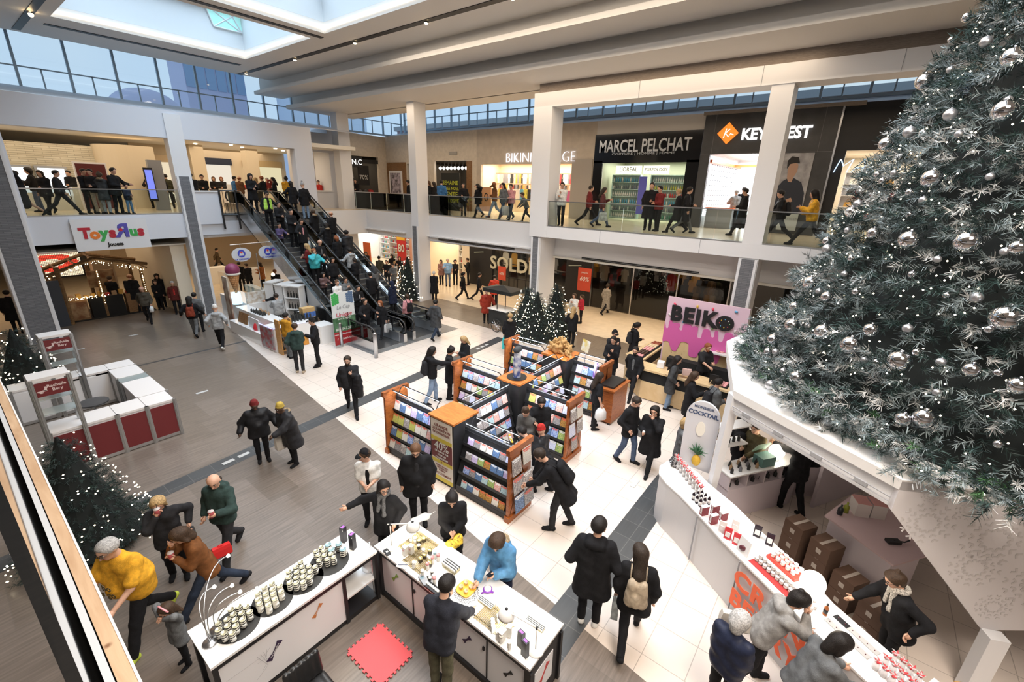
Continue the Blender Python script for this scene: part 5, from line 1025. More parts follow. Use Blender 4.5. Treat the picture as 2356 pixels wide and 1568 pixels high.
P_('person in dusty pink jacket beside the sky blue t-shirt',1016,655,(.30,.16,.14),'k',('long','k'),h=1.66,rel=165,arms=('down','belly'),coat=.15)
P_('person with curly black hair and black jacket in the shoe shop entrance',1048,655,'k','k',('curly','k'),h=1.66,rel=178,arms=('belly','down'))
P_('person in black jacket leaning by the dark shop pier',1077,655,'k','k',('short','n'),h=1.78,rel=100,arms=('chest','pocket'))
fh=P_('person in black coat with cream fur hood by the coffee cart',1174,722,'k','k',('short','bl'),mode='h',h=1.68,rel=-5,arms=('down','belly'),coat=.4,extra=('furhood',))
carrier_bag(fh,0,bag_t,'turquoise carrier bag beside the cream fur hood',.28,.44,.12)
P_('person in long herringbone coat walking past the clothes shop',1392,722,(.27,.25,.22),'k',('bun','n'),h=1.68,rel=-40,arms=('down','belly'),legs='walk',coat=.48,extra=('jacket',))
P_('child in red top beside the lit tree near the shop entrance',1335,743,(.5,.03,.05),'k',('pony','b'),h=1.42,rel=110,arms=('belly','cup'))
P_('person in white top carrying a toddler beside the lit tree',1317,752,'w','k',('shoulder','b'),h=1.64,rel=150,arms=('chest','chest'))
bh=P_('person with long ash hair in black jacket walking past the lit trees',1313,797,'k','k',('long','bl'),h=1.70,rel=-20,arms=('pocket','belly'),coat=.12)
carrier_bag(bh,1,M('mauve_leather',(.36,.22,.20),.4),'mauve handbag of the ash haired person by the lit trees',.28,.26,.12,'handbag','handbag',.0)
# ---------------- middle distance, left
ol=P_('balding person in brown checked jacket and black trousers walking with a white bag',345,741,(.07,.06,.045),'k',('bald','g'),h=1.72,rel=172,arms=('fwd','back'),legs='walk',extra=('jacket',))
carrier_bag(ol,0,bag_w,'white plastic bag of the balding person',.3,.26,.14,drop=.04,plastic=True)
P_('broad bald person in black coat seen from behind at the log cabin stall',318,716,'k','k',('bald','r'),h=1.84,rel=-15,arms=('belly','belly'),coat=.25,w=1.4)
P_('person in dark coat shopping at the log cabin stall',272,716,'k','k',('short','b'),h=1.74,rel=-20,arms=('counter','belly'),coat=.2)
P_('person with large fur hood and black coat beyond the balding person',377,706,'k','k',('hoodup','k'),h=1.70,rel=180,arms=('down','belly'),coat=.25,extra=('furhood',))
P_('young person in black jacket and grey shirt behind the balding person',372,712,'k','k',('short','b'),h=1.50,rel=175,arms=('down','belly'),coat=.1)
P_('person in headscarf and dark coat among the group by the column',398,700,'k','k',('hoodup','k'),h=1.64,rel=178,arms=('belly','belly'),coat=.4)
P_('person in open dark red jacket and red shirt walking towards us',412,722,(.11,.02,.015),'k',('short','g'),h=1.62,rel=178,arms=('down','down'),coat=.1,extra=('front','jacket'),top2='rd')
P_('bald person in long black coat beside the stone column',424,702,'k','k',('bald','r'),h=1.80,rel=170,arms=('down','down'),coat=.4)
P_('person in black hoodie with rust coloured back panel walking away',452,772,'k','g',('hoodup','k'),h=1.72,rel=-12,arms=('wide','wide'),legs='walk',w=1.2,extra=('backpack',),top2=(.22,.04,.02))
P_('person in light grey jacket beside the rust panelled hoodie',463,762,'g','k',('short','k'),h=1.70,rel=-10,arms=('down','down'))
P_('person in pale patterned hoodie and white cap holding a phone',512,800,'lg','k',('beanie','w'),h=1.76,rel=-12,arms=('hip','hip'),legs='walk',extra=('hood',),shoe='w')
P_('person in black coat at the left edge behind the lit tree',12,668,'k','k',('short','k'),mode='h',h=1.80,rel=-10,arms=('down','down'),coat=.3,w=1.3)
# ---------------- wine stall and ice cream stall
P_('seller with white hair and black jacket stretching an arm in the wine stall',643,664,'k','k',('short','w'),mode='h',h=1.78,rel=150,arms=('belly','side'),coat=.05)
P_('person in pale grey sweater with back to us inside the wine stall',635,676,'lg','g',('short','n'),mode='h',h=1.74,rel=20,arms=('counter','belly'))
for (nm,x,y,t_,b2,hr,rl,lg,ar) in (('person in brown jacket striding past the food counter under the escalator',506,622,(.09,.06,.03),'k',('short','k'),-90,'stride',('fwd','back')),('person in black at the near side of the food court rail',512,585,'k','k',('short','k'),80,'walk',('fwd','back')),('person in black seated by the white food counter',505,598,'k','k',('short','n'),100,'stand',('cup','belly')),('person in coral top behind the white food counter',524,600,(.55,.14,.10),'k',('short','n'),120,'stand',('belly','belly')),('person in wine red jacket far behind the food counter',540,590,(.14,.02,.03),'k',('short','n'),150,'stand',('belly','belly')),('person in pale green jacket far behind the food counter',518,584,(.3,.32,.2),'k',('short','n'),160,'stand',('belly','cup')),('person in black under the ice cream sign',560,668,'k','k',('short','k'),0,'stand',('belly','belly')),('person in dark jacket queuing at the ice cream stall',578,672,'k','k',('short','b'),30,'stand',('belly','belly')),('person in orange scarf queuing at the ice cream stall',608,668,(.35,.12,.03),'k',('shoulder','b'),60,'stand',('belly','cup')),('person in black coat under the escalator flank',642,690,'k','k',('short','r'),10,'stand',('belly','belly')),('person standing in the lit corridor left of the column',418,612,'k','k',('short','n'),20,'stand',('belly','down'))):
 P_(nm,x,y,t_,b2,hr,h=1.7,rel=rl,legs=lg,arms=ar,coat=.12)
# ---------------- in front of the ground floor shops behind the escalators
for (nm,x,y,t_,hr,rl,hh) in (('person in olive parka with back to us between escalator and toy shop',876,650,(.05,.05,.035),('short','k'),5,1.76),('person in grey jacket holding a blond child by the lit tree',908,668,'g',('short','k'),150,1.68),('blond child carried beside the lit tree',911,646,'w',('short','bl'),150,1.3),('person in black jacket left of the orange shop poster',846,632,'k',('long','b'),170,1.66),('person in black hood near the shop shelves',828,640,'k',('hoodup','k'),120,1.64),('person in headscarf and black coat by the red sale banner',905,640,'k',('hoodup','k'),150,1.66),('person with long hair standing under the red sale banner',922,646,'k',('long','n'),170,1.66),('person in cream top among the shoppers beside the escalator',828,652,'cr',('bun','n'),-120,1.64),('person in black coat just left of the lit tree',893,660,'k',('short','k'),160,1.72)):
 P_(nm,x,y,t_,'k',hr,h=hh,rel=rl,arms=('belly','cup'),coat=.15)
# ---------------------------------------------------------------- people riding the escalators
def rider(label,px,py,lane,h,rel=None,**k):
 x0,x1=(9.95,10.75) if lane==0 else (11.85,12.65)
 best=None
 for X in np.linspace(x0,x1,25):
  q=atX(px,py,X);e=abs(q[2]-(zst(q[1])+h))
  if best is None or e<best[0]:best=(e,X,q[1])
 _,X,Y=best;z=zst(Y)
 run=(EY1-EY0)/26
 if z>0 and Y<EY1:z=ESL*run*(int((Y-EY0)/run)+1)
 az=90;r=180 if lane==0 else 0
 return person(label,0,0,pos=(X,Y,0),z0=z,h=h,az=90,rel=r if rel is None else rel,legs=k.pop('legs','stand'),**k)
rd=rider
rd('person in black hooded coat at the top of the left escalator',575,408,0,1.80,top='k',hair=('hoodup','k'),arms=('phone','belly'),coat=.25)
rd('person in lime reflective vest near the top of the left escalator',612,448,0,1.76,top='k',hair=('short','k'),arms=('rail','down'),extra=('vest','cap'))
rd('child in dark purple top holding the left rail',641,515,0,1.30,top='pu',hair=('short','k'),arms=('rail','belly'))
rd('person in dark coat and knit hat in the middle of the left escalator',668,484,0,1.74,top='k',hair=('beanie','k'),arms=('belly','belly'),coat=.2)
lp=rd('person with dark hair in pink shirt under a black coat',692,510,0,1.68,top='k',hair=('bun','n'),arms=('down','rail'),coat=.2,extra=('front','jacket'),top2='pk')
carrier_bag(lp,0,bag_g,'grey plastic bag of the person in pink shirt on the escalator',.26,.34,.14,plastic=True)
rd('person with long blond hair and dark red top, back turned',706,560,0,1.64,top='dr',hair=('long','bl'),arms=('belly','rail'),rel=40)
rd('bald person in black coat behind the turquoise jacket',734,550,0,1.80,top='k',hair=('bald','r'),arms=('down','belly'),coat=.2,extra=('front','jacket'),top2='g')
rd('person in turquoise jacket covering their mouth on the left escalator',721,580,0,1.66,top='tl',hair=('pony','r'),arms=('rail','mouth'),w=1.25,puffer=True)
rd('person with long black hair and printed black sweater',764,596,0,1.66,top='k',hair=('long','k'),arms=('down','down'))
rd('child in flowered jacket holding the left handrail',742,628,0,1.22,top=(.12,.07,.07),hair=('hoodup','k'),arms=('rail','belly'),puffer=True)
rd('person in grey coat carrying a baby on the left escalator',793,638,0,1.66,top='g',hair=('bun','n'),arms=('chest','chest'),coat=.2)
rd('baby in white knitted suit and brown hat held on the left escalator',774,646,0,1.58,top='w',hair=('beanie','br'),arms=('belly','belly'))
rd('person in white collar and black jacket holding pink items',820,634,0,1.74,top='k',hair=('short','k'),arms=('phone','phone'),extra=('front','jacket'),top2='lg')
rd('person in dark jacket just behind the banner on the left escalator',838,686,0,1.72,top='k',hair=('short','n'),arms=('rail','rail'))
rd('person in dark jacket between the bald rider and the vest',640,470,0,1.68,top='k',hair=('short','k'),arms=('belly','belly'))
rd('person in black coat on the upper steps of the right escalator',671,436,1,1.70,top='k',hair=('shoulder','k'),arms=('rail','down'),coat=.2)
rd('person in pompom hat, black jacket and pale jeans going up',696,422,1,1.82,top='k',bot='lj',hair=('beanie','g'),arms=('down','down'),coat=.15,extra=('pompom',),denim=True)
rd('person in grey fur hood on the right escalator',722,496,1,1.68,top='k',hair=('short','b'),arms=('down','belly'),coat=.2,extra=('furhood',))
rd('bald person in black leather jacket on the right escalator',762,494,1,1.80,top='k',hair=('bald','r'),arms=('down','belly'),coat=.1)
rd('person with brown fur hood below the grey fur hood',751,526,1,1.66,top='k',hair=('hoodup','k'),arms=('rail','belly'),coat=.2,extra=('furhood',))
rd('person with ginger hair and black jacket on the right escalator',774,544,1,1.66,top='k',hair=('curly','r'),arms=('belly','belly'),coat=.1)
rd('tall person in charcoal parka standing on the right escalator',797,530,1,1.90,top='k2',hair=('short','k'),arms=('belly','belly'),coat=.25,puffer=True,w=1.2,extra=('hood',))
rd('person in light grey hoodie with back to us on the right escalator',806,584,1,1.76,top='lg',hair=('short','k'),arms=('rail','belly'),extra=('hood',))
rd('person in grey jacket low on the right escalator',860,614,1,1.74,top='g',hair=('hoodup','dg'),arms=('down','rail'),coat=.15)
rd('person in black leather jacket low on the right escalator',852,628,1,1.72,top='k',hair=('short','k'),arms=('belly','down'),coat=.1)
rd('person in dark navy hood near the foot of the right escalator',902,648,1,1.66,top='nv',hair=('hoodup','nv'),arms=('belly','belly'),coat=.2)
rd('person with dark hair stepping on the right escalator',817,606,1,1.50,top='k',hair=('bun','n'),arms=('belly','belly'))
# ---------------------------------------------------------------- upper floor people
def up_(label,px,depth,plane='X',**k):
 q=atX(px,450,depth) if plane=='X' else atY(px,450,depth)
 return person(label,0,0,pos=(q[0],q[1],0),z0=UZ+.003,**k)
A=lambda l,px,Y,**k:up_(l,px,Y,'Y',**k)
A('person in white cap and black coat at the far left balcony',30,26.2,top='k',hair=('beanie','w'),h=1.68,rel=-120,arms=('belly','chest'),coat=.15)
A('person in black skirt and coat walking with bare legs',52,25.4,top='k',bot='k',hair=('short','n'),h=1.74,rel=100,arms=('face','belly'),coat=.3,legs='stride',extra=('skirt',))
A('person in jeans at the jewellery counter behind the balcony',84,28.0,top='k',bot='jn',hair=('curly','k'),h=1.76,rel=80,arms=('cup','belly'),denim=True)
A('person with long dark hair smiling at the balcony',108,26.3,top='k',hair=('long','n'),h=1.72,rel=150,arms=('belly','down'),coat=.1,legs='walk')
A('person in black top and patterned trousers striding by the balcony',140,25.5,top='k',bot='k2',hair=('short','k'),h=1.80,rel=-105,arms=('belly','fwd'),legs='stride',w=1.1)
A('seller in black behind the white jewellery counter',172,30.0,top='k',hair=('short','k'),h=1.72,rel=150,arms=('belly','belly'))
A('person in black patterned trousers in front of the red screen',204,26.0,top='k',bot='k2',hair=('short','k'),h=1.78,rel=-140,arms=('belly','belly'),coat=.05)
A('person in dark jacket and beige trousers by the balcony',221,25.7,top='k',bot='bg',hair=('short','k'),h=1.78,rel=160,arms=('belly','belly'))
A('person in grey hooded parka and pale trousers by the balcony',240,25.5,top='dg',bot='lg',hair=('bun','b'),h=1.66,rel=-20,arms=('belly','belly'),coat=.25,extra=('furhood',))
A('tall person in black coat leaning on the glass handrail',268,25.4,top='k',bot='k',hair=('short','k'),h=1.86,rel=-130,arms=('rail','belly'),coat=.12,lean=6,w=1.15)
A('child in dark blue jacket looking over the far left balcony',293,25.3,top='nv',bot='lb',hair=('short','k'),h=1.2,rel=-140,arms=('belly','belly'),puffer=True)
A('person in black coat and grey hair in the lit passage',372,28.5,top='k',bot='k2',hair=('bald','g'),h=1.80,rel=0,arms=('belly','down'),coat=.3,w=1.25)
A('person pushing a pram in the lit passage',352,29.5,top='k',bot='k',hair=('short','k'),h=1.70,rel=170,arms=('cup','cup'))
A('person in olive jacket behind the grey haired one',390,29.2,top='ol',bot='k',hair=('short','k'),h=1.70,rel=10,arms=('belly','down'))
A('person in black behind the half wall beside the column',447,26.0,top='k',hair=('short','k'),h=1.76,rel=20,arms=('belly','belly'),w=1.2)
A('person with glasses in black sweater behind the half wall',472,27.0,top='k',hair=('short','k'),h=1.72,rel=175,arms=('belly','belly'))
A('person with brown hair behind the sweet shop counter',498,31.5,top='k',hair=('long','br'),h=1.66,rel=175,arms=('belly','belly'))
A('person with ginger hair behind the sweet shop counter',516,31.8,top='k2',hair=('shoulder','r'),h=1.66,rel=170,arms=('belly','belly'))
A('person in bright blue jacket at the escalator head',544,27.2,top='bl',hair=('short','k'),h=1.70,rel=-60,arms=('belly','belly'))
A('person in rust coloured jacket at the escalator head',556,26.8,top='br',hair=('bald','r'),h=1.70,rel=-40,arms=('belly','belly'))
A('person in black with blond hair behind the hooded rider',594,27.0,top='k',hair=('shoulder','bl'),h=1.66,rel=20,arms=('belly','belly'))
A('person in dark red fleece at the escalator head',609,26.6,top='k',hair=('short','r'),h=1.74,rel=60,arms=('chest','belly'))
A('person with grey hair raising a phone at the escalator head',620,28.2,top='dr',hair=('short','g'),h=1.68,rel=160,arms=('face','belly'))
A('person with long black hair walking at the escalator head',634,26.6,top='k',hair=('long','k'),h=1.70,rel=90,arms=('belly','belly'),coat=.3)
A('person in mustard yellow top seen from behind upstairs',663,26.4,top='ye',hair=('bun','k'),h=1.76,rel=0,arms=('belly','belly'),w=1.2)
A('person in navy beside the mustard yellow top',682,27.5,top='nv',hair=('short','g'),h=1.64,rel=160,arms=('belly','belly'))
A('person in black inside the small opening by the corner column',724,28.6,top='k',hair=('short','k'),h=1.62,rel=150,arms=('belly','belly'))
A('person in red jacket inside the small opening by the corner column',736,28.2,top='rd',hair=('short','n'),h=1.62,rel=160,arms=('belly','belly'))
B=lambda l,px,X,**k:up_(l,px,X,'X',**k)
B('person in black coat outside the dark fashion shop',808,18.4,top='k',bot='k',hair=('short','k'),h=1.66,rel=170,arms=('belly','down'),coat=.2)
B('taller person in black outside the dark fashion shop',820,18.8,top='k',bot='k2',hair=('short','k'),h=1.78,rel=170,arms=('belly','down'))
B('person in black coat half hidden by the second column',941,17.8,top='k',bot='k',hair=('short','k'),h=1.76,rel=90,arms=('down','down'),coat=.25)
B('person with fair hair and black coat right of the second column',988,18.2,top='k',bot='k',hair=('shoulder','br'),h=1.74,rel=120,arms=('belly','belly'),coat=.2)
B('person with cream bag left of the blue checked shirt',1000,18.4,top='k',bot='k',hair=('long','n'),h=1.70,rel=60,arms=('belly','belly'),coat=.05)
B('person in blue checked shirt next to the sale poster',1016,17.6,top='bl',bot='k2',hair=('short','k'),h=1.80,rel=0,arms=('belly','down'))
B('person in black jacket right of the sale poster',1066,17.8,top='k',bot='k2',hair=('short','k'),h=1.66,rel=170,arms=('down','belly'),coat=.1,w=1.1)
B('person carrying a small child on the shoulder',1100,17.7,top='k',bot='k2',hair=('hoodup','k'),h=1.68,rel=130,arms=('up','belly'),legs='walk',coat=.1)
B('person in tan jacket walking past the swimwear shop',1138,18.6,top='br',bot='lj',hair=('short','r'),h=1.80,rel=100,arms=('face','belly'),legs='walk',denim=True)
lb_=B('person in grey jacket carrying a big white bag upstairs',1158,17.6,top='g',bot='jn',hair=('long','k'),h=1.76,rel=130,arms=('down','belly'),legs='walk',denim=True)
carrier_bag(lb_,0,bag_w,'large white bag carried past the swimwear shop',.34,.44,.14)
lb_=B('person in pink sweater carrying a mauve bag upstairs',1176,17.8,top='pk',bot='k',hair=('short','n'),h=1.72,rel=150,arms=('belly','down'),legs='walk')
carrier_bag(lb_,1,bag_p,'mauve bag beside the pink sweater upstairs',.3,.4,.12)
B('child in blue and grey bending forward by the balcony',1212,17.6,top='g',bot='k',hair=('short','b'),h=1.36,rel=120,arms=('low','low'),lean=25,legs='walk')
wsh=B('person in white shirt and black tie leaning on the balcony rail',1293,16.9,top='w',bot='k',hair=('short','k'),h=1.78,rel=170,arms=('cross','chest'),legs='step',extra=('glasses',))
B('person in dark red jacket walking past the grey wall upstairs',1357,18.3,top='dr',bot='k',hair=('short','n'),h=1.80,rel=-85,arms=('belly','down'),legs='stride')
wq=B('person in maroon top carrying coats and shopping upstairs',1388,17.9,top=(.10,.03,.03),bot='jn',hair=('long','n'),h=1.66,rel=-85,arms=('cup','down'),legs='walk',denim=True)
carrier_bag(wq,1,bag_g,'grey shopping bag in front of the maroon top upstairs',.34,.36,.14)
B('person in long dark coat outside the hair salon',1498,18.2,top='k',bot='k',hair=('short','k'),h=1.84,rel=175,arms=('belly','down'),coat=.4,w=1.3)
B('child carried outside the hair salon',1519,18.1,top='dr',bot='k',hair=('short','k'),h=1.72,rel=130,arms=('belly','belly'))
B('person with fair hair and black coat outside the hair salon',1563,18.0,top='k',bot='k',hair=('short','bl'),h=1.68,rel=90,arms=('belly','belly'),coat=.3,legs='walk')
B('person in black coat and grey jeans at the edge of the hair salon',1583,18.2,top='k',bot='g',hair=('short','k'),h=1.76,rel=-80,arms=('belly','down'),coat=.35,legs='walk')
B('person with grey hair and white hoodie inside the eyewear shop',1694,22.6,top='lg',bot='k',hair=('short','g'),h=1.68,rel=20,arms=('cup','belly'))
B('person in black jacket and pale jeans inside the eyewear shop',1710,22.8,top='k',bot='lb',hair=('short','n'),h=1.80,rel=0,arms=('belly','belly'))
B('person in long black coat half hidden by the near column upstairs',1716,19.0,top='k',bot='k',hair=('short','k'),h=1.76,rel=100,arms=('belly','belly'),coat=.5,legs='walk')
B('person in padded black jacket with backpack striding past the poster',1806,17.6,top='k',bot='k2',hair=('short','k'),h=1.78,rel=100,arms=('belly','cup'),legs='stride',lean=8,puffer=True,extra=('backpack',),top2='k2')
B('person in mustard padded jacket and black hood walking upstairs',1880,17.2,top='ye',bot='k',hair=('hoodup','k'),h=1.80,rel=95,arms=('cup','belly'),legs='stride',puffer=True,lean=4)
# ================================================================ gift counters (front)
CZ=.95
def counter_unit(label,x0,x1,y0,y1,doors,name='display_counter',face='Y'):
 t=thing(name,label,'counter',((x0+x1)/2,(y0+y1)/2,0))
 MB().box(x0,x1,y0,y1,CZ-.035,CZ).build('worktop',gloss,t)
 MB().box(x0+.01,x1-.01,y0+.01,y1-.01,CZ-.10,CZ-.035).build('edge_band',black,t)
 return t
tA=counter_unit('long white counter carrying groups of striped tins',.78,3.03,4.78,5.5,1)
MB().box(.85,2.45,4.82,5.45,.08,CZ-.1).build('body',[white],tA);MB().box(2.45,3.0,5.40,5.45,.08,CZ-.1).build('back_panel',M('counter_grey',(.25,.25,.26),.6),tA);MB().box(2.45,3.0,4.85,5.4,.38,.41).build('shelf',gloss,tA)
for x in (.80,2.44,2.98):MB().box(x,x+.05,4.80,4.86,0,CZ-.1).build('leg',black,tA);MB().box(x,x+.05,5.43,5.49,0,CZ-.1).build('leg',black,tA)
MB().box(.8,3.0,4.82,5.48,0,.08).build('plinth',black,tA)
tB=counter_unit('white counter crowded with jars, candles and lamps',3.06,3.80,1.95,4.90,1)
MB().box(3.12,3.75,2.05,4.82,.08,CZ-.1).build('body',white,tB);MB().box(3.08,3.78,1.97,4.88,0,.08).build('plinth',black,tB);MB().box(3.09,3.77,1.97,2.05,.08,CZ-.1).build('end_panel',black,tB)
for y in (4.84,1.97):MB().box(3.07,3.12,y-.03,y+.03,0,CZ-.1).build('leg',black,tB);MB().box(3.74,3.79,y-.03,y+.03,0,CZ-.1).build('leg',black,tB)
for y in (4.1,3.35,2.65):MB().box(3.108,3.122,y-.008,y+.008,.1,CZ-.12).build('door_gap',black,tB)
for y in (4.05,2.7):MB().ob((3.105,y,.6),(.02,.03,.05)).build('latch',black,tB)
def bowtie(t,c,xd,s,mat,txt=None):
 x=Vector(xd).normalized();u=Vector((0,0,1));nrm=x.cross(u);a=.9;p=[(-1,-.32),(-.2,-.12),(.2,-.12),(1,-.32),(1,.32),(.2,.12),(-.2,.12),(-1,.32)]
 ca,sa=math.cos(a),math.sin(a);m=MB();m.extr([Vector(c)+x*(q[0]*ca-q[1]*sa)*s+u*(q[0]*sa+q[1]*ca)*s for q in p],nrm*.004);m.build('sticker',mat,t)
 if txt:text(txt,s*.28,Vector(c)+nrm*.006,x*ca+u*sa,u*ca-x*sa,M('white_print',(.7,.7,.68),.6),t,'sticker_lettering',.001)
bowtie(tA,(1.45,4.815,.50),(1,0,0),.13,M('sticker_plum',(.04,.02,.06),.5),'Ma Lavandes');bowtie(tA,(2.05,4.815,.63),(1,0,0),.10,M('sticker_orange',(.55,.20,.06),.5),'Lavandes')
bowtie(tB,(3.115,4.5,.55),(0,-1,0),.10,M('sticker_green',(.25,.38,.08),.5));bowtie(tB,(3.115,3.0,.5),(0,-1,0),.10,M('sticker_plum',(.04,.02,.06),.5));bowtie(tB,(3.115,2.3,.5),(0,-1,0),.09,M('sticker_black',(.02,.02,.02),.5))
m=MB()
for k in range(5):m.tube([(1.2+.1*k*math.sin(k),4.817,.25+.08*k),(1.35,4.817,.35+.05*k),(1.25+.04*k,4.817,.6)],.0015,4)
m.build('sketch_print',M('sketch_grey',(.35,.35,.36),.6),tA)
m=MB();m.box(3.2,3.6,1.962,1.97,.25,.7);m.build('poster_panel',white,tB);bowtie(tB,(3.4,1.962,.5),(1,0,0),.14,M('sticker_red',(.5,.05,.05),.5))
tb=M('tin_black',(.02,.02,.02),.4);tw=M('tin_white',(.75,.72,.64),.45);tl=M('tin_lid',(.58,.56,.42),.25,metal=.7);tlb_=M('tin_lid_blue',(.35,.52,.58),.25,metal=.5);lab=M('tin_label',(.75,.75,.72),.6)
def mk_tin(striped,r=.036,h=.125):
 def f():
  m=MB();n=7
  for i in range(n):m.lathe([(r,h*i/n),(r,h*(i+1)/n)],(0,0,0),14,(i%2) if striped else 1)
  m.lathe([(r*1.04,h-.004),(r*1.04,h+.006),(r*.9,h+.008),(r*.86,h+.003),(0,h+.003)],(0,0,0),14,2)
  m.box(-r*.6,r*.6,-r*1.02,-r*.8,h*.25,h*.6,3);return m
 return f
Z=3.751
GR=[('striped tins nearest the goose-neck lamp',1,0,[(270,1065),(345,1030),(400,985),(470,975),(540,965),(380,945),(510,920),(445,920),(415,1035),(480,1030),(420,1085),(350,1085),(270,1120),(320,1145),(390,1145)]),('cream tins on the second black disc',0,0,[(735,720),(670,755),(800,740),(612,805),(738,770),(678,810),(745,810),(812,790),(612,860),(692,860),(760,855),(627,895),(702,905)]),('striped tins on the third black disc',1,0,[(980,535),(938,578),(993,577),(1050,573),(1105,575),(878,618),(945,625),(1005,615),(1062,618),(877,668),(942,670),(1002,660),(1055,668),(887,712),(942,715),(1002,708)]),('striped tins beside the black boxes',1,0,[(1158,408),(1112,442),(1180,437),(1133,475),(1185,477),(1240,465),(1140,522),(1210,510),(1266,495)]),('larger blue lidded tins beside the black boxes',1,1,[(1218,380),(1310,375),(1247,422),(1345,420)])]
gk={}
for gi,(nm,st_,big,L_) in enumerate(GR):
 key=(st_,big);pts=[]
 for a,b in L_:
  g=G(430+a/Z,1150+b/Z,CZ+.13);g=(min(max(g[0],.86),2.96),min(max(g[1],4.86),5.42),CZ+.006);
  for _ in range(6):
   for q in pts:
    dx,dy=g[0]-q[0],g[1]-q[1];d_=math.hypot(dx,dy)
    if d_<.074:g=(g[0]+dx/max(d_,.01)*(.075-d_),g[1]+dy/max(d_,.01)*(.075-d_),g[2])
  pts.append(g)
 for g in pts:inst(('tin',st_,big),mk_tin(st_,.036 if not big else .046,.125 if not big else .12),'tea_tin',[tb,tw,tl if not big else tlb_,lab],g,gi*.3,'one of the '+nm,'tin',nm,None,True)
 if gi<4:
  if gi==3:pts+=[(2.62,5.1,0)]
  cx,cy=sum(p[0] for p in pts)/len(pts),sum(p[1] for p in pts)/len(pts);r_=(.26,.25,.26,.27)[gi]
  m=MB();m.lathe([(0,0),(r_,0),(r_,.005),(0,.005)],(cx+.03,cy-.0,CZ),32);o=m.build('serving_disc',M('disc_black',(.012,.012,.012),.6),org=(cx,cy,CZ));o.scale=(1,min(1,.33/r_),1);o.location.y=min(max(cy,CZ*0+4.80+.33),5.48-.33)
  tag(o,('black disc under the tins nearest the goose-neck lamp','black disc under the cream tins','black disc under the third group of tins','black disc under the tins beside the black boxes')[gi],'disc')
t=thing('goose_neck_lamp','chrome lamp with five thin goose necks on the counter corner','lamp',(.92,5.2,CZ))
for c in ((.90,5.12),(1.02,5.24)):m=MB();m.lathe([(0,0),(.085,0),(.08,.018),(.01,.03),(0,.03)],(*c,CZ),24);m.build('base',steel,t,True)
for k_,(bx,by,tx,ty,tz,up) in enumerate(((.90,5.12,1.42,5.72,1.50,.62),(.92,5.14,1.15,5.50,1.35,.5),(.94,5.16,1.30,5.36,1.34,.45),(1.02,5.24,1.34,5.25,1.28,.4),(1.04,5.22,1.5,5.16,1.26,.35))):
 p0=Vector((bx,by,CZ+.02));p3=Vector((tx,ty,tz));p1=p0+Vector((-.06,-.02,up*.8));p2=p3+Vector((-.25,-.02,.10))
 pts=[(1-q)**3*p0+3*(1-q)**2*q*p1+3*(1-q)*q*q*p2+q**3*p3 for q in np.linspace(0,1,14)];m=MB();m.tube(pts,.007,6);m.build('neck',steel,t,True)
 m=MB();m.lathe([(.014,.02),(.022,.005),(.022,-.012),(0,-.012)],p3,12);m.build('lamp_head',Memit('led_head',(1,.97,.85),4),t,True)
for q in ((1.2,5.15),(1.9,5.15),(2.5,5.15)):area(q[0],q[1],1.75,.5,.3,5.0*LK,(1,.92,.78),name='counter_lamp_light')
for k_,(px,py) in enumerate(((788,1212),(809,1228))):
 g=G(px,py,CZ+.27);m=MB();m.ob((g[0],g[1],CZ+.135),(.075,.075,.27),R(15),0);m.ob((g[0],g[1],CZ+.272),(.06,.04,.004),R(15),1);m.ob((g[0]-.012,g[1]-.037,CZ+.24),(.05,.004,.02),R(15),2)
 tag(m.build('gift_box',[M('box_black',(.012,.010,.014),.35),M('box_purple',(.30,.10,.42),.4),M('white_print',(.7,.7,.68),.6)],org=(g[0],g[1],CZ)),('tall black gift box at the back edge of the tin counter','tall black gift box at the corner of the tin counter')[k_],'gift box')
# ---- counter B goods
def gb_(px,py,h=0.0):g=G(px,py,CZ+h);return (min(max(g[0],3.10),3.76),min(max(g[1],2.0),4.86),CZ)
K=5.226;zb=lambda x,y,h=0.0:gb_(860+x/K,1150+y/K,h)
slat=M('bamboo_slat',(.30,.22,.08),.5)
for k_,(xa,ya,xb,yb) in enumerate(((3.28,4.15,3.70,4.62),(3.14,3.95,3.42,4.35),(3.13,2.42,3.45,2.92))):
 t=thing('bamboo_mat',('slatted bamboo rack under the jars near the first lamp','slatted bamboo rack at the seller side','slatted bamboo rack under the second lamp')[k_],'rack',(xa,ya,CZ));m=MB();n=int((yb-ya)/.022)
 for i in range(n):m.box(xa,xb,ya+i*.022,ya+i*.022+.011,CZ+.008,CZ+.014)
 m.box(xa+.03,xa+.05,ya,yb,CZ,CZ+.008,1);m.box(xb-.05,xb-.03,ya,yb,CZ,CZ+.008,1);m.build('slats',[slat,black],t)
jd=M('jar_dark',(.05,.04,.03),.2);jg=M('jar_gold',(.55,.48,.22),.25,metal=.6);jw=M('jar_white',(.75,.73,.68),.4);jb=M('jar_blue',(.30,.48,.55),.4);jp=M('jar_pink',(.6,.25,.25),.4);jpu=M('ribbon_purple',(.20,.04,.40),.5)
def mk_jar(r,h):
 return lambda:MB().lathe([(r*.9,0),(r,h*.1),(r,h*.75),(r*.92,h*.78)],(0,0,0),14,0).lathe([(r*1.03,h*.76),(r*1.03,h),(0,h)],(0,0,0),14,1)
JL=[(675,600,.05,0),(735,630,.1,3),(610,655,.05,0),(560,700,.05,0),(775,660,.1,4),(600,605,.05,2),(705,690,.1,4),(645,765,.1,4),(545,480,.1,0),(605,455,.1,0),(540,545,.06,1),(440,440,.1,2),(500,455,.1,2),(655,905,.0,1),(700,860,.0,1),(715,905,.0,1),(675,935,.0,1),(728,935,.0,4),(480,750,.06,2),(585,850,.06,2),(690,730,.05,0)]
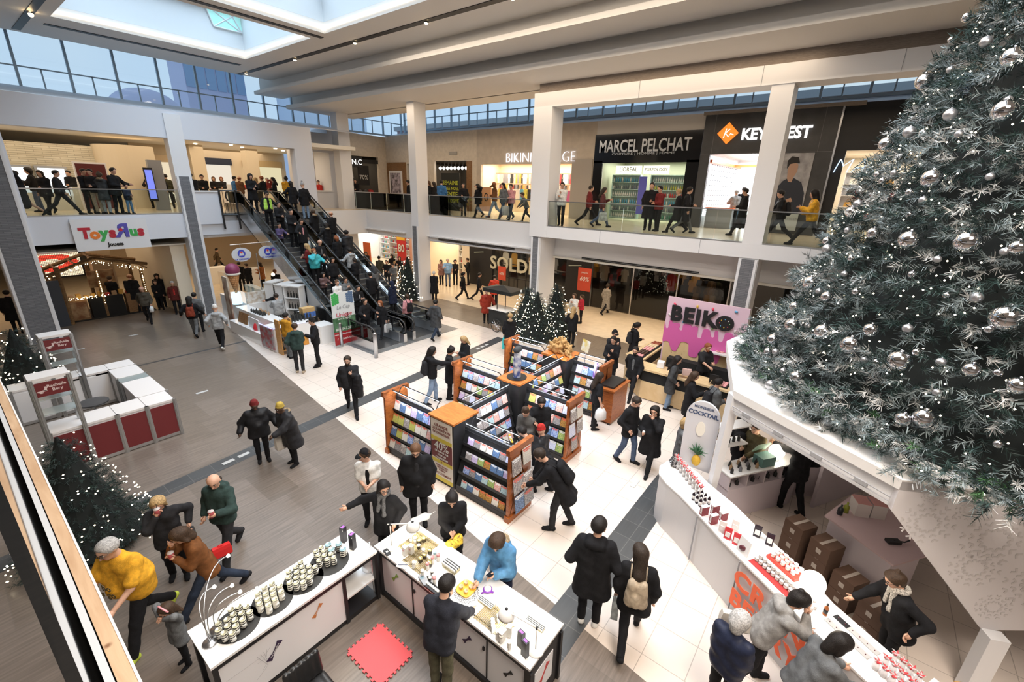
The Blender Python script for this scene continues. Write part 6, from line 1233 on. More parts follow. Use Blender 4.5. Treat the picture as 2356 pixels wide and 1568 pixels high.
JM=[(jd,jg),(jd,jw),(jw,jw),(jw,jb),(jw,jp)];JN=['dark glass jar with a golden lid','small dark jar with a white lid','white capped glass jar','pale jar with a blue lid','pale jar with a pink lid'];seen=[]
for a,b,up,mi in JL:
 small=mi==1 and up==0;h=.05 if small else (.075 if mi in (0,1) else .11);r=.022 if small else (.034 if mi==0 else .026);g=zb(a,b,h+up*0)
 for q in seen:
  dx,dy=g[0]-q[0],g[1]-q[1];d_=max(math.hypot(dx,dy),.004);mn=r+q[2]+.003
  if d_<mn:g=(g[0]+dx/d_*(mn-d_),g[1]+dy/d_*(mn-d_),g[2])
 seen.append((g[0],g[1],r));inst(('jar',mi,small),mk_jar(r,h),'candle_jar',JM[mi],(g[0],g[1],CZ+.015),0,JN[mi]+' among the goods by the first lamp','jar',JN[mi]+'s by the first lamp',None,True)
for k_,(a,b) in enumerate(((372,560),(447,545))):
 g=zb(a,b,.15);m=MB();m.ob((g[0],g[1],CZ+.08),(.06,.07,.15),R(5));m.ob((g[0]-.031,g[1],CZ+.1),(.002,.03,.03),R(5),1);tag(m.build('soap_box',[jw,jp],org=g),('white carton with pink mark near the first lamp base','plain pale carton beside the jars')[k_],'box')
for k_,(a,b,L_,W_,H_) in enumerate(((930,760,.26,.13,.09),(1350,1215,.24,.08,.05),(3.55,2.22,.26,.08,.05))):
 g=zb(a,b,H_) if a>10 else (a,b,CZ);m=MB();m.ob((g[0],g[1],CZ+H_*.3),(W_*.9,L_*.95,H_*.6),0,2)
 for i in range(7):m.ob((g[0]-W_/2+W_*(i+.5)/7,g[1],CZ+H_*.75),(W_/7,L_,H_*.3),0,i%2)
 tag(m.build('gift_set',[tw,tb,M('jars_gold',(.42,.38,.22),.3,noise=.6,nscale=30)],org=(g[0],g[1],CZ)),('large black and white striped gift set in the middle of the counter','slim striped gift set beside the purple cup','slim striped gift set behind the second lamp')[k_],'gift set')
g=zb(1110,1075);gx,gy=g[0],g[1]
t=thing('doily','black scalloped lattice doily under the yellow plate','doily',(gx-.03,gy-.04,CZ));m=MB()
for k_ in range(24):
 a0=k_*math.pi/12
 for rr_ in (.10,.14):m.tube([(gx-.03+rr_*math.cos(a0),gy-.04+rr_*math.sin(a0),CZ+.003),(gx-.03+(rr_+.035)*math.cos(a0+.13),gy-.04+(rr_+.035)*math.sin(a0+.13),CZ+.003),(gx-.03+rr_*math.cos(a0+.26),gy-.04+rr_*math.sin(a0+.26),CZ+.003)],.003,4)
m.build('lattice',black,t)
m=MB();pts_=[(gx+.115*math.copysign(abs(math.cos(a))**.6,math.cos(a)),gy+.115*math.copysign(abs(math.sin(a))**.6,math.sin(a))) for a in np.linspace(0,2*math.pi,28,endpoint=False)]
m.prism(pts_,CZ+.008,CZ+.02);m.prism([(gx+(p[0]-gx)*1.08,gy+(p[1]-gy)*1.08) for p in pts_],CZ+.018,CZ+.028);tag(m.build('plate',M('plate_yellow',(.72,.40,.03),.4),org=(gx,gy,CZ)),'mustard yellow square plate holding four tasting cups','plate')
for k_,(dx,dy) in enumerate(((.05,.05),(-.04,.055),(-.05,-.045),(.045,-.05))):inst('tcup',lambda:MB().lathe([(.022,0),(.03,.04),(.027,.04),(.02,.01),(0,.012)],(0,0,0),14),'tasting_cup',M('cup_ivory',(.62,.5,.32),.4),(gx+dx,gy+dy,CZ+.028),0,'small ivory cup on the yellow plate','cup','tasting cups on the yellow plate',None,True)
g=zb(1370,1090);t=thing('purple_cup','round bowl wrapped in purple ribbon','bowl',g);MB().lathe([(.03,0),(.05,.03),(.048,.055),(.035,.05),(0,.05)],g,16).build('bowl',jw,t,True);m=MB();m.tube([(g[0]+.055*math.cos(a),g[1]+.055*math.sin(a),CZ+.03) for a in np.linspace(0,6.28,17)],.012,6);m.tube([(g[0]-.1,g[1]+.03,CZ+.02),(g[0]-.05,g[1],CZ+.03),(g[0]+.02,g[1]-.09,CZ+.02)],.012,5);m.build('ribbon',jpu,t,True)
g=zb(560,985,.04);t=thing('card_terminal','grey card terminal with screen on the seller side','card terminal',g);m=MB();m.ob((g[0],g[1],CZ+.03),(.08,.17,.035),R(-12),0,R(10));m.build('body',greyp,t);m=MB();m.ob((g[0],g[1]+.03,CZ+.052),(.055,.05,.004),R(-12),0,R(10));m.build('screen',M('lcd',(.08,.14,.16),.2),t)
g=zb(680,1070,.02);t=thing('sample_tray','black tray with a row of round samples beside the seller','tray',g);MB().box(g[0]-.05,g[0]+.05,g[1]-.13,g[1]+.13,CZ,CZ+.03).build('tray',black,t);m=MB()
for i in range(7):m.lathe([(.02,0),(.02,.012),(0,.012)],(g[0],g[1]-.11+i*.036,CZ+.03),10)
m.build('samples',jw,t)
g=zb(340,790);t=thing('notepad','white notepad with a pen lying on it','notepad',g);m=MB();m.ob((g[0],g[1],CZ+.006),(.12,.16,.012),R(20));m.build('pages',white,t);m=MB();m.tube([(g[0]-.05,g[1]+.05,CZ+.02),(g[0]+.04,g[1]-.06,CZ+.02)],.005,6);tag(m.build('pen',M('pen_blue',(.1,.12,.2),.4),org=g),'dark pen on the white notepad','pen')
g=zb(137,650);m=MB();m.ob((g[0],g[1],CZ+.012),(.07,.13,.024),R(-10));m.ob((g[0],g[1],CZ+.0255),(.03,.03,.003),R(-10),1);tag(m.build('card_reader',[black,white],org=g),'small black card reader at the end of the jar counter','card reader')
m=MB();v,f=field([((3.72,4.75,1.05),(3.85,4.62,1.14),.06,.07),((3.85,4.62,1.14),(3.95,4.5,1.22),.05,.02)],.02,.03,fold=.012);o=npmesh('plastic_bag',[(v,f,0)],[M('clear_film',(.75,.75,.74),.15,alpha=.45)]);tag(o,'crumpled clear plastic bag at the back of the jar counter','bag')
def desk_lamp(label,base,el,shade,tilt):
 t=thing('desk_lamp',label,'desk lamp',base);b=Vector(base);e=Vector(el);s_=Vector(shade);wm=M('lamp_white',(.78,.76,.73),.3)
 MB().lathe([(0,0),(.105,0),(.10,.02),(.015,.028),(0,.028)],b,28).build('base',wm,t,True);m=MB();m.tube([b+Vector((0,0,.02)),e],.009,8);m.tube([e-(s_-e)*.12,s_+Vector((0,0,.05))],.009,8);m.build('arm',wm,t,True)
 MB().ball(e,.02,8).build('joint',black,t);MB().ball(s_+Vector((0,0,.08)),.022,8).build('swivel',black,t)
 m=MB();m.lathe([(.0,.085),(.03,.08),(.075,.05),(.10,.0),(.105,-.03),(.1,-.03),(.07,.04),(.02,.07),(0,.07)],(0,0,0),28);o=m.build('lamp_shade',wm,t,True,org=(0,0,0));o.location=s_-b;o.rotation_euler=tilt
 m=MB();m.ball((0,0,0),.035,12);o=m.build('bulb',Memit('lamp_bulb',(1,.93,.78),60),t,True,org=(0,0,0));o.location=s_-b
 l=bpy.data.lights.new('lamp_bulb_light','POINT');l.energy=15*LK;l.color=(1,.9,.72);l.shadow_soft_size=.04;o=bpy.data.objects.new('lamp_bulb_light',l);o.location=s_-Vector((0,0,.07));COL.objects.link(o)
b1=zb(215,560);desk_lamp('white articulated desk lamp at the tin end of the jar counter',b1,(b1[0],b1[1],CZ+.42),tuple(np.array(G(950,1210,CZ+.36))),(R(8),R(-8),0))
b2=gb_(1232,1495);desk_lamp('white articulated desk lamp at the near end of the jar counter',b2,(b2[0],b2[1],CZ+.36),tuple(np.array(G(1165,1412,CZ+.34))),(R(5),R(5),0))
for k_,(px,py) in enumerate(((1200,1453),(1209,1473))):
 g=G(px,py,CZ+.24);m=MB();m.ob((g[0],g[1],CZ+.12),(.055,.085,.24),R(-8),0);m.ob((g[0],g[1],CZ+.242),(.03,.055,.004),R(-8),1);tag(m.build('gift_box',[M('box_black',(.012,.010,.014),.35),M('box_purple',(.30,.10,.42),.4)],org=(g[0],g[1],CZ)),('black box with purple label beside the second lamp','black box with purple label at the near counter end')[k_],'gift box')
for k_,(a,b,w_,d_,h_) in enumerate(((1155,1452,.09,.07,.14),(1172,1440,.07,.06,.16),(1185,1420,.08,.06,.11),(1135,1440,.05,.05,.1))):
 g=gb_(a,b,h_);m=MB();m.ob((g[0],g[1],g[2]+h_/2+.014),(w_,d_,h_),R(20*k_));tag(m.build('soap_box',[jw],org=g),('white','tall white','low white','small white')[k_]+' carton under the second lamp','box')
for k_,(a,b) in enumerate(((1150,1470),(1142,1455),(1128,1432),(1160,1478),(1122,1420),(1133,1410))):g=gb_(a,b,.08);inst(('jar',2,False),mk_jar(.026,.11),'candle_jar',JM[2],(g[0],g[1]-.02*k_,CZ+.015),0,'glass jar glowing under the second lamp','jar','jars under the second lamp',None,True)
m=MB();x0,x1,y0,y1=2.20,2.74,3.70,4.42;t_=.045;pts_=[]
def teeth(p,q,n):
 p,q=Vector(p),Vector(q);d=(q-p)/n;nr=Vector((d.y,-d.x)).normalized()*.03;out=[]
 for i in range(n):
  a_=p+d*i;out+=[a_,a_+d*.3,a_+d*.25+nr,a_+d*.75+nr,a_+d*.7]
 return out
for p,q in (((x0,y0),(x1,y0)),((x1,y0),(x1,y1)),((x1,y1),(x0,y1)),((x0,y1),(x0,y0))):pts_+=teeth(p,q,8)
m.prism([(p.x,p.y) for p in pts_],.012,.026);tag(m.build('foam_mat',M('foam_pink',(.72,.10,.11),.8,bump=.2),org=(2.5,4.05,0)),'coral pink interlocking foam mat on the floor between the counters','mat')
t=thing('chair','black leather swivel chair cut by the lower picture edge','chair',(1.50,3.93,0));
for nm_,z0_,L_ in (('seat',0,[((1.31+.09*i,3.80,.48),(1.31+.09*i,4.08,.48),.05,.05) for i in range(5)]),('backrest',0,[((1.31+.09*i,4.12,.55),(1.31+.09*i,4.16,.80),.045,.04) for i in range(5)])):
 v,f=field(L_,.016,.05);npmesh(nm_,[(v-np.array([1.50,3.93,0]),f,0)],[M('black_leather',(.015,.015,.016),.35)],t)
MB().tube([(1.50,3.93,.08),(1.50,3.93,.48)],.03,8).build('gas_column',steel,t)
for k_ in range(5):a_=k_*1.257;MB().tube([(1.50,3.93,.1),(1.50+.28*math.cos(a_),3.93+.28*math.sin(a_),.05)],.02,6).build('leg',black,t)
t=thing('waste_bag','clear bag hanging at the inner corner of the two counters','bag',(3.0,4.7,.3));m=MB();m.tube([(3.0,4.92,.0),(3.0,4.92,1.05)],.012,6);m.build('pole',steel,t);v,f=field([((2.99,4.95,.75),(2.98,5.0,.55),.05,.09)],.02,.04,fold=.012);npmesh('film',[(v-np.array([3.0,4.7,.3]),f,0)],[M('clear_film',(.75,.75,.74),.15,alpha=.45)],t)
# ================================================================ calendar stall
cw=Mwood('cherry_wood',(.22,.055,.012),(.42,.13,.03),2.2,.35,(3,3,12));cwt=Mwood('cherry_top',(.45,.13,.025),(.62,.22,.05),1.8,.3,(8,1.5,2));rackb=M('rack_black',(.012,.012,.013),.5)
CALC=[((.05,.12,.42),(.55,.65,.85)),((.10,.28,.08),(.55,.55,.20)),((.60,.55,.50),(.12,.10,.12)),((.65,.35,.08),(.12,.06,.03)),((.10,.10,.12),(.45,.42,.40)),((.42,.46,.72),(.82,.84,.92)),((.60,.10,.08),(.80,.70,.62)),((.12,.35,.45),(.75,.80,.75)),((.70,.60,.12),(.25,.35,.12)),((.30,.18,.45),(.78,.70,.85)),((.02,.03,.08),(.20,.35,.60)),((.55,.50,.42),(.85,.82,.75))]
CM=[M('calendar_print_%d'%i,a,.35,c2=b,nscale=9+i,coat=.2) for i,(a,b) in enumerate(CALC)];CT=[M('calendar_band_%d'%i,(.85,.85,.86) if i%3 else (.7,.12,.08),.4) for i in range(4)]
def mk_cal():
 m=MB();m.box(-.004,.004,-.5,.5,0,1,0);m.box(-.0055,-.004,-.46,.46,.86,.96,1);m.box(-.0055,-.004,-.3,.3,.76,.82,1);return m
def calendar(p,face,w,h,tilt,ci,where):
 """face = outward horizontal direction"""
 key=('cal',ci)
 if key not in MESHC:
  o=mk_cal().build('calendar',[CM[ci],CT[ci%4]]);MESHC[key]=o
 else:o=MESHC[key].copy();COL.objects.link(o)
 o.location=p;o.rotation_euler=(0,tilt,math.atan2(face[1],face[0])+math.pi);o.scale=(1,w,h);tag(o,'wall calendar '+where,'calendar','calendars '+where);return o
def rack(label,a,b,where,width=.72,ht=1.45,faces=(1,1),ends=(1,1),led=True,w=.20,h=.24,rows=4):
 """double sided sloping rack along the line a-b"""
 A_=Vector((*a,0));B_=Vector((*b,0));d=(B_-A_).normalized();n=Vector((-d.y,d.x,0));L=(B_-A_).length;rz=math.atan2(d.y,d.x)
 t=thing('display_rack',label,'display rack',((A_+B_)/2))
 for k_,(P_,on) in enumerate(((A_,ends[0]),(B_,ends[1]))):
  if not on:continue
  q=P_+d*(.03 if k_==0 else-.03);m=MB();m.extr([q-n*width/2+d*-.03,q+n*width/2+d*-.03,q+n*width*.46+d*-.03+Vector((0,0,1.5)),q-n*width*.46+d*-.03+Vector((0,0,1.5))],d*.06);m.ob((q.x,q.y,1.56),(.09,width*1.04,.12),rz);m.ob((q.x,q.y,.06),(.12,width*1.06,.12),rz);m.build('end_panel',cw,t)
 m=MB();m.extr([A_-n*.04,A_+n*.04,A_+n*.02+Vector((0,0,ht)),A_-n*.02+Vector((0,0,ht))],d*L);m.extr([A_-n*width*.46+Vector((0,0,.02)),A_+n*width*.46+Vector((0,0,.02)),A_+n*width*.46+Vector((0,0,.12)),A_-n*width*.46+Vector((0,0,.12))],d*L);m.build('spine',rackb,t)
 for sd,on in ((-1,faces[0]),(1,faces[1])):
  if not on:continue
  for r_ in range(rows):
   z=.15+r_*(ht-.2)/rows;off=width*.44-r_*width*.40/rows;c=(A_+B_)/2+n*sd*off;m=MB();m.ob((c.x,c.y,z),(L-.04,.05,.03),rz);m.ob((c.x+n.x*sd*.025,c.y+n.y*sd*.025,z+.025),(L-.04,.008,.06),rz);m.build('shelf',rackb,t)
   m=MB();q0=A_+n*sd*(off-.0)+Vector((0,0,z));q1=A_+n*sd*(off-width*.16)+Vector((0,0,z+(ht-.2)/rows*.95));m.extr([q0,q1,q1-n*sd*.02,q0-n*sd*.02],d*L);m.build('back_board',rackb,t)
   k=int((L-.1)/w);tl_=math.atan2(width*.16,(ht-.2)/rows)
   if (n.x+n.y)*sd>0:
    m=MB()
    for i in range(k):c=A_+d*(.06+w*(i+.5))+n*sd*(off+.01);m.ob((c.x,c.y,z+.03+h/2),(w*.9,.008,h),rz,rnd.randrange(5),R(-14)*sd)
    m=m.build('calendar_stock',CM[r_:r_+5],t);m['kind']='stuff';continue
   for i in range(k):
    p=A_+d*(.07+w*(i+.5)+(L-.1-k*w)/2-.02)+n*sd*(off+.006)+Vector((0,0,z+.02));fx=(n.x*sd,n.y*sd)
    calendar(p,fx,w*.93,h,tl_*.85,rnd.randrange(12),where+', row %s'%('lowest','second','third','top')[min(r_,3)])
 if led:
  m=MB();e0=A_+d*.12;e1=B_-d*.12
  for sd in (-1,1):
   o_=n*sd*.16;m.tube([e0+Vector((0,0,ht)),e0+o_*.6+Vector((0,0,ht+.16)),e0+o_+Vector((0,0,ht+.2)),e1+o_+Vector((0,0,ht+.2)),e1+o_*.6+Vector((0,0,ht+.16)),e1+Vector((0,0,ht))],.011,6)
  m.build('lamp_bar',rackb,t);m=MB()
  for sd in (-1,1):o_=(e0+e1)/2+n*sd*.16;m.ob((o_.x,o_.y,ht+.187),((e1-e0).length*.92,.02,.006),rz)
  m.build('led_strip',Memit('led_cool',(.80,.88,1),5),t)
  c=(A_+B_)/2
  for sd in (-1,1):
   l=area(c.x+n.x*sd*.2,c.y+n.y*sd*.2,ht+.17,L*.85,.05,9*LK,(.78,.86,1),rot=(0,0,rz),name='rack_led_light');l.rotation_euler=Matrix.Rotation(rz,3,'Z').to_4x4().to_euler();l.rotation_euler.rotate_axis('X',R(sd*-22))
 return t
rack('left end arm of the calendar stall, nearest the checked shirt',(5.98,6.55),(5.98,8.08),'on the left end arm',ends=(0,1))
rack('near end arm of the calendar stall with gift calendars and puzzles',(5.98,4.28),(5.98,5.74),'on the near end arm',ends=(1,0),h=.17,w=.17)
rack('middle arm of the calendar stall toward the escalators',(8.42,6.62),(8.42,8.22),'on the far middle arm',ends=(0,1))
rack('middle arm of the calendar stall toward the cash desk',(8.42,4.48),(8.42,5.92),'on the near middle arm',ends=(1,0))
rack('spine rack between the price tower and the wood topped post',(6.42,6.25),(8.05,6.25),'on the front spine',ends=(0,0))
rack('spine rack behind the wood topped post',(8.8,6.25),(10.55,6.25),'on the rear spine',ends=(0,0))
rack('rear arm of the calendar stall behind the blue figure post',(10.85,6.9),(10.85,8.35),'on the rear left arm',ends=(0,1))
rack('rear arm of the calendar stall below the teddy bears',(10.85,4.9),(10.85,6.0),'on the rear right arm',ends=(1,0),h=.26)
t=thing('price_tower','black tower with orange wood top and 40% calendar sale banner','display tower',(6.02,6.13,0))
MB().box(5.67,6.38,5.79,6.5,0,1.57).build('tower_body',rackb,t);MB().box(5.64,6.41,5.76,6.53,1.57,1.61).build('tower_top',cwt,t)
MB().box(5.655,5.668,5.83,6.46,.06,1.54).build('banner',M('banner_cream',(.80,.74,.66),.5),t);m=MB();m.extr([(5.652,5.83+.63*i/12,.72+.30*1+.03*math.sin(i*.9)+.12*0) for i in range(13)]+[(5.652,6.46,.62),(5.652,5.83,.55)],(.003,0,0));m.build('banner_maroon',M('banner_maroon',(.16,.03,.03),.5),t)
MB().box(5.650,5.654,5.83,6.46,.06,.16).build('banner_mustard',M('banner_mustard',(.62,.50,.06),.5),t);MB().box(5.649,5.653,5.83,6.46,1.04,1.13).build('banner_mustard',M('banner_mustard',(.62,.50,.06),.5),t);MB().box(5.649,5.653,5.83,6.46,.50,.58).build('banner_mustard',M('banner_mustard',(.62,.50,.06),.5),t)
brn=M('print_maroon',(.20,.05,.04),.5);wpr=M('white_print',(.7,.7,.68),.6)
for s_,sz,z_,mt in (('GRANDE',.10,1.42,brn),('LIQUIDATION',.085,1.33,brn),('DE CALENDRIER',.068,1.245,brn),('40%',.26,.92,wpr),('DE RABAIS SUR',.06,.79,wpr),('TOUS LES',.06,.71,wpr),('CALENDRIERS',.06,.635,wpr),('+',.1,.54,brn),('ACHETEZ EN DEUX',.042,.44,brn),('OBTENEZ-EN UN',.042,.385,brn),('TROISIEME',.042,.33,brn),('GRATUITEMENT',.075,.235,brn)):
 text(s_,sz,(5.647,6.145,z_),(0,-1,0),(0,0,1),mt,t,'lettering',.0015,.001,space=1.02)
t=thing('stall_post','dark post with orange wood top in the middle of the calendar stall','display post',(8.42,6.26,0));MB().box(8.12,8.73,5.97,6.57,0,1.57).build('post_body',rackb,t);MB().box(8.06,8.80,5.90,6.63,1.57,1.61).build('post_top',cwt,t)
t=thing('figure_stand','tall round-topped display column with black disc base','display',(8.42,6.26,1.61));MB().lathe([(0,0),(.26,0),(.26,.015),(0,.015)],(8.42,6.26,1.612),28).build('base',black,t)
m=MB();m.lathe([(.10,0),(.11,.35),(.085,.7),(0,.7)],(8.42,6.26,1.63),10);m.build('column',M('figure_blue_print',(.05,.10,.35),.4,c2=(.75,.78,.80),nscale=8),t);v,f=field([((8.38,6.26,2.36),(8.46,6.26,2.37),.09,.09)],.02,.02);npmesh('round_head',[(v-np.array([8.42,6.26,1.61]),f,0)],[M('felt_grey',(.05,.055,.06),.8)],t)
t=thing('bear_bin','dark bin with wood rim holding the teddy bears','bin',(10.85,6.45,0));MB().box(10.5,11.2,6.05,6.85,0,1.50).build('bin_body',rackb,t);MB().box(10.46,11.24,6.01,6.89,1.5,1.56).build('rim',cwt,t)
tf=M('teddy_fur',(.55,.33,.13),.95,bump=1,bscale=120,noise=.15,nscale=30)
v,f=field([((0,0,0),(0,0,.04),.085,.075),((0,.01,.13),(0,.02,.13),.07,.07),((-.055,.01,.19),(-.056,.01,.195),.024,.024),((.055,.01,.19),(.056,.01,.195),.024,.024),((0,.07,.12),(0,.085,.115),.032,.026),((-.07,.02,.05),(-.12,.07,.02),.032,.03),((.07,.02,.05),(.12,.07,.02),.032,.03),((-.05,.04,-.05),(-.07,.13,-.06),.036,.038),((.05,.04,-.05),(.07,.13,-.06),.036,.038)],.014,.02)
me_=npmesh('teddy_bear',[(v,f,0)],[tf]);m=MB();m.ball((0,.11,.125),.012,6);m.ball((-.028,.083,.15),.008,6);m.ball((.028,.083,.15),.008,6);b_=m.build('face',black,None);b_.parent=me_
tr_=subtree(me_)
for i in range(15):
 lay=0 if i<10 else 1;a_=i*2.4;rr_=(.27 if lay==0 else .13)*(.5+.5*((i*7)%3)/2) if lay else .12+.17*((i%4)/3)
 c_=dup(me_,(10.85+rr_*math.cos(a_),6.45+rr_*1.2*math.sin(a_),1.66+.14*lay),a_*1.7,'golden brown teddy bear piled over the rear bin','teddy bears piled on the rear bin',1.0,tr_);c_.rotation_euler=(R((i*53)%60-30),R((i*37)%50-25),a_*1.7);tag(c_,cat='toy')
me_.location=(10.85,6.45,1.86);tag(me_,'golden brown teddy bear piled over the rear bin','toy','teddy bears piled on the rear bin')
for k_ in range(3):m=MB();m.ball((0,0,.03),.03,8,k_%2);m.ball((.0,.02,.075),.022,8,k_%2);o=m.build('toy_chick',[M('toy_yellow',(.8,.55,.05),.5),white],None,True);o.location=(5.86+.05*k_,4.42+.06*k_,1.62);tag(o,'tiny yellow and white toy on the near end panel','toy','toys on the near end panel')
for k_,(px_,yy,zz,w_,h_) in enumerate(((5.80,4.22,1.05,.28,.35),(6.12,4.22,1.15,.26,.34),(5.86,4.20,.62,.34,.34),(6.15,4.19,.58,.30,.36),(5.9,4.17,.2,.36,.36),(6.16,4.16,.22,.3,.3))):
 o=calendar((px_,yy,zz),(0,-1),w_,h_,.12,(2,11,4,2,10,4)[k_],'leaning on the near end panel, number %s from the top'%('one','two','three','four','five','six')[k_])
for k_,(px_,zz) in enumerate(((8.2,1.1),(8.5,1.1),(8.2,.7),(8.55,.68),(8.35,.28))):calendar((px_,4.40,zz),(0,-1),.26,.32,.12,(2,11,5,2,4)[k_],'leaning on the end panel toward the cash desk, number %s'%('one','two','three','four','five')[k_])
t=thing('cash_desk','brown wooden cash desk with sign holder at the right of the calendar stall','desk',(10.85,4.75,0));MB().box(10.42,11.35,4.45,5.05,.06,1.02).build('body',cw,t);MB().box(10.36,11.4,4.4,5.1,1.02,1.07).build('top',cw,t);MB().box(10.5,11.3,4.5,5.0,1.07,1.12).build('mat',rackb,t)
for q in ((10.45,4.5),(11.3,4.5),(10.45,5.0),(11.3,5.0)):MB().box(q[0]-.03,q[0]+.03,q[1]-.03,q[1]+.03,0,.06).build('foot',black,t)
t=thing('sign_holder','tilted white and yellow price sign on a stand above the cash desk','sign',(10.9,5.7,0));m=MB();m.tube([(10.9,5.65,1.1),(10.9,5.65,1.75)],.012,6);m.build('stand',steel,t);m=MB();m.ob((10.88,5.65,1.95),(.02,.34,.34),R(-25),0,0,R(12));m.build('card',M('card_print',(.75,.75,.72),.5,c2=(.65,.50,.10),nscale=4),t)
m=MB();m.extr([(10.7,5.2,1.12),(10.98,5.2,1.12),(10.95,5.2,1.45),(10.8,5.2,1.62),(10.72,5.2,1.4)],(0,.06,0));tag(m.build('gift_display',M('violet_print',(.16,.06,.36),.4,c2=(.7,.68,.75),nscale=6),org=(10.85,5.2,1.1)),'violet and white gift card display on the cash desk','display')
# ================================================================ wine stall
LEDC=Memit('led_edge',(.45,.5,1),2.5,False)
t=thing('wine_stall','white wine and produce stall beside the left escalator','market stall',(8.0,18.8,0))
cp_=M('collage_print',(.35,.04,.05),.4,c2=(.30,.30,.32),nscale=5)
MB().box(7.1,7.5,17.9,20.8,0,.5).build('low_bench',gloss,t);MB().box(7.5,8.0,17.5,21.0,0,.98).build('side_counter',gloss,t);MB().box(7.12,8.75,16.75,17.45,0,.98).build('corner_counter',gloss,t);MB().box(8.75,9.35,16.35,17.1,0,.75).build('low_bench',gloss,t)
MB().box(7.08,7.12,16.85,17.85,.08,.92).build('photo_panel',cp_,t);MB().box(8.0,8.9,20.9,24.0,0,1.0).build('rear_counter',gloss,t)
m=MB();m.box(7.1,8.78,16.74,16.75,.95,.97);m.box(7.09,7.1,16.8,17.9,.95,.97);m.build('led_edge',LEDC,t)
m=MB();m.box(7.3,7.36,20.9,21.4,0,2.3);m.build('poster_panel',M('poster_flowers',(.55,.50,.42),.5,c2=(.25,.12,.08),nscale=2.5),t)
for k_,(x,y,rz_) in enumerate(((9.0,20.4,25),(9.1,19.6,15),(9.15,18.95,-60))):
 t=thing('bottle_cabinet',('left','middle','right')[k_]+' tall white open cabinet of bottles behind the wine seller','cabinet',(x,y,0));tr3=Matrix.Rotation(R(rz_),3,'Z');q_=lambda a,b:(x+(tr3@Vector((a,b,0))).x,y+(tr3@Vector((a,b,0))).y)
 for a,b,w_,d_,z0,z1 in ((-.35,0,.05,.4,0,1.95),(.35,0,.05,.4,0,1.95),(0,.19,.7,.03,0,1.95),(0,0,.8,.46,1.95,2.0)):m=MB();m.ob((*q_(a,b),(z0+z1)/2),(w_,d_,z1-z0),R(rz_));m.build('cabinet_panel',gloss,t)
 for z in (.45,.95,1.45):
  m=MB();m.ob((*q_(0,0),z),(.68,.36,.03),R(rz_));m.build('shelf',gloss,t)
  for i in range(5):bottle(*q_(-.26+i*.13,-.05),z+.015,3,'in the '+('left','middle','right')[k_]+' white cabinet of the wine stall',.28,.035)
for i in range(16):bottle(7.62+.12*(i%3),17.7+.19*(i//3)+.05*(i%2)+1.0,.98,(3,3,7)[i%3],'on the side counter of the wine stall',.16,.045,None,'jar','preserve_jar')
for i in range(20):bottle(7.95+.13*(i%7),17.0+.14*(i//7),.98,3,'dark on the corner counter of the wine stall',.28,.035)
m=MB();m.box(8.5,9.0,17.1,17.4,.98,1.4);tag(m.build('wooden_crate',M('crate_wood',(.5,.33,.14),.7),org=(8.7,17.2,.98)),'small wooden crate of blue boxes on the corner counter','crate')
for i in range(4):pbox(8.57+.12*i,17.05,1.03,(.1,.06,.2),1,'blue, in the crate on the wine stall','tea_box')
t=thing('plank_shelf','pine stand of jars in front of the wine stall','shelf',(7.35,16.5,0));pine=Mwood('orange_pine',(.5,.25,.07),(.65,.36,.12),2,.5)
for x in (7.16,7.60):MB().box(x-.02,x+.02,16.3,16.65,0,1.35).build('side',pine,t)
for z in (.15,.5,.85,1.2):
 MB().box(7.16,7.60,16.3,16.65,z,z+.02).build('shelf',pine,t)
 for i in range(3):bottle(7.25+i*.13,16.42,z+.02,3,'on the pine stand',.14,.045,None,'jar','preserve_jar')
t=thing('table','black draped table with papers behind the bottles','table',(9.2,18.3,0));MB().box(8.75,9.35,17.6,18.4,0,1.05).build('drape',blackm,t);m=MB();m.ob((9.05,18.0,1.06),(.5,.35,.01),.3);tag(m.build('paper',white,org=(9.1,18.3,1.05)),'open white papers on the black draped table','paper')
v,f=field([((7.7,17.15,1.05),(8.0,17.25,1.05),.1,.1)],.02,.03,fold=.01);tag(npmesh('folded_sweater',[(v,f,0)],[M('knit_grey',(.30,.31,.33),.9)]),'folded grey sweater on the wine stall corner','clothes')
t=thing('red_wine_display','small red dome display on the wine stall bench','display',(7.3,18.6,.5));MB().lathe([(.14,0),(.15,.1),(.10,.25),(0,.3)],(7.3,18.6,.5),14).build('dome',M('dome_red',(.6,.03,.04),.4),t,True);MB().box(7.25,7.28,18.3,19.2,.5,.95).build('round_board',white,t)
for i in range(3):m=MB();m.ob((7.33,19.6+i*.3,.72),(.03,.22,.45),.1,0,0,.25);tag(m.build('wooden_board',woodp,org=(7.33,19.6+i*.3,.5)),'dark wood board leaning on the low bench of the wine stall','board','wood boards on the low bench')
t=thing('roll_up_banner','roll-up vineyard banner with red foot standing before the escalator','banner',(9.35,15.6,0));X0,X1,Yb=8.88,9.86,15.6
MB().box(X0,X1,Yb,Yb+.01,.08,2.2).build('banner_sheet',M('banner_pale',(.62,.66,.68),.5),t);MB().box(X0-.02,X1+.02,Yb-.05,Yb+.08,0,.08).build('base',steel,t);MB().box(X0,X1,Yb-.008,Yb,.10,.62).build('red_foot',M('banner_red2',(.32,.015,.02),.5),t);MB().box(X0,X1,Yb-.007,Yb,.62,1.2).build('vineyard_image',M('vine_green',(.02,.08,.03),.5,c2=(.10,.22,.12),nscale=5),t)
m=MB()
for k_ in range(14):m.ball((X0+.08+.1*(k_%3),Yb-.004,1.75+.03*k_),.06,6,0,(1,.08,1))
for k_ in range(14):m.ball((X1-.08-.1*(k_%3),Yb-.004,1.75+.03*k_),.06,6,1,(1,.08,1))
m.build('leaf_print',[M('leaf_green',(.04,.35,.08),.5),M('grape_blue',(.08,.14,.25),.5)],t)
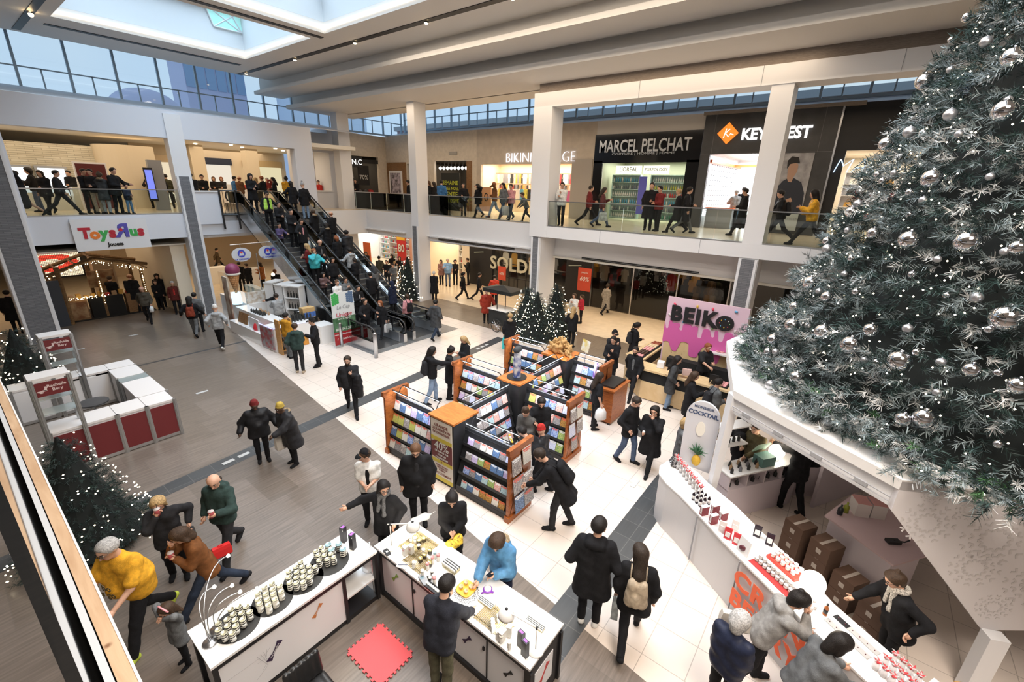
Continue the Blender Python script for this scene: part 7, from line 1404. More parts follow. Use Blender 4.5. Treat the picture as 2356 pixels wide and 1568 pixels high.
for s_,sz,z_,mt in (('Le Cep',.20,1.60,greyp),('Unique',.24,1.30,M('print_red',(.5,.03,.06),.5)),('dans la region',.10,1.14,wpr),('819-547.2857',.15,.72,wpr),('www.domaineducoquet.com',.085,.52,wpr),('f  Suivez-nous',.14,.32,wpr)):text(s_,sz,((X0+X1)/2,Yb-.012,z_),(1,0,0),(0,0,1),mt,t,'lettering',.001,.001,shear=.15 if sz>.12 else 0)
m=MB();m.box(9.5,9.56,Yb-.010,Yb-.007,.75,1.35);m.build('bottle_image',black,t)
t=thing('ice_cream_stall','ice cream stall with counter behind the wine stall','market stall',(8.9,22.6,0));MB().box(9.0,9.3,21.5,23.6,1.0,1.35).build('glass_case',M('case_glass',(.5,.6,.55),.1,alpha=.45),t);MB().box(8.0,8.9,21.0,21.1,1.0,1.5).build('menu_board',M('menu_print',(.5,.4,.3),.5,c2=(.7,.68,.64),nscale=7),t);MB().lathe([(.02,0),(.02,2.6)],(8.95,21.6,.5),8).build('pole',steel,t);MB().lathe([(.2,0),(.18,.5)],(7.75,21.4,1.0),14).build('lit_post',Memit('blue_lit',(.5,.8,1),2,False),t,True)
MB().ball((9.55,21.6,2.05),.08,10).build('globe_lamp',Memit('globe_warm',(1,.85,.55),12,False),t,True)
for k_,x in enumerate((8.3,9.42)):
 t=thing('oval_sign',('left','right')[k_]+' oval hanging sign of the ice cream stall','sign',(x,21.5,3.1));pv=M('sign_pale',(.62,.66,.72),.5);blu=M('logo_blue',(.05,.07,.5),.5)
 m=MB();m.extr([(x+.40*math.cos(a),21.5,3.1+.30*math.sin(a)) for a in np.linspace(0,2*math.pi,32,endpoint=False)],(0,.04,0));m.build('board',pv,t);m=MB();m.extr([(x+.16*math.cos(a),21.49,3.15+.17*math.sin(a)) for a in np.linspace(0,2*math.pi,24,endpoint=False)],(0,.008,0));m.build('ring',blu,t)
 m=MB();m.extr([(x-.11,21.485,3.06),(x+.11,21.485,3.06),(x+.05,21.485,3.24),(x-.05,21.485,3.24)],(0,.005,0));m.build('cone_mark',pv,t);m=MB();m.ball((x,21.48,3.2),.05,10,0,(1,.15,1));m.build('red_dot',M('logo_red',(.7,.05,.05),.5),t);text('LA CREMIERE',.1,(x,21.49,2.9),(1,0,0),(0,0,1),blu,t,'lettering',.003,.001)
 MB().tube([(x,21.52,3.38),(x,21.52,3.55)],.015,6).build('hanger',steel,t)
m=MB();m.tube([(7.9,21.52,3.55),(10.2,21.52,3.58)],.02,6);tag(m.build('sign_rail',steel,org=(9,21.5,3.5)),'steel rail carrying the two oval ice cream signs','rail')
t=thing('giant_cone','giant model ice cream cone with berry scoop at the stall corner','model ice cream',(7.78,21.4,1.5));MB().lathe([(.05,0),(.24,.8),(0,.8)],(7.78,21.4,1.5),16).build('waffle_cone',Mbrick('waffle_grid',(.50,.24,.09),(.56,.28,.11),(.28,.12,.04),.09,.09,.012,0,.7,plane='XZ'),t,True);MB().ball((7.78,21.4,2.5),.29,16).build('scoop',M('berry',(.22,.03,.09),.5),t,True);MB().ball((7.78,21.4,2.34),.30,16,0,(1,1,.3)).build('cream',offwhite,t,True)
# ================================================================ empty white and maroon kiosk (left)
mar=M('maroon_panel',(.16,.022,.025),.45);lam=M('laminate_top',(.82,.79,.78),.35);shg=M('frosted_glass',(.5,.58,.58),.15,alpha=.5)
def post(x,y,z,t):
 m=MB();m.lathe([(.035,0),(.035,z)],(x,y,0),8)
 for k_ in range(8):a=k_*math.pi/4;m.box(x+.034*math.cos(a)-.006,x+.034*math.cos(a)+.006,y+.034*math.sin(a)-.006,y+.034*math.sin(a)+.006,0,z)
 return m.build('post',alu,t)
def module(label,x0,x1,y0,y1,front,mat=None,top=lam,open_=False):
 t=thing('counter_module',label,'counter',((x0+x1)/2,(y0+y1)/2,0));MB().box(x0,x1,y0,y1,.95,1.0).build('top',top,t);mt=mat or white
 if not open_:MB().box(x0+.02,x1-.02,y0+.02,y1-.02,.06,.95).build('carcass',white if top is lam else shg,t)
 else:
  for q in ((x0+.02,x1-.02,y1-.04,y1-.02),(x0+.02,x0+.04,y0+.02,y1-.02),(x1-.04,x1-.02,y0+.02,y1-.02)):MB().box(*q,.06,.95).build('panel',darkp,t)
  MB().box(x0+.04,x1-.04,y0+.02,y1-.04,.45,.48).build('shelf',white,t);MB().box(x0+.04,(x0+x1)/2,y0+.01,y0+.03,.08,.93).build('door',white,t)
 if front=='Y':MB().box(x0+.03,x1-.03,y0-.004,y0+.012,.10,.90).build('front_panel',mt,t);MB().box(x0,x1,y0-.002,y0+.01,.02,.10).build('kick',alu,t)
 for x,y in ((x0,y0),(x1,y0)):post(x,y,1.0,t)
 return t
for k_,(a,b) in enumerate(((.56,1.12),(1.12,1.68),(1.68,2.24),(2.24,2.80))):module(('first','second','third','fourth')[k_]+' maroon fronted counter module from the lit tree',a+.005,b-.005,12.74,13.42,'Y',mar)
module('white topped module behind the maroon corner',2.22,2.84,13.45,14.80,'X');module('glass topped module on the right side of the empty kiosk',2.22,2.84,14.82,15.20,'X',None,shg);module('white topped module at the rear right side',2.22,2.84,15.22,16.12,'X')
for k_,(a,b) in enumerate(((.30,1.0),(1.0,1.64),(1.64,2.25),(2.25,2.84))):module(('leftmost','second','third','corner')[k_]+' open backed white module in the rear row',a+.005,b-.005,16.15,16.76,'Y',white,open_=k_>0)
module('large white module at the outer left of the empty kiosk',-.75,.28,16.0,16.76,'Y',white)
for k_,(x0,y0) in enumerate(((.54,12.72),(1.12,16.12))):
 t=thing('sign_tower',('front','rear')[k_]+' aluminium tower with maroon RACHELLE BERY sign','sign tower',(x0+.28,y0+.2,0))
 for x,y in ((x0,y0),(x0+.58,y0),(x0,y0+.42),(x0+.58,y0+.42)):post(x,y-(.03 if y==y0 else 0),2.24,t)
 MB().box(x0-.02,x0+.6,y0-.03,y0+.44,2.2,2.26).build('top',lam,t);MB().box(x0+.04,x0+.54,y0-.04,y0-.02,1.86,2.16).build('sign_board',mar,t)
 text('Rachelle\nBery',.088,(x0+.36,y0-.045,2.02),(1,0,0),(0,0,1),M('sign_pink',(.75,.60,.58),.5),t,'lettering',.001,.002)
 m=MB()
 for q,(cx_,cz_,a_) in enumerate(((.10,1.96,-.5),(.15,1.98,.0),(.19,2.02,1.3))):m.extr([(x0+cx_+.05*math.cos(a_+b_)*(.35 if abs(math.sin(b_))>.9 else 1),y0-.044,cz_+.05*math.sin(a_)*math.cos(b_)+.018*math.sin(b_)) for b_ in np.linspace(0,2*math.pi,10,endpoint=False)],(0,.003,0))
 m.build('leaf_logo',M('sign_pink',(.75,.60,.58),.5),t)
 for z in (1.75,1.42):MB().box(x0,x0+.58,y0,y0+.42,z,z+.015).build('glass_shelf',shg,t)
t=thing('monitor_arm','dark round tray inside the empty kiosk','tray',(1.5,13.9,.7));MB().lathe([(.3,0),(.3,.03),(0,.03)],(1.5,14.0,.96),20).build('tray',darkp,t);MB().tube([(1.5,14.0,0),(1.5,14,.96)],.02,6).build('stem',alu,t)
# ================================================================ doughnut kiosk
pineb=Mwood('knotty_pine',(.58,.40,.20),(.74,.56,.33),2.0,.5,(6,1,1),knots=5)
t=thing('doughnut_counter','pine plywood doughnut counter with black recess','counter',(12.9,3.6,0))
cpl=lambda e:[(12.62+e,2.0+e),(13.25-e,2.0+e),(13.25-e,4.80+e),(15.38,4.80+e),(15.38,5.32-e),(13.5,5.5-e),(12.98+e,4.98),(12.62+e,4.55)]
for nm_,e,z0_,z1_,mt_ in (('worktop',0,.96,1.02,pineb),('recess',.06,.6,.96,blackm),('front_boards',.02,.03,.6,pineb)):MB().prism(cpl(e),z0_,z1_).build(nm_,mt_,t)
MB().box(14.4,14.7,2.3,4.4,0,.9).build('rear_bench',blackm,t)
t=thing('kiosk_sign','large pink BEIKO sign wall with dripping icing and sprinkles','sign',(14.85,3.5,0));XS=14.8
MB().box(XS,XS+.08,2.25,4.75,.0,2.9).build('pale_pink_wall',M('pink_pale',(.72,.52,.62),.55),t)
dr=[(4.75,2.02)]
for y,w_,zz in ((4.66,.05,1.86),(4.55,.05,2.06),(4.35,.12,2.0),(4.2,.06,1.88),(4.0,.14,2.02),(3.75,.1,2.0),(3.58,.07,1.74),(3.38,.11,1.98),(3.18,.06,1.86),(3.08,.05,2.0),(2.92,.07,1.76),(2.7,.12,2.0),(2.5,.06,1.98)):dr+=[(y+w_*math.cos(a),zz+.06*math.sin(a)*(1 if zz>1.9 else-1)) for a in np.linspace(0,math.pi,6)]
dr+=[(2.25,1.95),(2.25,1.25)]
for y,w_,zz in ((2.45,.09,1.05),(2.7,.1,1.35),(2.98,.1,1.0),(3.3,.13,1.38),(3.68,.14,1.05),(4.0,.14,1.40),(4.32,.1,1.12),(4.6,.1,1.30)):dr+=[(y+w_*math.cos(a),zz-.06*math.sin(a)*(1 if zz<1.2 else-1)) for a in np.linspace(math.pi,0,6)]
dr+=[(4.75,1.35)]
m=MB();m.extr([(XS-.04,y,z) for y,z in dr],(.04,0,0));m.build('pink_icing',M('pink_icing',(.62,.12,.36),.5),t)
m=MB();m.box(XS-.02,XS-.001,2.6,4.7,.0,1.5);m.build('plywood',pineb,t)
text('BEIK',.68,(XS-.05,3.86,2.36),(0,-1,0),(0,0,1),black,t,'letters',.03,.028,space=1.12)
m=MB();m.extr([(XS-.07,2.88+.27*math.cos(a),2.34+.24*math.sin(a)) for a in np.linspace(0,2*math.pi,28,endpoint=False)],(.06,0,0));m.build('doughnut_logo',black,t);SPR=[M('sprinkle_%d'%i,c,.4) for i,c in enumerate(((.7,.06,.12),(.75,.52,.05),(.10,.38,.65),(.75,.70,.68),(.20,.45,.15)))]
for k_,(y,z,ci,an) in enumerate(((4.5,2.68,0,.7),(3.78,2.72,1,1.5),(3.3,2.72,0,1.4),(2.62,2.76,2,.2),(4.62,2.30,3,.5),(4.12,2.13,2,0),(3.22,2.10,4,1.9),(2.55,2.14,3,1.5))):m=MB();c_,s_=math.cos(an)*.045,math.sin(an)*.045;m.tube([(XS-.03,y-c_,z-s_),(XS-.03,y+c_,z+s_)],.032,8);m.build('sprinkle',SPR[ci],t,True)
m=MB();m.lathe([(.03,0),(.06,.02),(.03,.03)],(0,0,0),12)
for k_ in range(8):a=k_*.785;m.ball((XS-.08,2.88+.15*math.cos(a),2.34+.13*math.sin(a)),.018,6,k_%5)
m.build('logo_sprinkles',SPR,t)
def mk_don(r=.045):return lambda:MB().lathe([(r*.35+r*.4*(1-math.cos(a)),r*.45*math.sin(a)+r*.4) for a in np.linspace(-1.5,4.6,9)],(0,0,0),12)
dm=[M('don_choc',(.05,.02,.012),.35),M('don_pink',(.70,.32,.32),.4),M('don_cream',(.68,.52,.34),.5),M('don_redb',(.28,.05,.02),.4)];dn_=['chocolate','pink iced','cream','dark red']
k2=0
for tx,ty,ci,lb_ in ((13.5,5.06,1,'nearest the corner'),(13.95,5.06,0,'second'),(14.4,5.06,1,'third'),(14.8,5.06,2,'fourth'),(15.15,5.06,3,'farthest'),(12.95,2.3,1,'by the chalkboard'),(12.95,4.95,0,'at the counter corner')):
 o=MB();o.box(tx-.2,tx+.2,ty-.19,ty+.19,1.02,1.04);tag(o.build('baking_tray',blackm,org=(tx,ty,1.02)),'black tray of '+dn_[ci]+' doughnuts, '+lb_+' on the pine counter','tray')
 for i in range(12):inst(('don',ci),mk_don(),'doughnut',dm[ci],(tx-.14+.095*(i%4),ty-.10+.1*(i//4),1.045),0,dn_[ci]+' doughnut on the tray '+lb_,'doughnut',dn_[ci]+' doughnuts on the tray '+lb_,None,True)
t=thing('chalkboard','small black chalkboard on an easel at the counter end','chalkboard',(12.78,2.55,1.02));m=MB();m.ob((12.76,2.5,1.2),(.02,.24,.32),.1,0,0,-.2);m.build('board',black,t);m=MB();m.tube([(12.72,2.6,1.02),(12.8,2.5,1.3),(12.72,2.4,1.02)],.012,5);m.build('easel',pineb,t)
tg=G(1656,812,1.36);tdx,tdy,tdz=tg[0]-13.85,tg[1]-2.95,-.14;t=thing('tray_carried','white tray with two pink doughnuts carried by the seller','tray',tg);m=MB();m.ob((13.85+tdx,2.95+tdy,1.50+tdz),(.45,.62,.02),0,0,0,0)
for a,b,w_,d_ in ((.22,0,.02,.62),(-.22,0,.02,.62),(0,.3,.45,.02),(0,-.3,.45,.02)):m.ob((13.85+a+tdx,2.95+b+tdy,1.525+tdz),(w_,d_,.05),0)
m.build('tray_body',gloss,t)
for k_ in (0,1):inst(('don',1),mk_don(),'doughnut',dm[1],(13.9+tdx,2.9+.12*k_+tdy,1.515+tdz),0,'pink doughnut on the white carried tray','doughnut','doughnuts on the carried tray',1.2,True)
m=MB();m.lathe([(.03,0),(.04,.1),(0,.1)],(12.9,3.75,1.02),12);tag(m.build('paper_cup',white,None,True,org=(12.9,3.75,1.02)),'stack of white paper cups on the pine counter','cup')
m=MB();m.ob((13.1,4.15,1.12),(.25,.2,.18),.2);tag(m.build('till',white,org=(13.1,4.15,1.02)),'white till between pine counter and black boxes','till')
# ================================================================ coffee cart
t=thing('coffee_cart','black three wheeled coffee cart with a flat canopy','cart',(15.2,11.9,0));bk_=M('cart_black',(.018,.02,.02),.4)
MB().box(14.85,15.55,11.75,12.75,.32,1.0).build('cargo_box',bk_,t);MB().box(14.8,15.6,11.7,12.8,1.0,1.04).build('worktop',gloss,t)
for x,y in ((14.9,12.3),(15.5,12.3)):MB().tube([(x,y,1.0),(x,y,2.0)],.02,6).build('canopy_post',bk_,t)
m=MB();m.add([(14.7,11.4,1.95),(15.7,11.4,1.95),(15.7,13.0,1.95),(14.7,13.0,1.95),(14.7,11.4,1.80),(15.7,11.4,1.80),(15.7,13,1.80),(14.7,13,1.80),(15.2,12.2,2.1)],[(0,1,8),(1,2,8),(2,3,8),(3,0,8),(0,4,5,1),(1,5,6,2),(2,6,7,3),(3,7,4,0)]);m.build('canopy',bk_,t)
def wheel(c,r,par):
 m=MB();m.tube([(c[0],c[1]+r*math.cos(a),c[2]+r*math.sin(a)) for a in np.linspace(0,2*math.pi,25)],.018,6);w_=m.build('wheel',bk_,par,True);m=MB()
 for k_ in range(12):a=k_*math.pi/6;m.tube([c,(c[0],c[1]+r*math.cos(a),c[2]+r*math.sin(a))],.004,4)
 m.tube([(c[0]-.04,c[1],c[2]),(c[0]+.04,c[1],c[2])],.02,6);q_=m.build('spokes',steel,w_,org=c);q_.location=Vector(c)-Vector(par.location)-Vector(w_.location);
wheel((14.78,12.25,.31),.29,t);wheel((15.62,12.25,.31),.29,t);wheel((15.2,10.75,.31),.29,t)
MB().tube([(15.2,11.75,.45),(15.2,11.2,.45),(15.2,10.75,.31)],.02,6).build('frame',bk_,t);MB().tube([(15.2,11.2,.45),(15.2,11.05,.95)],.016,6).build('seat_post',bk_,t);MB().box(15.12,15.28,10.9,11.2,.95,1.0).build('saddle',bk_,t);MB().tube([(14.95,11.65,1.0),(15.45,11.65,1.0)],.014,6).build('handlebar',steel,t)
# ================================================================ cranberry kiosk below the big tree
FR=[(8.36,1.75),(8.38,2.02),(8.2,2.18),(7.92,2.24),(7.66,2.16),(7.46,1.95),(7.25,1.6),(6.95,1.2),(6.58,.73),(6.03,-.06),(5.37,-1.08),(4.75,-2.1)]
BK=[(5.35,-2.35),(5.85,-1.5),(6.33,-.76),(6.75,-.34),(7.19,.25),(7.62,.75),(8.0,1.35)]
t=thing('cranberry_counter','long curved white counter with orange CRANBERRY lettering','counter',(6.9,.6,0));poly=FR+BK
def inset(P,d_):
 c=(6.9,.3);return [(x+(c[0]-x)*d_/max(.4,math.hypot(x-c[0],y-c[1])),y+(c[1]-y)*d_/max(.4,math.hypot(x-c[0],y-c[1]))) for x,y in P]
MB().prism(poly[::-1],.97,1.0).build('worktop',gloss,t);MB().prism(inset(poly,.03)[::-1],.0,.97).build('front_cladding',M('counter_satin',(.62,.61,.62),.35),t)
dd=Vector((6.58-5.37,.73+1.08,0)).normalized();rd_=-dd;nn=Vector((-dd.y,dd.x,0));org_=Vector((6.24,.25,0))+nn*.045;ora=M('lettering_orange',(.85,.12,.03),.5)
for s_,z_,o_,sz in (('CRAN',.68,.62,.42),('BERRY',.30,.62,.40)):text(s_,sz,org_+rd_*(o_-.22)+Vector((0,0,z_+.03)),rd_,(0,0,1),ora,t,'letters',.003,.016,space=1.05)
m=MB()
for p in ((6.95,1.2),(6.35,.4)):m.ob((p[0]+nn.x*.02,p[1]+nn.y*.02,.5),(.006,.03,.94),math.atan2(dd.y,dd.x))
m.build('panel_joint',greyp,t)
t=thing('shelf_counter','white pigeonhole shelf counter at the back of the cocktail kiosk','counter',(9.4,.5,0));a0,a1=Vector((8.55,1.20,0)),Vector((10.05,.2,0));du=(a1-a0).normalized();rz_=math.atan2(du.y,du.x);mid=(a0+a1)/2;pinkw=M('white_lilac',(.66,.58,.62),.5)
m=MB();m.ob((mid.x,mid.y,.35),(1.8,.42,.7),rz_);m.build('base_panel',pinkw,t);m=MB();m.ob((mid.x,mid.y,1.01),(1.84,.46,.03),rz_);m.build('worktop',gloss,t);nrm=Vector((du.y,-du.x,0));m=MB();c_=mid-nrm*.18;m.ob((c_.x,c_.y,.85),(1.8,.03,.3),rz_);m.build('back',pinkw,t)
for k_ in range(5):p=a0+du*(k_*.45);m=MB();m.ob((p.x,p.y,.85),(.025,.42,.3),rz_);m.build('divider',pinkw,t)
for i in range(14):p=a0+du*(.1+.07*i)+nrm*(.12-.1*(i%3));bottle(p.x,p.y,1.025,(3,7,3,8)[i%4],'on the shelf counter of the cocktail kiosk',.14,.03,None,'jar','syrup_bottle')
for i in range(8):p=a0+du*(.12+.2*i)+nrm*.1;bottle(p.x,p.y,.70,3,'in the pigeonholes of the cocktail kiosk',.13,.035,None,'jar','syrup_bottle')
t=thing('wall_shelf','tall narrow white shelf unit behind the cocktail sign','shelf',(8.6,1.5,1));
for z in (1.45,1.85):m=MB();m.ob((8.95,1.25,z),(.7,.28,.025),rz_);m.build('shelf',gloss,t)
for i in range(5):bottle(8.72+.1*i,1.40-.07*i,1.465,3,'on the tall narrow shelf',.15,.03,None,'jar','syrup_bottle')
m=MB();m.ob((9.35,.62,1.12),(.34,.24,.2),rz_,0);m.ob((9.42,.72,1.33),(.34,.02,.24),rz_,1,.5);tag(m.build('teal_box',[M('teal_box',(.12,.24,.22),.6),M('teal_lid',(.35,.5,.36),.6)],org=(9.35,.62,1.02)),'open teal cardboard box beside the round lamp','box')
def globe(label,c,r,e):t=thing('globe_lamp',label,'lamp',(c[0],c[1],c[2]-r-.04));MB().ball(c,r,24).build('globe',Memit('globe_opal',(1,.93,.78),7),t,True);MB().lathe([(r*.5,0),(r*.45,.05),(0,.05)],(c[0],c[1],c[2]-r-.04),16).build('base',gloss,t,True);l=bpy.data.lights.new('globe_light','POINT');l.energy=e*LK;l.color=(1,.86,.66);l.shadow_soft_size=r;o=bpy.data.objects.new('globe_light',l);o.location=(c[0],c[1],c[2]+r+.12);COL.objects.link(o)
globe('small round globe lamp on the cocktail shelf counter',(9.66,.46,1.22),.15,14);globe('large round globe lamp on the cranberry counter',(6.32,-.48,1.19),.155,16)
m=MB();m.ob((11.2,-1.0,.55),(2.6,.06,1.1),R(-30));m.ob((10.35,-.05,.55),(.06,1.0,1.1),R(35));m.ob((12.0,-2.6,.55),(.06,2.5,1.1),0);struct('wall_kiosk_back',m,pinkw)
m=MB()
for p in ((10.75,-.45),(12.0,-1.4)):m.ob((*p,1.5),(.16,.16,3.0),R(-30))
struct('column_kiosk',m,white)
t=thing('island_counter','pale pink island counter inside the cranberry kiosk','counter',(8.9,-1.4,0));isl=[(8.52,-.52),(7.86,-1.45),(8.49,-1.90),(9.9,-1.75),(9.6,-.9)]
MB().prism(isl,.87,.9).build('worktop',M('pink_top',(.64,.48,.50),.4),t);MB().prism([(8.55,-.60),(7.95,-1.44),(8.5,-1.82),(9.8,-1.7),(9.5,-.95)],0,.87).build('body',pinkw,t)
for k_,(x,y,ci,h_,nm) in enumerate(((8.72,-.72,3,.2,'black thermos flask'),(8.86,-.80,11,.2,'yellow green pump bottle'))):m=mk_bottle(h_,.045)();o=m.build('bottle',M('bottle_%d'%k_,((.015,.02,.025),(.30,.32,.03))[k_],.3),None,True);o.location=(x,y,.9);tag(o,nm+' on the pink island counter','bottle')
for k_,(x,y) in enumerate(((9.0,-.98),(9.12,-1.2))):m=MB();m.ob((x,y,1.03),(.26,.22,.26),.4,0);m.ob((x,y,1.165),(.26,.22,.01),.4,1);tag(m.build('gift_carton',[M('carton_white',(.66,.60,.58),.6),M('carton_pink',(.6,.3,.28),.6)],org=(x,y,.9)),('patterned white carton behind the flask','open pink topped carton on the island')[k_],'box')
m=MB();m.ob((8.45,-1.45,.93),(.10,.2,.05),.6);m.tube([(8.45,-1.45,.95),(8.55,-1.6,.93),(8.62,-1.66,.95)],.012,6);tag(m.build('tape_dispenser',black,org=(8.45,-1.45,.9)),'black handset with coiled cord on the pink island','handset')
bx=M('carton_brown',(.085,.045,.028),.8);bxd=M('carton_mark',(.35,.3,.26),.6)
for k_,(x,y,z) in enumerate(((8.05,-.22,0),(8.05,-.22,.3),(8.05,-.22,.6),(7.80,-.62,0),(7.80,-.62,.3),(7.80,-.62,.6),(7.62,-1.0,0),(7.62,-1.0,.3),(7.25,-1.35,0),(7.25,-1.35,.3))):
 z+=.003*(z>0);m=MB();m.ob((x,y,z+.148),(.34,.34,.295),R(56),0);m.ob((x-.17*math.cos(R(34)),y+.0-.17*math.sin(R(-34)),z+.15),(.01,.08,.08),R(146),1);m.ob((x,y,z+.297),(.05,.34,.004),R(56),1);tag(m.build('carton',[bx,bxd],org=(x,y,z)),'brown carton %s in stack %s from the globe side of the kiosk'%(('at the bottom','in the middle','on top')[round(z/.3)],('one','one','one','two','two','two','three','three','four','four')[k_]),'box')
dk=[(7.9+.0,1.2),(6.5,-1.0)];ang0=math.atan2(1.2+3.31,7.9-10.84)
OC=[(7.9,1.2),(6.5,-1.0),(7.35,-2.75),(9.0,-6.6),(12.5,-7.8),(15.6,-4.6),(15.2,-.6),(13.0,1.6),(10.7,1.98)]
struct('slab_tree_deck',MB().prism(OC,2.86,3.0),[M('snow_deck',(.84,.82,.80),.7,bump=.3,bscale=12)])
struct('beam_deck_fascia',MB().prism([(x+(10.84-x)*.012,y+(-3.3-y)*.012) for x,y in OC],2.56,2.86),[white]);m=MB()
for (a,b) in ((0,1),):
 p,q=Vector((*OC[a],0)),Vector((*OC[b],0));d_=(q-p).normalized();L_=(q-p).length;rz2=math.atan2(d_.y,d_.x);nv=Vector((d_.y,-d_.x,0))
 c_=(p+q)/2+nv*.01;m.ob((c_.x,c_.y,2.72),(L_-.1,.02,.012),rz2);m.ob((c_.x,c_.y,2.66),(L_-.1,.02,.006),rz2)
 for k_ in range(4):c_=p+d_*(.35+.62*k_)+nv*.012;m.ob((c_.x,c_.y,2.70),(.16,.03,.06),rz2)
struct('trim_deck_track',m,M('track_grey',(.35,.35,.36),.5))
m=MB();m.add([(7.88,1.19,2.9),(8.02,1.30,2.9),(8.12,1.38,.0),(8.04,1.30,.0),(8.0,1.08,2.9),(8.14,1.18,2.9),(8.20,1.30,.0),(8.12,1.22,.0)],[(0,1,2,3),(4,7,6,5),(0,3,7,4),(1,5,6,2),(0,4,5,1),(3,2,6,7)]);struct('column_kiosk_post',m,[white])
p=Vector((6.5,-1.0,0));q=Vector((7.35,-2.75,0));ap=Vector((7.08,-2.36,1.0));dv=(q-p).normalized();nv=Vector((-dv.y,dv.x,0))
pts_=[p+Vector((0,0,2.98)),p+Vector((0,0,2.56)),ap+dv*-.06,ap+dv*.10,ap+dv*.9+Vector((0,0,.22)),ap+dv*1.6+Vector((0,0,1.98))];pts_=[Vector((p.x+dv.x*((v-p).dot(dv)),p.y+dv.y*((v-p).dot(dv)),v.z)) for v in pts_]
snowp=M('gusset_white',(.68,.65,.66),.55);struct('wall_kiosk_gusset',MB().extr(pts_,nv*.08),[snowp])
m=MB();sf=M('snowflake_print',(.60,.57,.57),.6)
def flake(c,r):
 for k_ in range(12):
  a=k_*math.pi/6;e=dv*math.cos(a)+Vector((0,0,1))*math.sin(a);g_=dv*-math.sin(a)+Vector((0,0,1))*math.cos(a)
  for rr_ in (.35,.6,.85):
   for sgn in (-1,1):s0=c+e*r*rr_;s1=s0+(e*.75+g_*sgn*.7)*r*.16;w_=(g_*.8-e*sgn*.6)*r*.035;m.extr([s0-w_,s1-w_,s1+w_,s0+w_],nv*-.003)
for u_,z_,r_ in ((.42,2.45,.30),(1.15,2.35,.36),(1.08,1.9,.28),(1.75,1.8,.34),(1.45,1.36,.2),(.35,2.86,.12),(1.8,2.6,.25),(.78,2.72,.15)):flake(p+dv*u_+Vector((0,0,z_))-nv*.001,r_)
struct('trim_snowflakes',m,[sf]);m=MB();m.ob((7.1,-2.42,.5),(.22,.16,1.0),math.atan2(dv.y,dv.x));struct('column_gusset_foot',m,[white])
t=thing('arched_sign','white arched MONSIEUR COCKTAIL sign with painted pineapple','sign',(8.3,1.75,1.0));sx_=8.30;prf=[(1.99,1.0)]+[(1.69+.31*math.cos(a),2.12+.34*math.sin(a)) for a in np.linspace(0,math.pi,14)]+[(1.40,1.0)]
m=MB();m.extr([(sx_,y,z) for y,z in prf],(.05,0,0));m.build('panel',M('arch_white',(.66,.66,.70),.3),t);navy=M('lettering_navy',(.03,.06,.15),.5);text('MONSIEUR',.075,(sx_-.005,1.69,2.33),(0,-1,0),(0,0,1),navy,t,'lettering',.002,.001);text('COCKTAIL',.118,(sx_-.005,1.69,2.20),(0,-1,0),(0,0,1),navy,t,'lettering',.002,.003,space=.95)
m=MB();m.extr([(sx_-.03,1.69+.08*math.cos(a),1.88+.16*math.sin(a)*(1 if math.sin(a)>0 else .9)) for a in np.linspace(0,2*math.pi,20)][:-1],(.026,0,0));m.build('lit_niche',Memit('niche_glow',(1,.85,.68),.9,False),t)
m=MB()
for k_ in range(22):a=-1.1+2.2*(k_/21);L_=.22+.05*math.sin(k_*2.1);b_=Vector((sx_-.04,1.66,1.34));e=b_+Vector((-.04-.05*math.cos(k_*1.7),math.sin(a)*L_*.9,math.cos(a)*L_));m.tube([b_,(b_+e)/2+Vector((-.02,0,.03)),e+Vector((0,0,-.03*abs(a)))],[.012,.014,.002],5,0)
m.build('pineapple_leaves',M('pine_leaf',(.03,.12,.05),.5),t);m=MB();m.ball((sx_-.06,1.66,1.22),.095,14,0,(.7,.9,1.25));m.build('pineapple_fruit',M('pine_fruit',(.6,.36,.03),.6,bump=1,bscale=50),t,True)
redm=M('red_mat',(.42,.03,.03),.6);crim=M('ribbon_red',(.6,.04,.05),.5);film=M('clear_film2',(.80,.76,.76),.2,alpha=.5);dkb=M('syrup_dark',(.02,.012,.02),.2);labw=M('label_white',(.75,.73,.72),.6)
def mk_syr():return MB().lathe([(.026,0),(.028,.01),(.028,.035)],(0,0,0),12,0).lathe([(.0285,.035),(.0285,.10)],(0,0,0),12,1).lathe([(.028,.10),(.028,.12),(.012,.15),(.012,.17)],(0,0,0),12,0).lathe([(.014,.165),(.014,.185),(0,.185)],(0,0,0),10,1)
def mk_wrap():
 m=mk_syr();m.m=[2 if i_==0 else i_ for i_ in m.m]
 for k_ in range(7):a=k_*.9;m.tube([(0,0,.18),(.03*math.cos(a),.03*math.sin(a),.23),(.05*math.cos(a+.4),.05*math.sin(a+.4),.25)],[.012,.016,.004],4,3 if k_%2 else 2)
 return m
cr_pt=lambda s_,o_:(6.58-dd.x*s_-nn.x*(o_),.73-dd.y*s_-nn.y*(o_),1.0)
for i in range(16):g=(8.05-.085*(i//2)+.10*(i%2),1.93-.085*(i//2)+.08*(i%2),1.0);inst('wrap',mk_wrap,'wrapped_bottle',[dkb,labw,film,crim],g,i,'cellophane wrapped bottle with red ribbon on the rounded counter end','bottle','cellophane wrapped bottles with red ribbon',None,True)
for i in range(9):g=cr_pt(-.95+.09*(i//3),.22+.09*(i%3));inst('syr',mk_syr,'syrup_bottle',[dkb,labw],g,0,'dark syrup bottle with white label on the cranberry counter','bottle','dark syrup bottles on the cranberry counter',None,True)
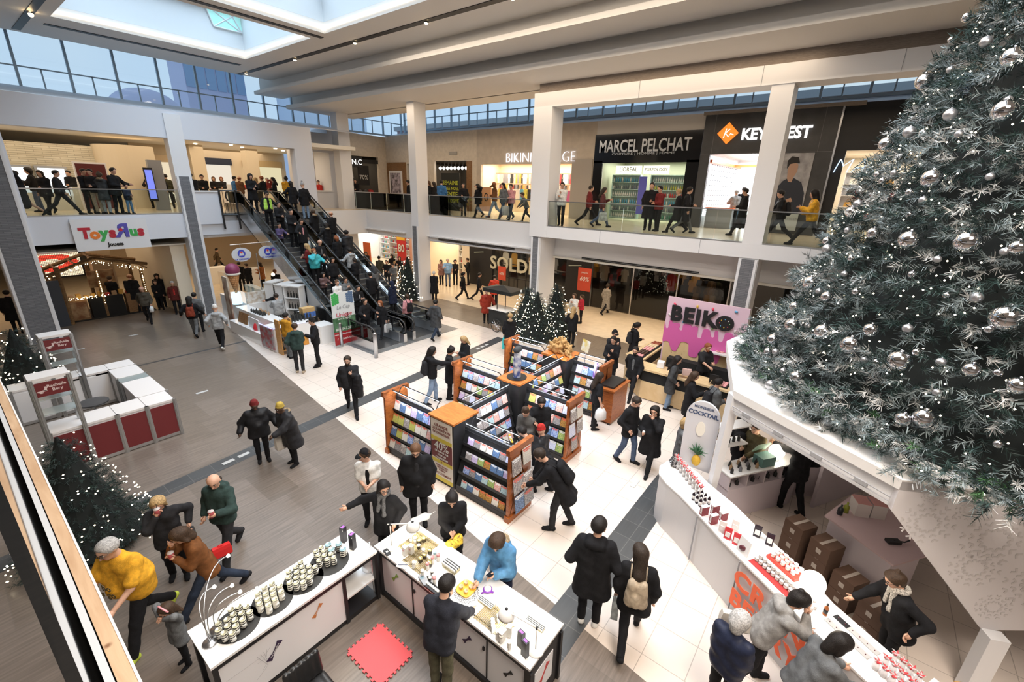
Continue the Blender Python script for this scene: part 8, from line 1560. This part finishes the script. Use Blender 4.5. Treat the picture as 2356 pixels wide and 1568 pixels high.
for i in range(6):g=(7.72+.1*(i%3),1.98+.06*(i//3),1.0);inst('bwrap',lambda:(lambda m:[m.tube([(0,0,.01),(.04*math.cos(k_),.04*math.sin(k_),.05),(.07*math.cos(k_*1.3),.07*math.sin(k_*1.3),.10)],[.02,.018,.004],4,k_%2) for k_ in range(9)] and m)(MB()),'candy_bag',[black,film],(g[0]+.35,g[1],1.0),i,'black and clear wrapped sweets at the tip of the counter','sweets','wrapped sweets at the counter tip')
for k_,(s_,o_,h_) in enumerate(((-.58,.14,.17),(-.55,.34,.17),(-.36,.14,.17),(-.38,.36,.15))):g=cr_pt(s_,o_);m=MB();m.ob((g[0],g[1],1+h_/2),(.13,.07,h_),math.atan2(dd.y,dd.x)+1.57,0);[m.ob((g[0]-nn.x*-.068+0*j,g[1]-nn.y*-.068,1+.05+.05*(j%3)),(.006,.03,.04),math.atan2(dd.y,dd.x)+1.57,1) for j in range(3)];m.ob((g[0],g[1],1+h_+.002),(.13,.07,.004),math.atan2(dd.y,dd.x)+1.57,1);tag(m.build('syrup_carton',[M('carton_red',(.22,.02,.03),.5),labw],org=g),('first','rear left','second','rear white topped')[k_]+' dark red carton of the carton row','box')
for k_,(s_,o_,c_) in enumerate(((-.16,.14,labw),(-.02,.12,crim),(.12,.16,crim),(-.12,.36,labw),(.08,.62,dkb),(.28,.66,dkb))):g=cr_pt(s_,o_);m=MB();m.add([(g[0]-.04,g[1]-.05,1),(g[0]+.04,g[1]-.05,1),(g[0]+.04,g[1]+.05,1),(g[0]-.04,g[1]+.05,1),(g[0]-.01,g[1]-.055,1.2),(g[0]+.01,g[1]-.055,1.2),(g[0]+.01,g[1]+.055,1.2),(g[0]-.01,g[1]+.055,1.2)],[(0,3,2,1),(4,5,6,7),(0,1,5,4),(1,2,6,5),(2,3,7,6),(3,0,4,7)],0);m.ob((g[0]-.035,g[1],1.09),(.012,.07,.08),0,1,0,.15);tag(m.build('pouch',[c_,labw],org=g),('white standing pouch','red striped pouch','second red striped pouch','clear pouch behind the white one','dark fruit pouch at the back edge','second dark fruit pouch at the back edge')[k_]+' on the cranberry counter','pouch')
g=cr_pt(.30,.12);t=thing('price_card','tilted white card with a dark red fruit picture on the counter','card',g);m=MB();m.ob((g[0],g[1],1.12),(.02,.2,.26),math.atan2(nn.y,nn.x)+math.pi,0,0,.2);m.build('card',labw,t);m=MB();m.ball((g[0]+nn.x*.03,g[1]+nn.y*.03,1.10),.05,12,0,(.5,1,1));m.build('fruit_picture',M('fruit_dark',(.10,.02,.03),.5),t,True)
m=MB();a_=cr_pt(.9,.16);b_=cr_pt(1.55,.16);m.extr([cr_pt(.45,.08),cr_pt(1.2,.08),cr_pt(1.2,.34),cr_pt(.45,.34)],(0,0,.012));tag(m.build('tray_mat',redm,org=a_),'dark red mat under the rows of small white jars','mat')
m=MB();m.extr([cr_pt(.47,.40),cr_pt(.95,.40),cr_pt(.95,.66),cr_pt(.47,.66)],(0,0,.05));tag(m.build('jar_tray',M('tray_red',(.65,.06,.04),.5),org=a_),'bright red tray of white lidded jars near the globe lamp','tray')
mk_wj=lambda:MB().lathe([(.028,0),(.03,.01),(.03,.045)],(0,0,0),14,0).lathe([(.031,.045),(.031,.062),(0,.062)],(0,0,0),14,1)
for i in range(20):
 lv=i//10;g=cr_pt(.49+.072*(i%10),.19+.07*lv);inst('wj',mk_wj,'jam_jar',[M('jar_label',(.62,.58,.55),.5),labw],(g[0],g[1],1.014),0,'small white lidded jar on the dark red mat','jar','jars on the dark red mat',None,True)
 if i<9:g=cr_pt(.52+.072*i,.225);inst('wj',None,'jam_jar',None,(g[0],g[1],1.077),0,'small white lidded jar stacked in the upper row','jar','jars in the upper row',None,True)
for i in range(15):g=cr_pt(.53+.085*(i%5),.45+.08*(i//5));inst('wj',None,'jam_jar',None,(g[0],g[1],1.052),0,'small jar with white lid in the bright red tray','jar','jars in the bright red tray',None,True)
for i in range(5):g=cr_pt(1.28+.07*(i%2),.22+.07*(i//2));inst('wj',None,'jam_jar',None,(g[0],g[1],1.0),0,'jar glowing beside the large globe lamp','jar','jars beside the large globe lamp',None,True)
m=mk_syr();o=m.build('syrup_bottle',[M('orange_bottle',(.35,.10,.02),.3),black],None,True);o.location=cr_pt(1.46,.34);tag(o,'orange bottle with black top beside the tasting dishes','bottle')
for i in range(12):g=cr_pt(1.56+.09*(i//2),.30+.16*(i%2));inst(('dish',i in (1,3)),lambda:MB().box(-.045,.045,-.04,.04,0,.012,0).ball((0,0,.014),.008,6,1),'tasting_dish',[M('dish_grey',(.42,.41,.40),.4) if i not in (1,3) else black,M('berry_dot',(.10,.01,.02),.4)],g,math.atan2(dd.y,dd.x),('white' if i not in (1,3) else 'black')+' square tasting dish with a berry','dish',('white' if i not in (1,3) else 'black')+' tasting dishes on the counter')
for i in range(14):g=cr_pt(2.16+.085*(i//3),.24+.15*(i%3));inst('wrap2',lambda:(lambda m:[m.tube([(0,0,.10),(.02*math.cos(k_),.02*math.sin(k_),.13),(.045*math.cos(k_*1.3),.045*math.sin(k_*1.3),.15)],[.012,.016,.004],4,k_%2) for k_ in range(7)] and m)(MB().lathe([(.03,0),(.036,.03),(.03,.09),(.01,.11)],(0,0,0),12,0)),'gift_bag',[film,crim],g,i,'clear gift bag with pink ribbon on the near counter end','gift bag','gift bags on the near counter end',None,True)
for k_,(s_,o_,c_) in enumerate(((2.66,.30,(.60,.03,.03)),(2.62,.58,(.70,.68,.66)),(2.95,.40,(.45,.10,.05)))):g=cr_pt(s_,o_);m=MB();m.ob((g[0],g[1],1.06),(.26,.2,.12),math.atan2(dd.y,dd.x)+.1*k_);tag(m.build('chocolate_box',M('choc_%d'%k_,c_,.5,c2=(.72,.60,.58),nscale=9),org=g),('red','white and red','brown and red')[k_]+' printed gift box at the lower right corner','box')
t=thing('open_carton','open yellow and kraft carton at the lower right of the counter','box',cr_pt(2.95,.80));g=t.location;m=MB();m.ob((g.x,g.y,.95),(.3,.4,.25),.5);m.build('box_body',M('carton_yellow',(.70,.50,.05),.6),t);m=MB();m.ob((g.x+.2,g.y+.12,1.1),(.02,.34,.22),.5,0,0,.9);m.build('flap',M('kraft',(.42,.24,.09),.8),t)
m=MB();rr=random.Random(5)
pA=[Vector((8.6,.9,2.5)),Vector((9.5,.0,2.2)),Vector((10.75,-.45,2.4)),Vector((10.75,-.45,1.2)),Vector((9.9,-.9,.95)),Vector((9.3,-1.6,1.6))];m.tube(pA,.005,4,0)
for i in range(5):
 for j in range(4):c_=pA[i].lerp(pA[i+1],(j+.5)/4);m.ball(c_,.045,8,1 if (i+j)%3 else 2)
tag(m.build('string_of_discs',[white,M('disc_ivory',(.75,.70,.62),.5),M('disc_wine',(.15,.02,.03),.4)],org=pA[0]),'string of white and wine red paper discs looped through the kiosk','garland')
# ================================================================ conifers
grn=[M('needle_dark',(.012,.028,.026),.6),M('needle_green',(.035,.07,.065),.6),M('needle_frost',(.24,.29,.30),.7),M('needle_snow',(.58,.58,.57),.8),M('needle_fresh',(.05,.14,.05),.6)]
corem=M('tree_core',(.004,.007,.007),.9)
def sprigs(pts,dirs,length,nn_,nl,nw,mi,rs):
 """needle sprays: arrays of thin blades around short twigs"""
 n=len(pts);A0=np.repeat(np.arange(n),nn_);tt=rs.uniform(.05,1,n*nn_);D_=dirs/np.linalg.norm(dirs,axis=1)[:,None]
 L=np.repeat(length,nn_)*tt;base=pts[A0]+D_[A0]*L[:,None];rv=rs.normal(size=(n*nn_,3));rv-=(rv*D_[A0]).sum(1)[:,None]*D_[A0];rv/=np.linalg.norm(rv,axis=1)[:,None]
 nd=D_[A0]*.75+rv*.8;nd/=np.linalg.norm(nd,axis=1)[:,None];sd=np.cross(nd,rs.normal(size=(n*nn_,3)));sd/=np.linalg.norm(sd,axis=1)[:,None]
 ll=nl*rs.uniform(.7,1.2,n*nn_)[:,None];V=np.stack([base-sd*nw,base+sd*nw,base+nd*ll+sd*nw*.35,base+nd*ll-sd*nw*.35],1).reshape(-1,3);F=np.arange(len(V)).reshape(-1,4);return V,F,mi[A0]
def fastmesh(name,V,F,MI,mats,parent):
 me=bpy.data.meshes.new(name);me.vertices.add(len(V));me.vertices.foreach_set('co',V.astype(np.float32).ravel());me.loops.add(F.size);me.loops.foreach_set('vertex_index',F.astype(np.int32).ravel());me.polygons.add(len(F));me.polygons.foreach_set('loop_start',np.arange(0,F.size,4,dtype=np.int32))
 for m in mats:me.materials.append(m)
 me.polygons.foreach_set('material_index',MI.astype(np.int32));me.update(calc_edges=True);me.validate();o=bpy.data.objects.new(name,me);COL.objects.link(o);o.parent=parent;return o
def octas(P_,r):
 O=np.array([(1,0,0),(-1,0,0),(0,1,0),(0,-1,0),(0,0,1),(0,0,-1)])*r;V=(P_[:,None,:]+O[None]).reshape(-1,3).tolist();b=[(0,2,4),(2,1,4),(1,3,4),(3,0,4),(2,0,5),(1,2,5),(3,1,5),(0,3,5)];return V,[tuple(6*i+k for k in f) for i in range(len(P_)) for f in b]
def small_tree(label,x,y,h,r,seed):
 rs=np.random.RandomState(seed);t=thing('christmas_tree',label,'christmas tree',(x,y,0));n=int(900*r*h/2);z=(1-np.sqrt(rs.uniform(.004,1,n)))*h*.95+.12*h*.3;a=rs.uniform(0,2*math.pi,n);rad=r*(1-z/h)*(rs.uniform(.72,1.02,n)+.10*np.sin(z*14/h+2*a));P=np.stack([rad*np.cos(a),rad*np.sin(a),z],1)
 D_=np.stack([np.cos(a),np.sin(a),rs.uniform(-.35,.35,n)],1);V,F,MI=sprigs(P-D_*.05,D_,rs.uniform(.10,.2,n)*(.6+.4*r),22,.055,.0035,rs.choice([0,0,0,1],n),rs);fastmesh('foliage',V,F,MI,grn[:2],t)
 MB().lathe([(r*.80,.15),(r*.6,h*.25),(.02,h*.93)],(x,y,0),14).build('dark_core',corem,t);MB().lathe([(.05,0),(.05,.2)],(x,y,0),8).build('trunk',woodp,t)  # solid dark core put in behind the sprigs to stop see-through
 n=int(230*r*h/2.3);z=(1-np.sqrt(rs.uniform(.004,1,n)))*h*.95+.1;a=rs.uniform(0,2*math.pi,n);rad=r*(1-z/h)*1.0+.16;V,F=octas(np.stack([rad*np.cos(a),rad*np.sin(a),z],1),.0085+.0011*math.hypot(x,y)*.55);m=MB();m.v=V;m.f=F;m.m=[0]*len(F);o=m.build('fairy_lights',Memit('tree_bulb',(1,.86,.60),12,False),None,False);o.parent=t;tag(o,kind='stuff');return t
def by_top(px,py,h):g=G(px,py,h);return g[0],g[1]
for k_,(px,py,h,r,lb) in enumerate(((122,985,2.35,.95,'lit dark tree in front of the maroon kiosk'),(18,742,2.5,1.0,'lit dark tree at the left edge behind the empty kiosk'),(936,583,2.6,.85,'lit dark tree beside the column at the escalators'),(1215,650,2.4,.85,'lit dark tree left of the middle column by the coffee cart'),(1238,662,2.3,.8,'second lit tree just left of the middle column'),(1283,645,2.5,.85,'lit dark tree right of the middle column'),(1752,715,2.2,.7,'lit dark tree right of the pink sign'))):small_tree(lb,*by_top(px,py,h),h,r,11+k_)
TC=np.array([10.84,-3.31]);TZ=[2.95,3.1,3.6,5,7,9,10.2,11.1];TRR=[4.55,4.65,4.45,3.86,3.30,2.50,1.4,.12];rt=lambda z:np.interp(z,TZ,TRR)
bt=thing('christmas_tree','giant frosted christmas tree with silver baubles on the white deck','christmas tree',(TC[0],TC[1],3.0));rs=np.random.RandomState(2)
def cone_pts(n,lo,hi,jit,front=True):
 z=rs.uniform(lo,hi,n*3);keep=rs.uniform(0,4.7,n*3)<rt(z);z=z[keep][:n];n=len(z);a=rs.uniform(R(75),R(290),n) if front else rs.uniform(R(-70),R(75),n);rad=rt(z)*(1+.045*np.sin(z*7+3*np.sin(a*2)))+rs.uniform(-jit,.04,n);return np.stack([TC[0]+rad*np.cos(a),TC[1]+rad*np.sin(a),z],1),a
for (n,fr,nl_) in ((8200,True,26),(1200,False,18)):
 P,a=cone_pts(n,3.05,11.0,.34,fr);n=len(P);D_=np.stack([np.cos(a)+rs.normal(0,.45,n),np.sin(a)+rs.normal(0,.45,n),rs.uniform(-.55,.5,n)],1);fz=np.sin(P[:,2]*2.1+a*3)+.5*np.sin(a*11+P[:,2]*5);mi=np.where(rs.uniform(0,1,n)+.12*fz+.05*(6-P[:,2])*.5>.58,2,np.where(rs.uniform(0,1,n)>.5,1,0));mi=np.where((mi==2)&(rs.uniform(0,1,n)>.72),3,mi)
 V,F,MI=sprigs(P,D_,rs.uniform(.16,.32,n),nl_,.105,.0052,mi,rs);V[:,:2]-=TC;V[:,2]-=3.0;fastmesh('foliage',V,F,MI,grn,bt)
n=1500;a=rs.uniform(R(75),R(290),n);rad=4.62+rs.normal(0,.14,n)+.08*np.sin(a*17);P=np.stack([rad*np.cos(a),rad*np.sin(a),rs.uniform(.04,.42,n)],1);D_=np.stack([np.cos(a)+rs.normal(0,.8,n),np.sin(a)+rs.normal(0,.8,n),rs.uniform(-.1,.8,n)],1);V,F,MI=sprigs(P,D_,rs.uniform(.12,.26,n),30,.09,.0055,rs.choice([0,1,2,2,3,4],n,p=[.2,.22,.2,.15,.15,.08]),rs);fastmesh('garland',V,F,MI,grn,bt)
MB().lathe([(float(rt(z))-.45,z-3.0) for z in (3.02,4,5,7,9,10.2)]+[(0,7.6)],(TC[0],TC[1],3.0),48).build('dark_core',corem,bt)  # near-black cone added to block the view through the foliage
P,a=cone_pts(1250,3.1,10.6,.10);P[:,:2]+=.07*np.stack([np.cos(a),np.sin(a)],1);P[:,:2]-=TC;P[:,2]-=3;V,F=octas(P,.0125);m=MB();m.v=V;m.f=F;m.m=[0]*len(F);o=m.build('fairy_lights',Memit('tree_bulb',(1,.86,.60),12,False),None);o.parent=bt;tag(o,kind='stuff')
chrome=M('chrome_bauble',(.80,.80,.84),.04,metal=1.0);matts=M('matt_silver_bauble',(.55,.55,.58),.35,metal=.9)
BA=[(1650+x/2.2394,y/2.2394,r/2.2394) for x,y,r in ((1520,295,55),(1480,570,60),(1065,420,42),(1200,590,32),(870,740,35),(990,680,30),(1060,685,20),(1245,690,20),(1105,920,50),(1405,910,18),(990,990,18),(1060,1030,20),(850,930,15),(910,890,16),(825,897,16),(725,1050,22),(690,1090,28),(805,1200,30),(990,1235,50),(1290,1245,62),(1550,1275,45),(1480,1295,20),(565,1240,20),(565,1280,22),(690,1330,15),(1135,1335,18),(1005,1415,20),(655,1410,14),(715,1503,18),(1500,515,18),(1285,90,25),(1385,215,30),(1205,205,15),(1200,360,16),(990,1105,16),(670,1185,12))]
BA+=[(1650+x/2.6133,600+y/2.6133,r/2.6133) for x,y,r in ((1740,345,90),(1095,600,65),(800,505,55),(1530,655,50),(635,425,45),(925,415,42),(450,385,40),(660,215,32),(835,185,22),(610,180,16),(1172,80,22),(560,130,40),(1200,550,25),(1345,608,28),(955,608,20),(885,595,20),(1635,412,26),(1810,750,60),(1245,945,62),(1120,950,45),(475,700,38),(320,745,28),(305,545,22),(350,545,18),(335,470,30),(545,388,17),(465,275,28),(1560,220,35),(1380,207,22),(1320,790,20),(1690,672,20),(395,660,16),(1690,1100,25),(1145,405,28),(720,435,14))]
for k_,(px,py,r) in enumerate(BA):
 d_=ray(px,py);d_=d_/np.linalg.norm(d_);s_=3.0;best=None
 while s_<16:
  q=np.array([0,0,HC])+d_*s_;e=math.hypot(q[0]-TC[0],q[1]-TC[1])-float(rt(q[2])) if q[2]>2.9 else 9
  if best is None or e<best[0]:best=(e,s_)
  if e<.22:break
  s_+=.04
 s_=best[1];q=np.array([0,0,HC])+d_*s_;cosq=float(d_@cf);R_=min(.26,max(.045,1.12*r*s_*cosq*(cosq**.5)/FPX));sm=R_<.085
 inst(('bauble',sm and k_%2),lambda:MB().ball((0,0,0),1,24).lathe([(.16,.97),(.16,1.1),(0,1.12)],(0,0,0),10),'bauble',matts if (sm and k_%2) else chrome,tuple(q),0,('small matt silver bauble' if sm and k_%2 else 'small mirror bauble' if sm else 'large mirror silver bauble')+' hanging on the giant tree','bauble',('small matt baubles' if sm and k_%2 else 'small mirror baubles' if sm else 'large mirror baubles')+' on the giant tree',float(R_),True)
# ================================================================ ledge and glass just below the camera
lw=Mwood('raw_plywood',(.42,.27,.16),(.58,.42,.28),9,.7,(2,.25,2),knots=9);yy0,yy1=.5,9.0
t=thing('ledge','plywood and metal ledge along the glass just below the camera','ledge',(.03,3,4.6));MB().box(.026,.066,yy0,yy1,4.55,4.75).build('plank',lw,t);MB().box(.066,.073,yy0,yy1,4.4,4.752).build('white_edge',white,t);MB().box(.002,.022,yy0,yy1,4.6,4.752).build('metal_strip',M('pale_metal',(.55,.58,.62),.4),t);MB().box(-.012,.026,yy0,yy1,4.5,4.60).build('dark_channel',blackm,t)
gm=M('dark_glass_pane',(.01,.012,.014),.02,spec=.9);MB().box(-.022,-.012,yy0,yy1,4.3,6.9).build('glass_pane',gm,t)
# ================================================================ outside the clerestory
ex=[M('ext_brick',(.34,.26,.28),.9),M('ext_pale',(.60,.68,.80),.8),M('ext_lilac',(.48,.48,.62),.8)]
for k_,(x0,x1,y0,y1,z1,mi,nm) in enumerate(((40,46,-10,50,12.6,0,'long brick building seen through the right clerestory'),(33,44,62,66,24,1,'pale tower seen through the left clerestory'),(24,31,70,75,22,2,'lilac block beside the pale tower'))):
 t=thing('building',nm,'building',((x0+x1)/2,(y0+y1)/2,0));MB().box(x0,x1,y0,y1,0,z1).build('wall',ex[mi],t);MB().box(x0-.3,x1+.3,y0-.3,y1+.3,z1,z1+.5).build('roof',greyp,t)
 for j in range(6):a_=(j+.5)/6;(MB().box(x0+(x1-x0)*a_-.5,x0+(x1-x0)*a_+.5,y0-.1,y0,z1-5,z1-2) if mi else MB().box(x0-.1,x0,y0+(y1-y0)*a_-2,y0+(y1-y0)*a_+2,z1-3,z1-1)).build('window',M('ext_window',(.25,.35,.5),.2),t)
dc=atY(338,262,60);dR=(atY(425,262,60)[0]-atY(252,262,60)[0])/2;t=thing('dome','lilac grey dome seen through the left clerestory','dome',(dc[0],60,12));MB().lathe([(dR*math.cos(a),dR*.72*math.sin(a)) for a in np.linspace(0,1.55,10)],dc,28).build('dome_shell',ex[2],t,True);MB().lathe([(dR,0),(dR,dc[2])],(dc[0],60,0),28).build('drum',ex[2],t,True)
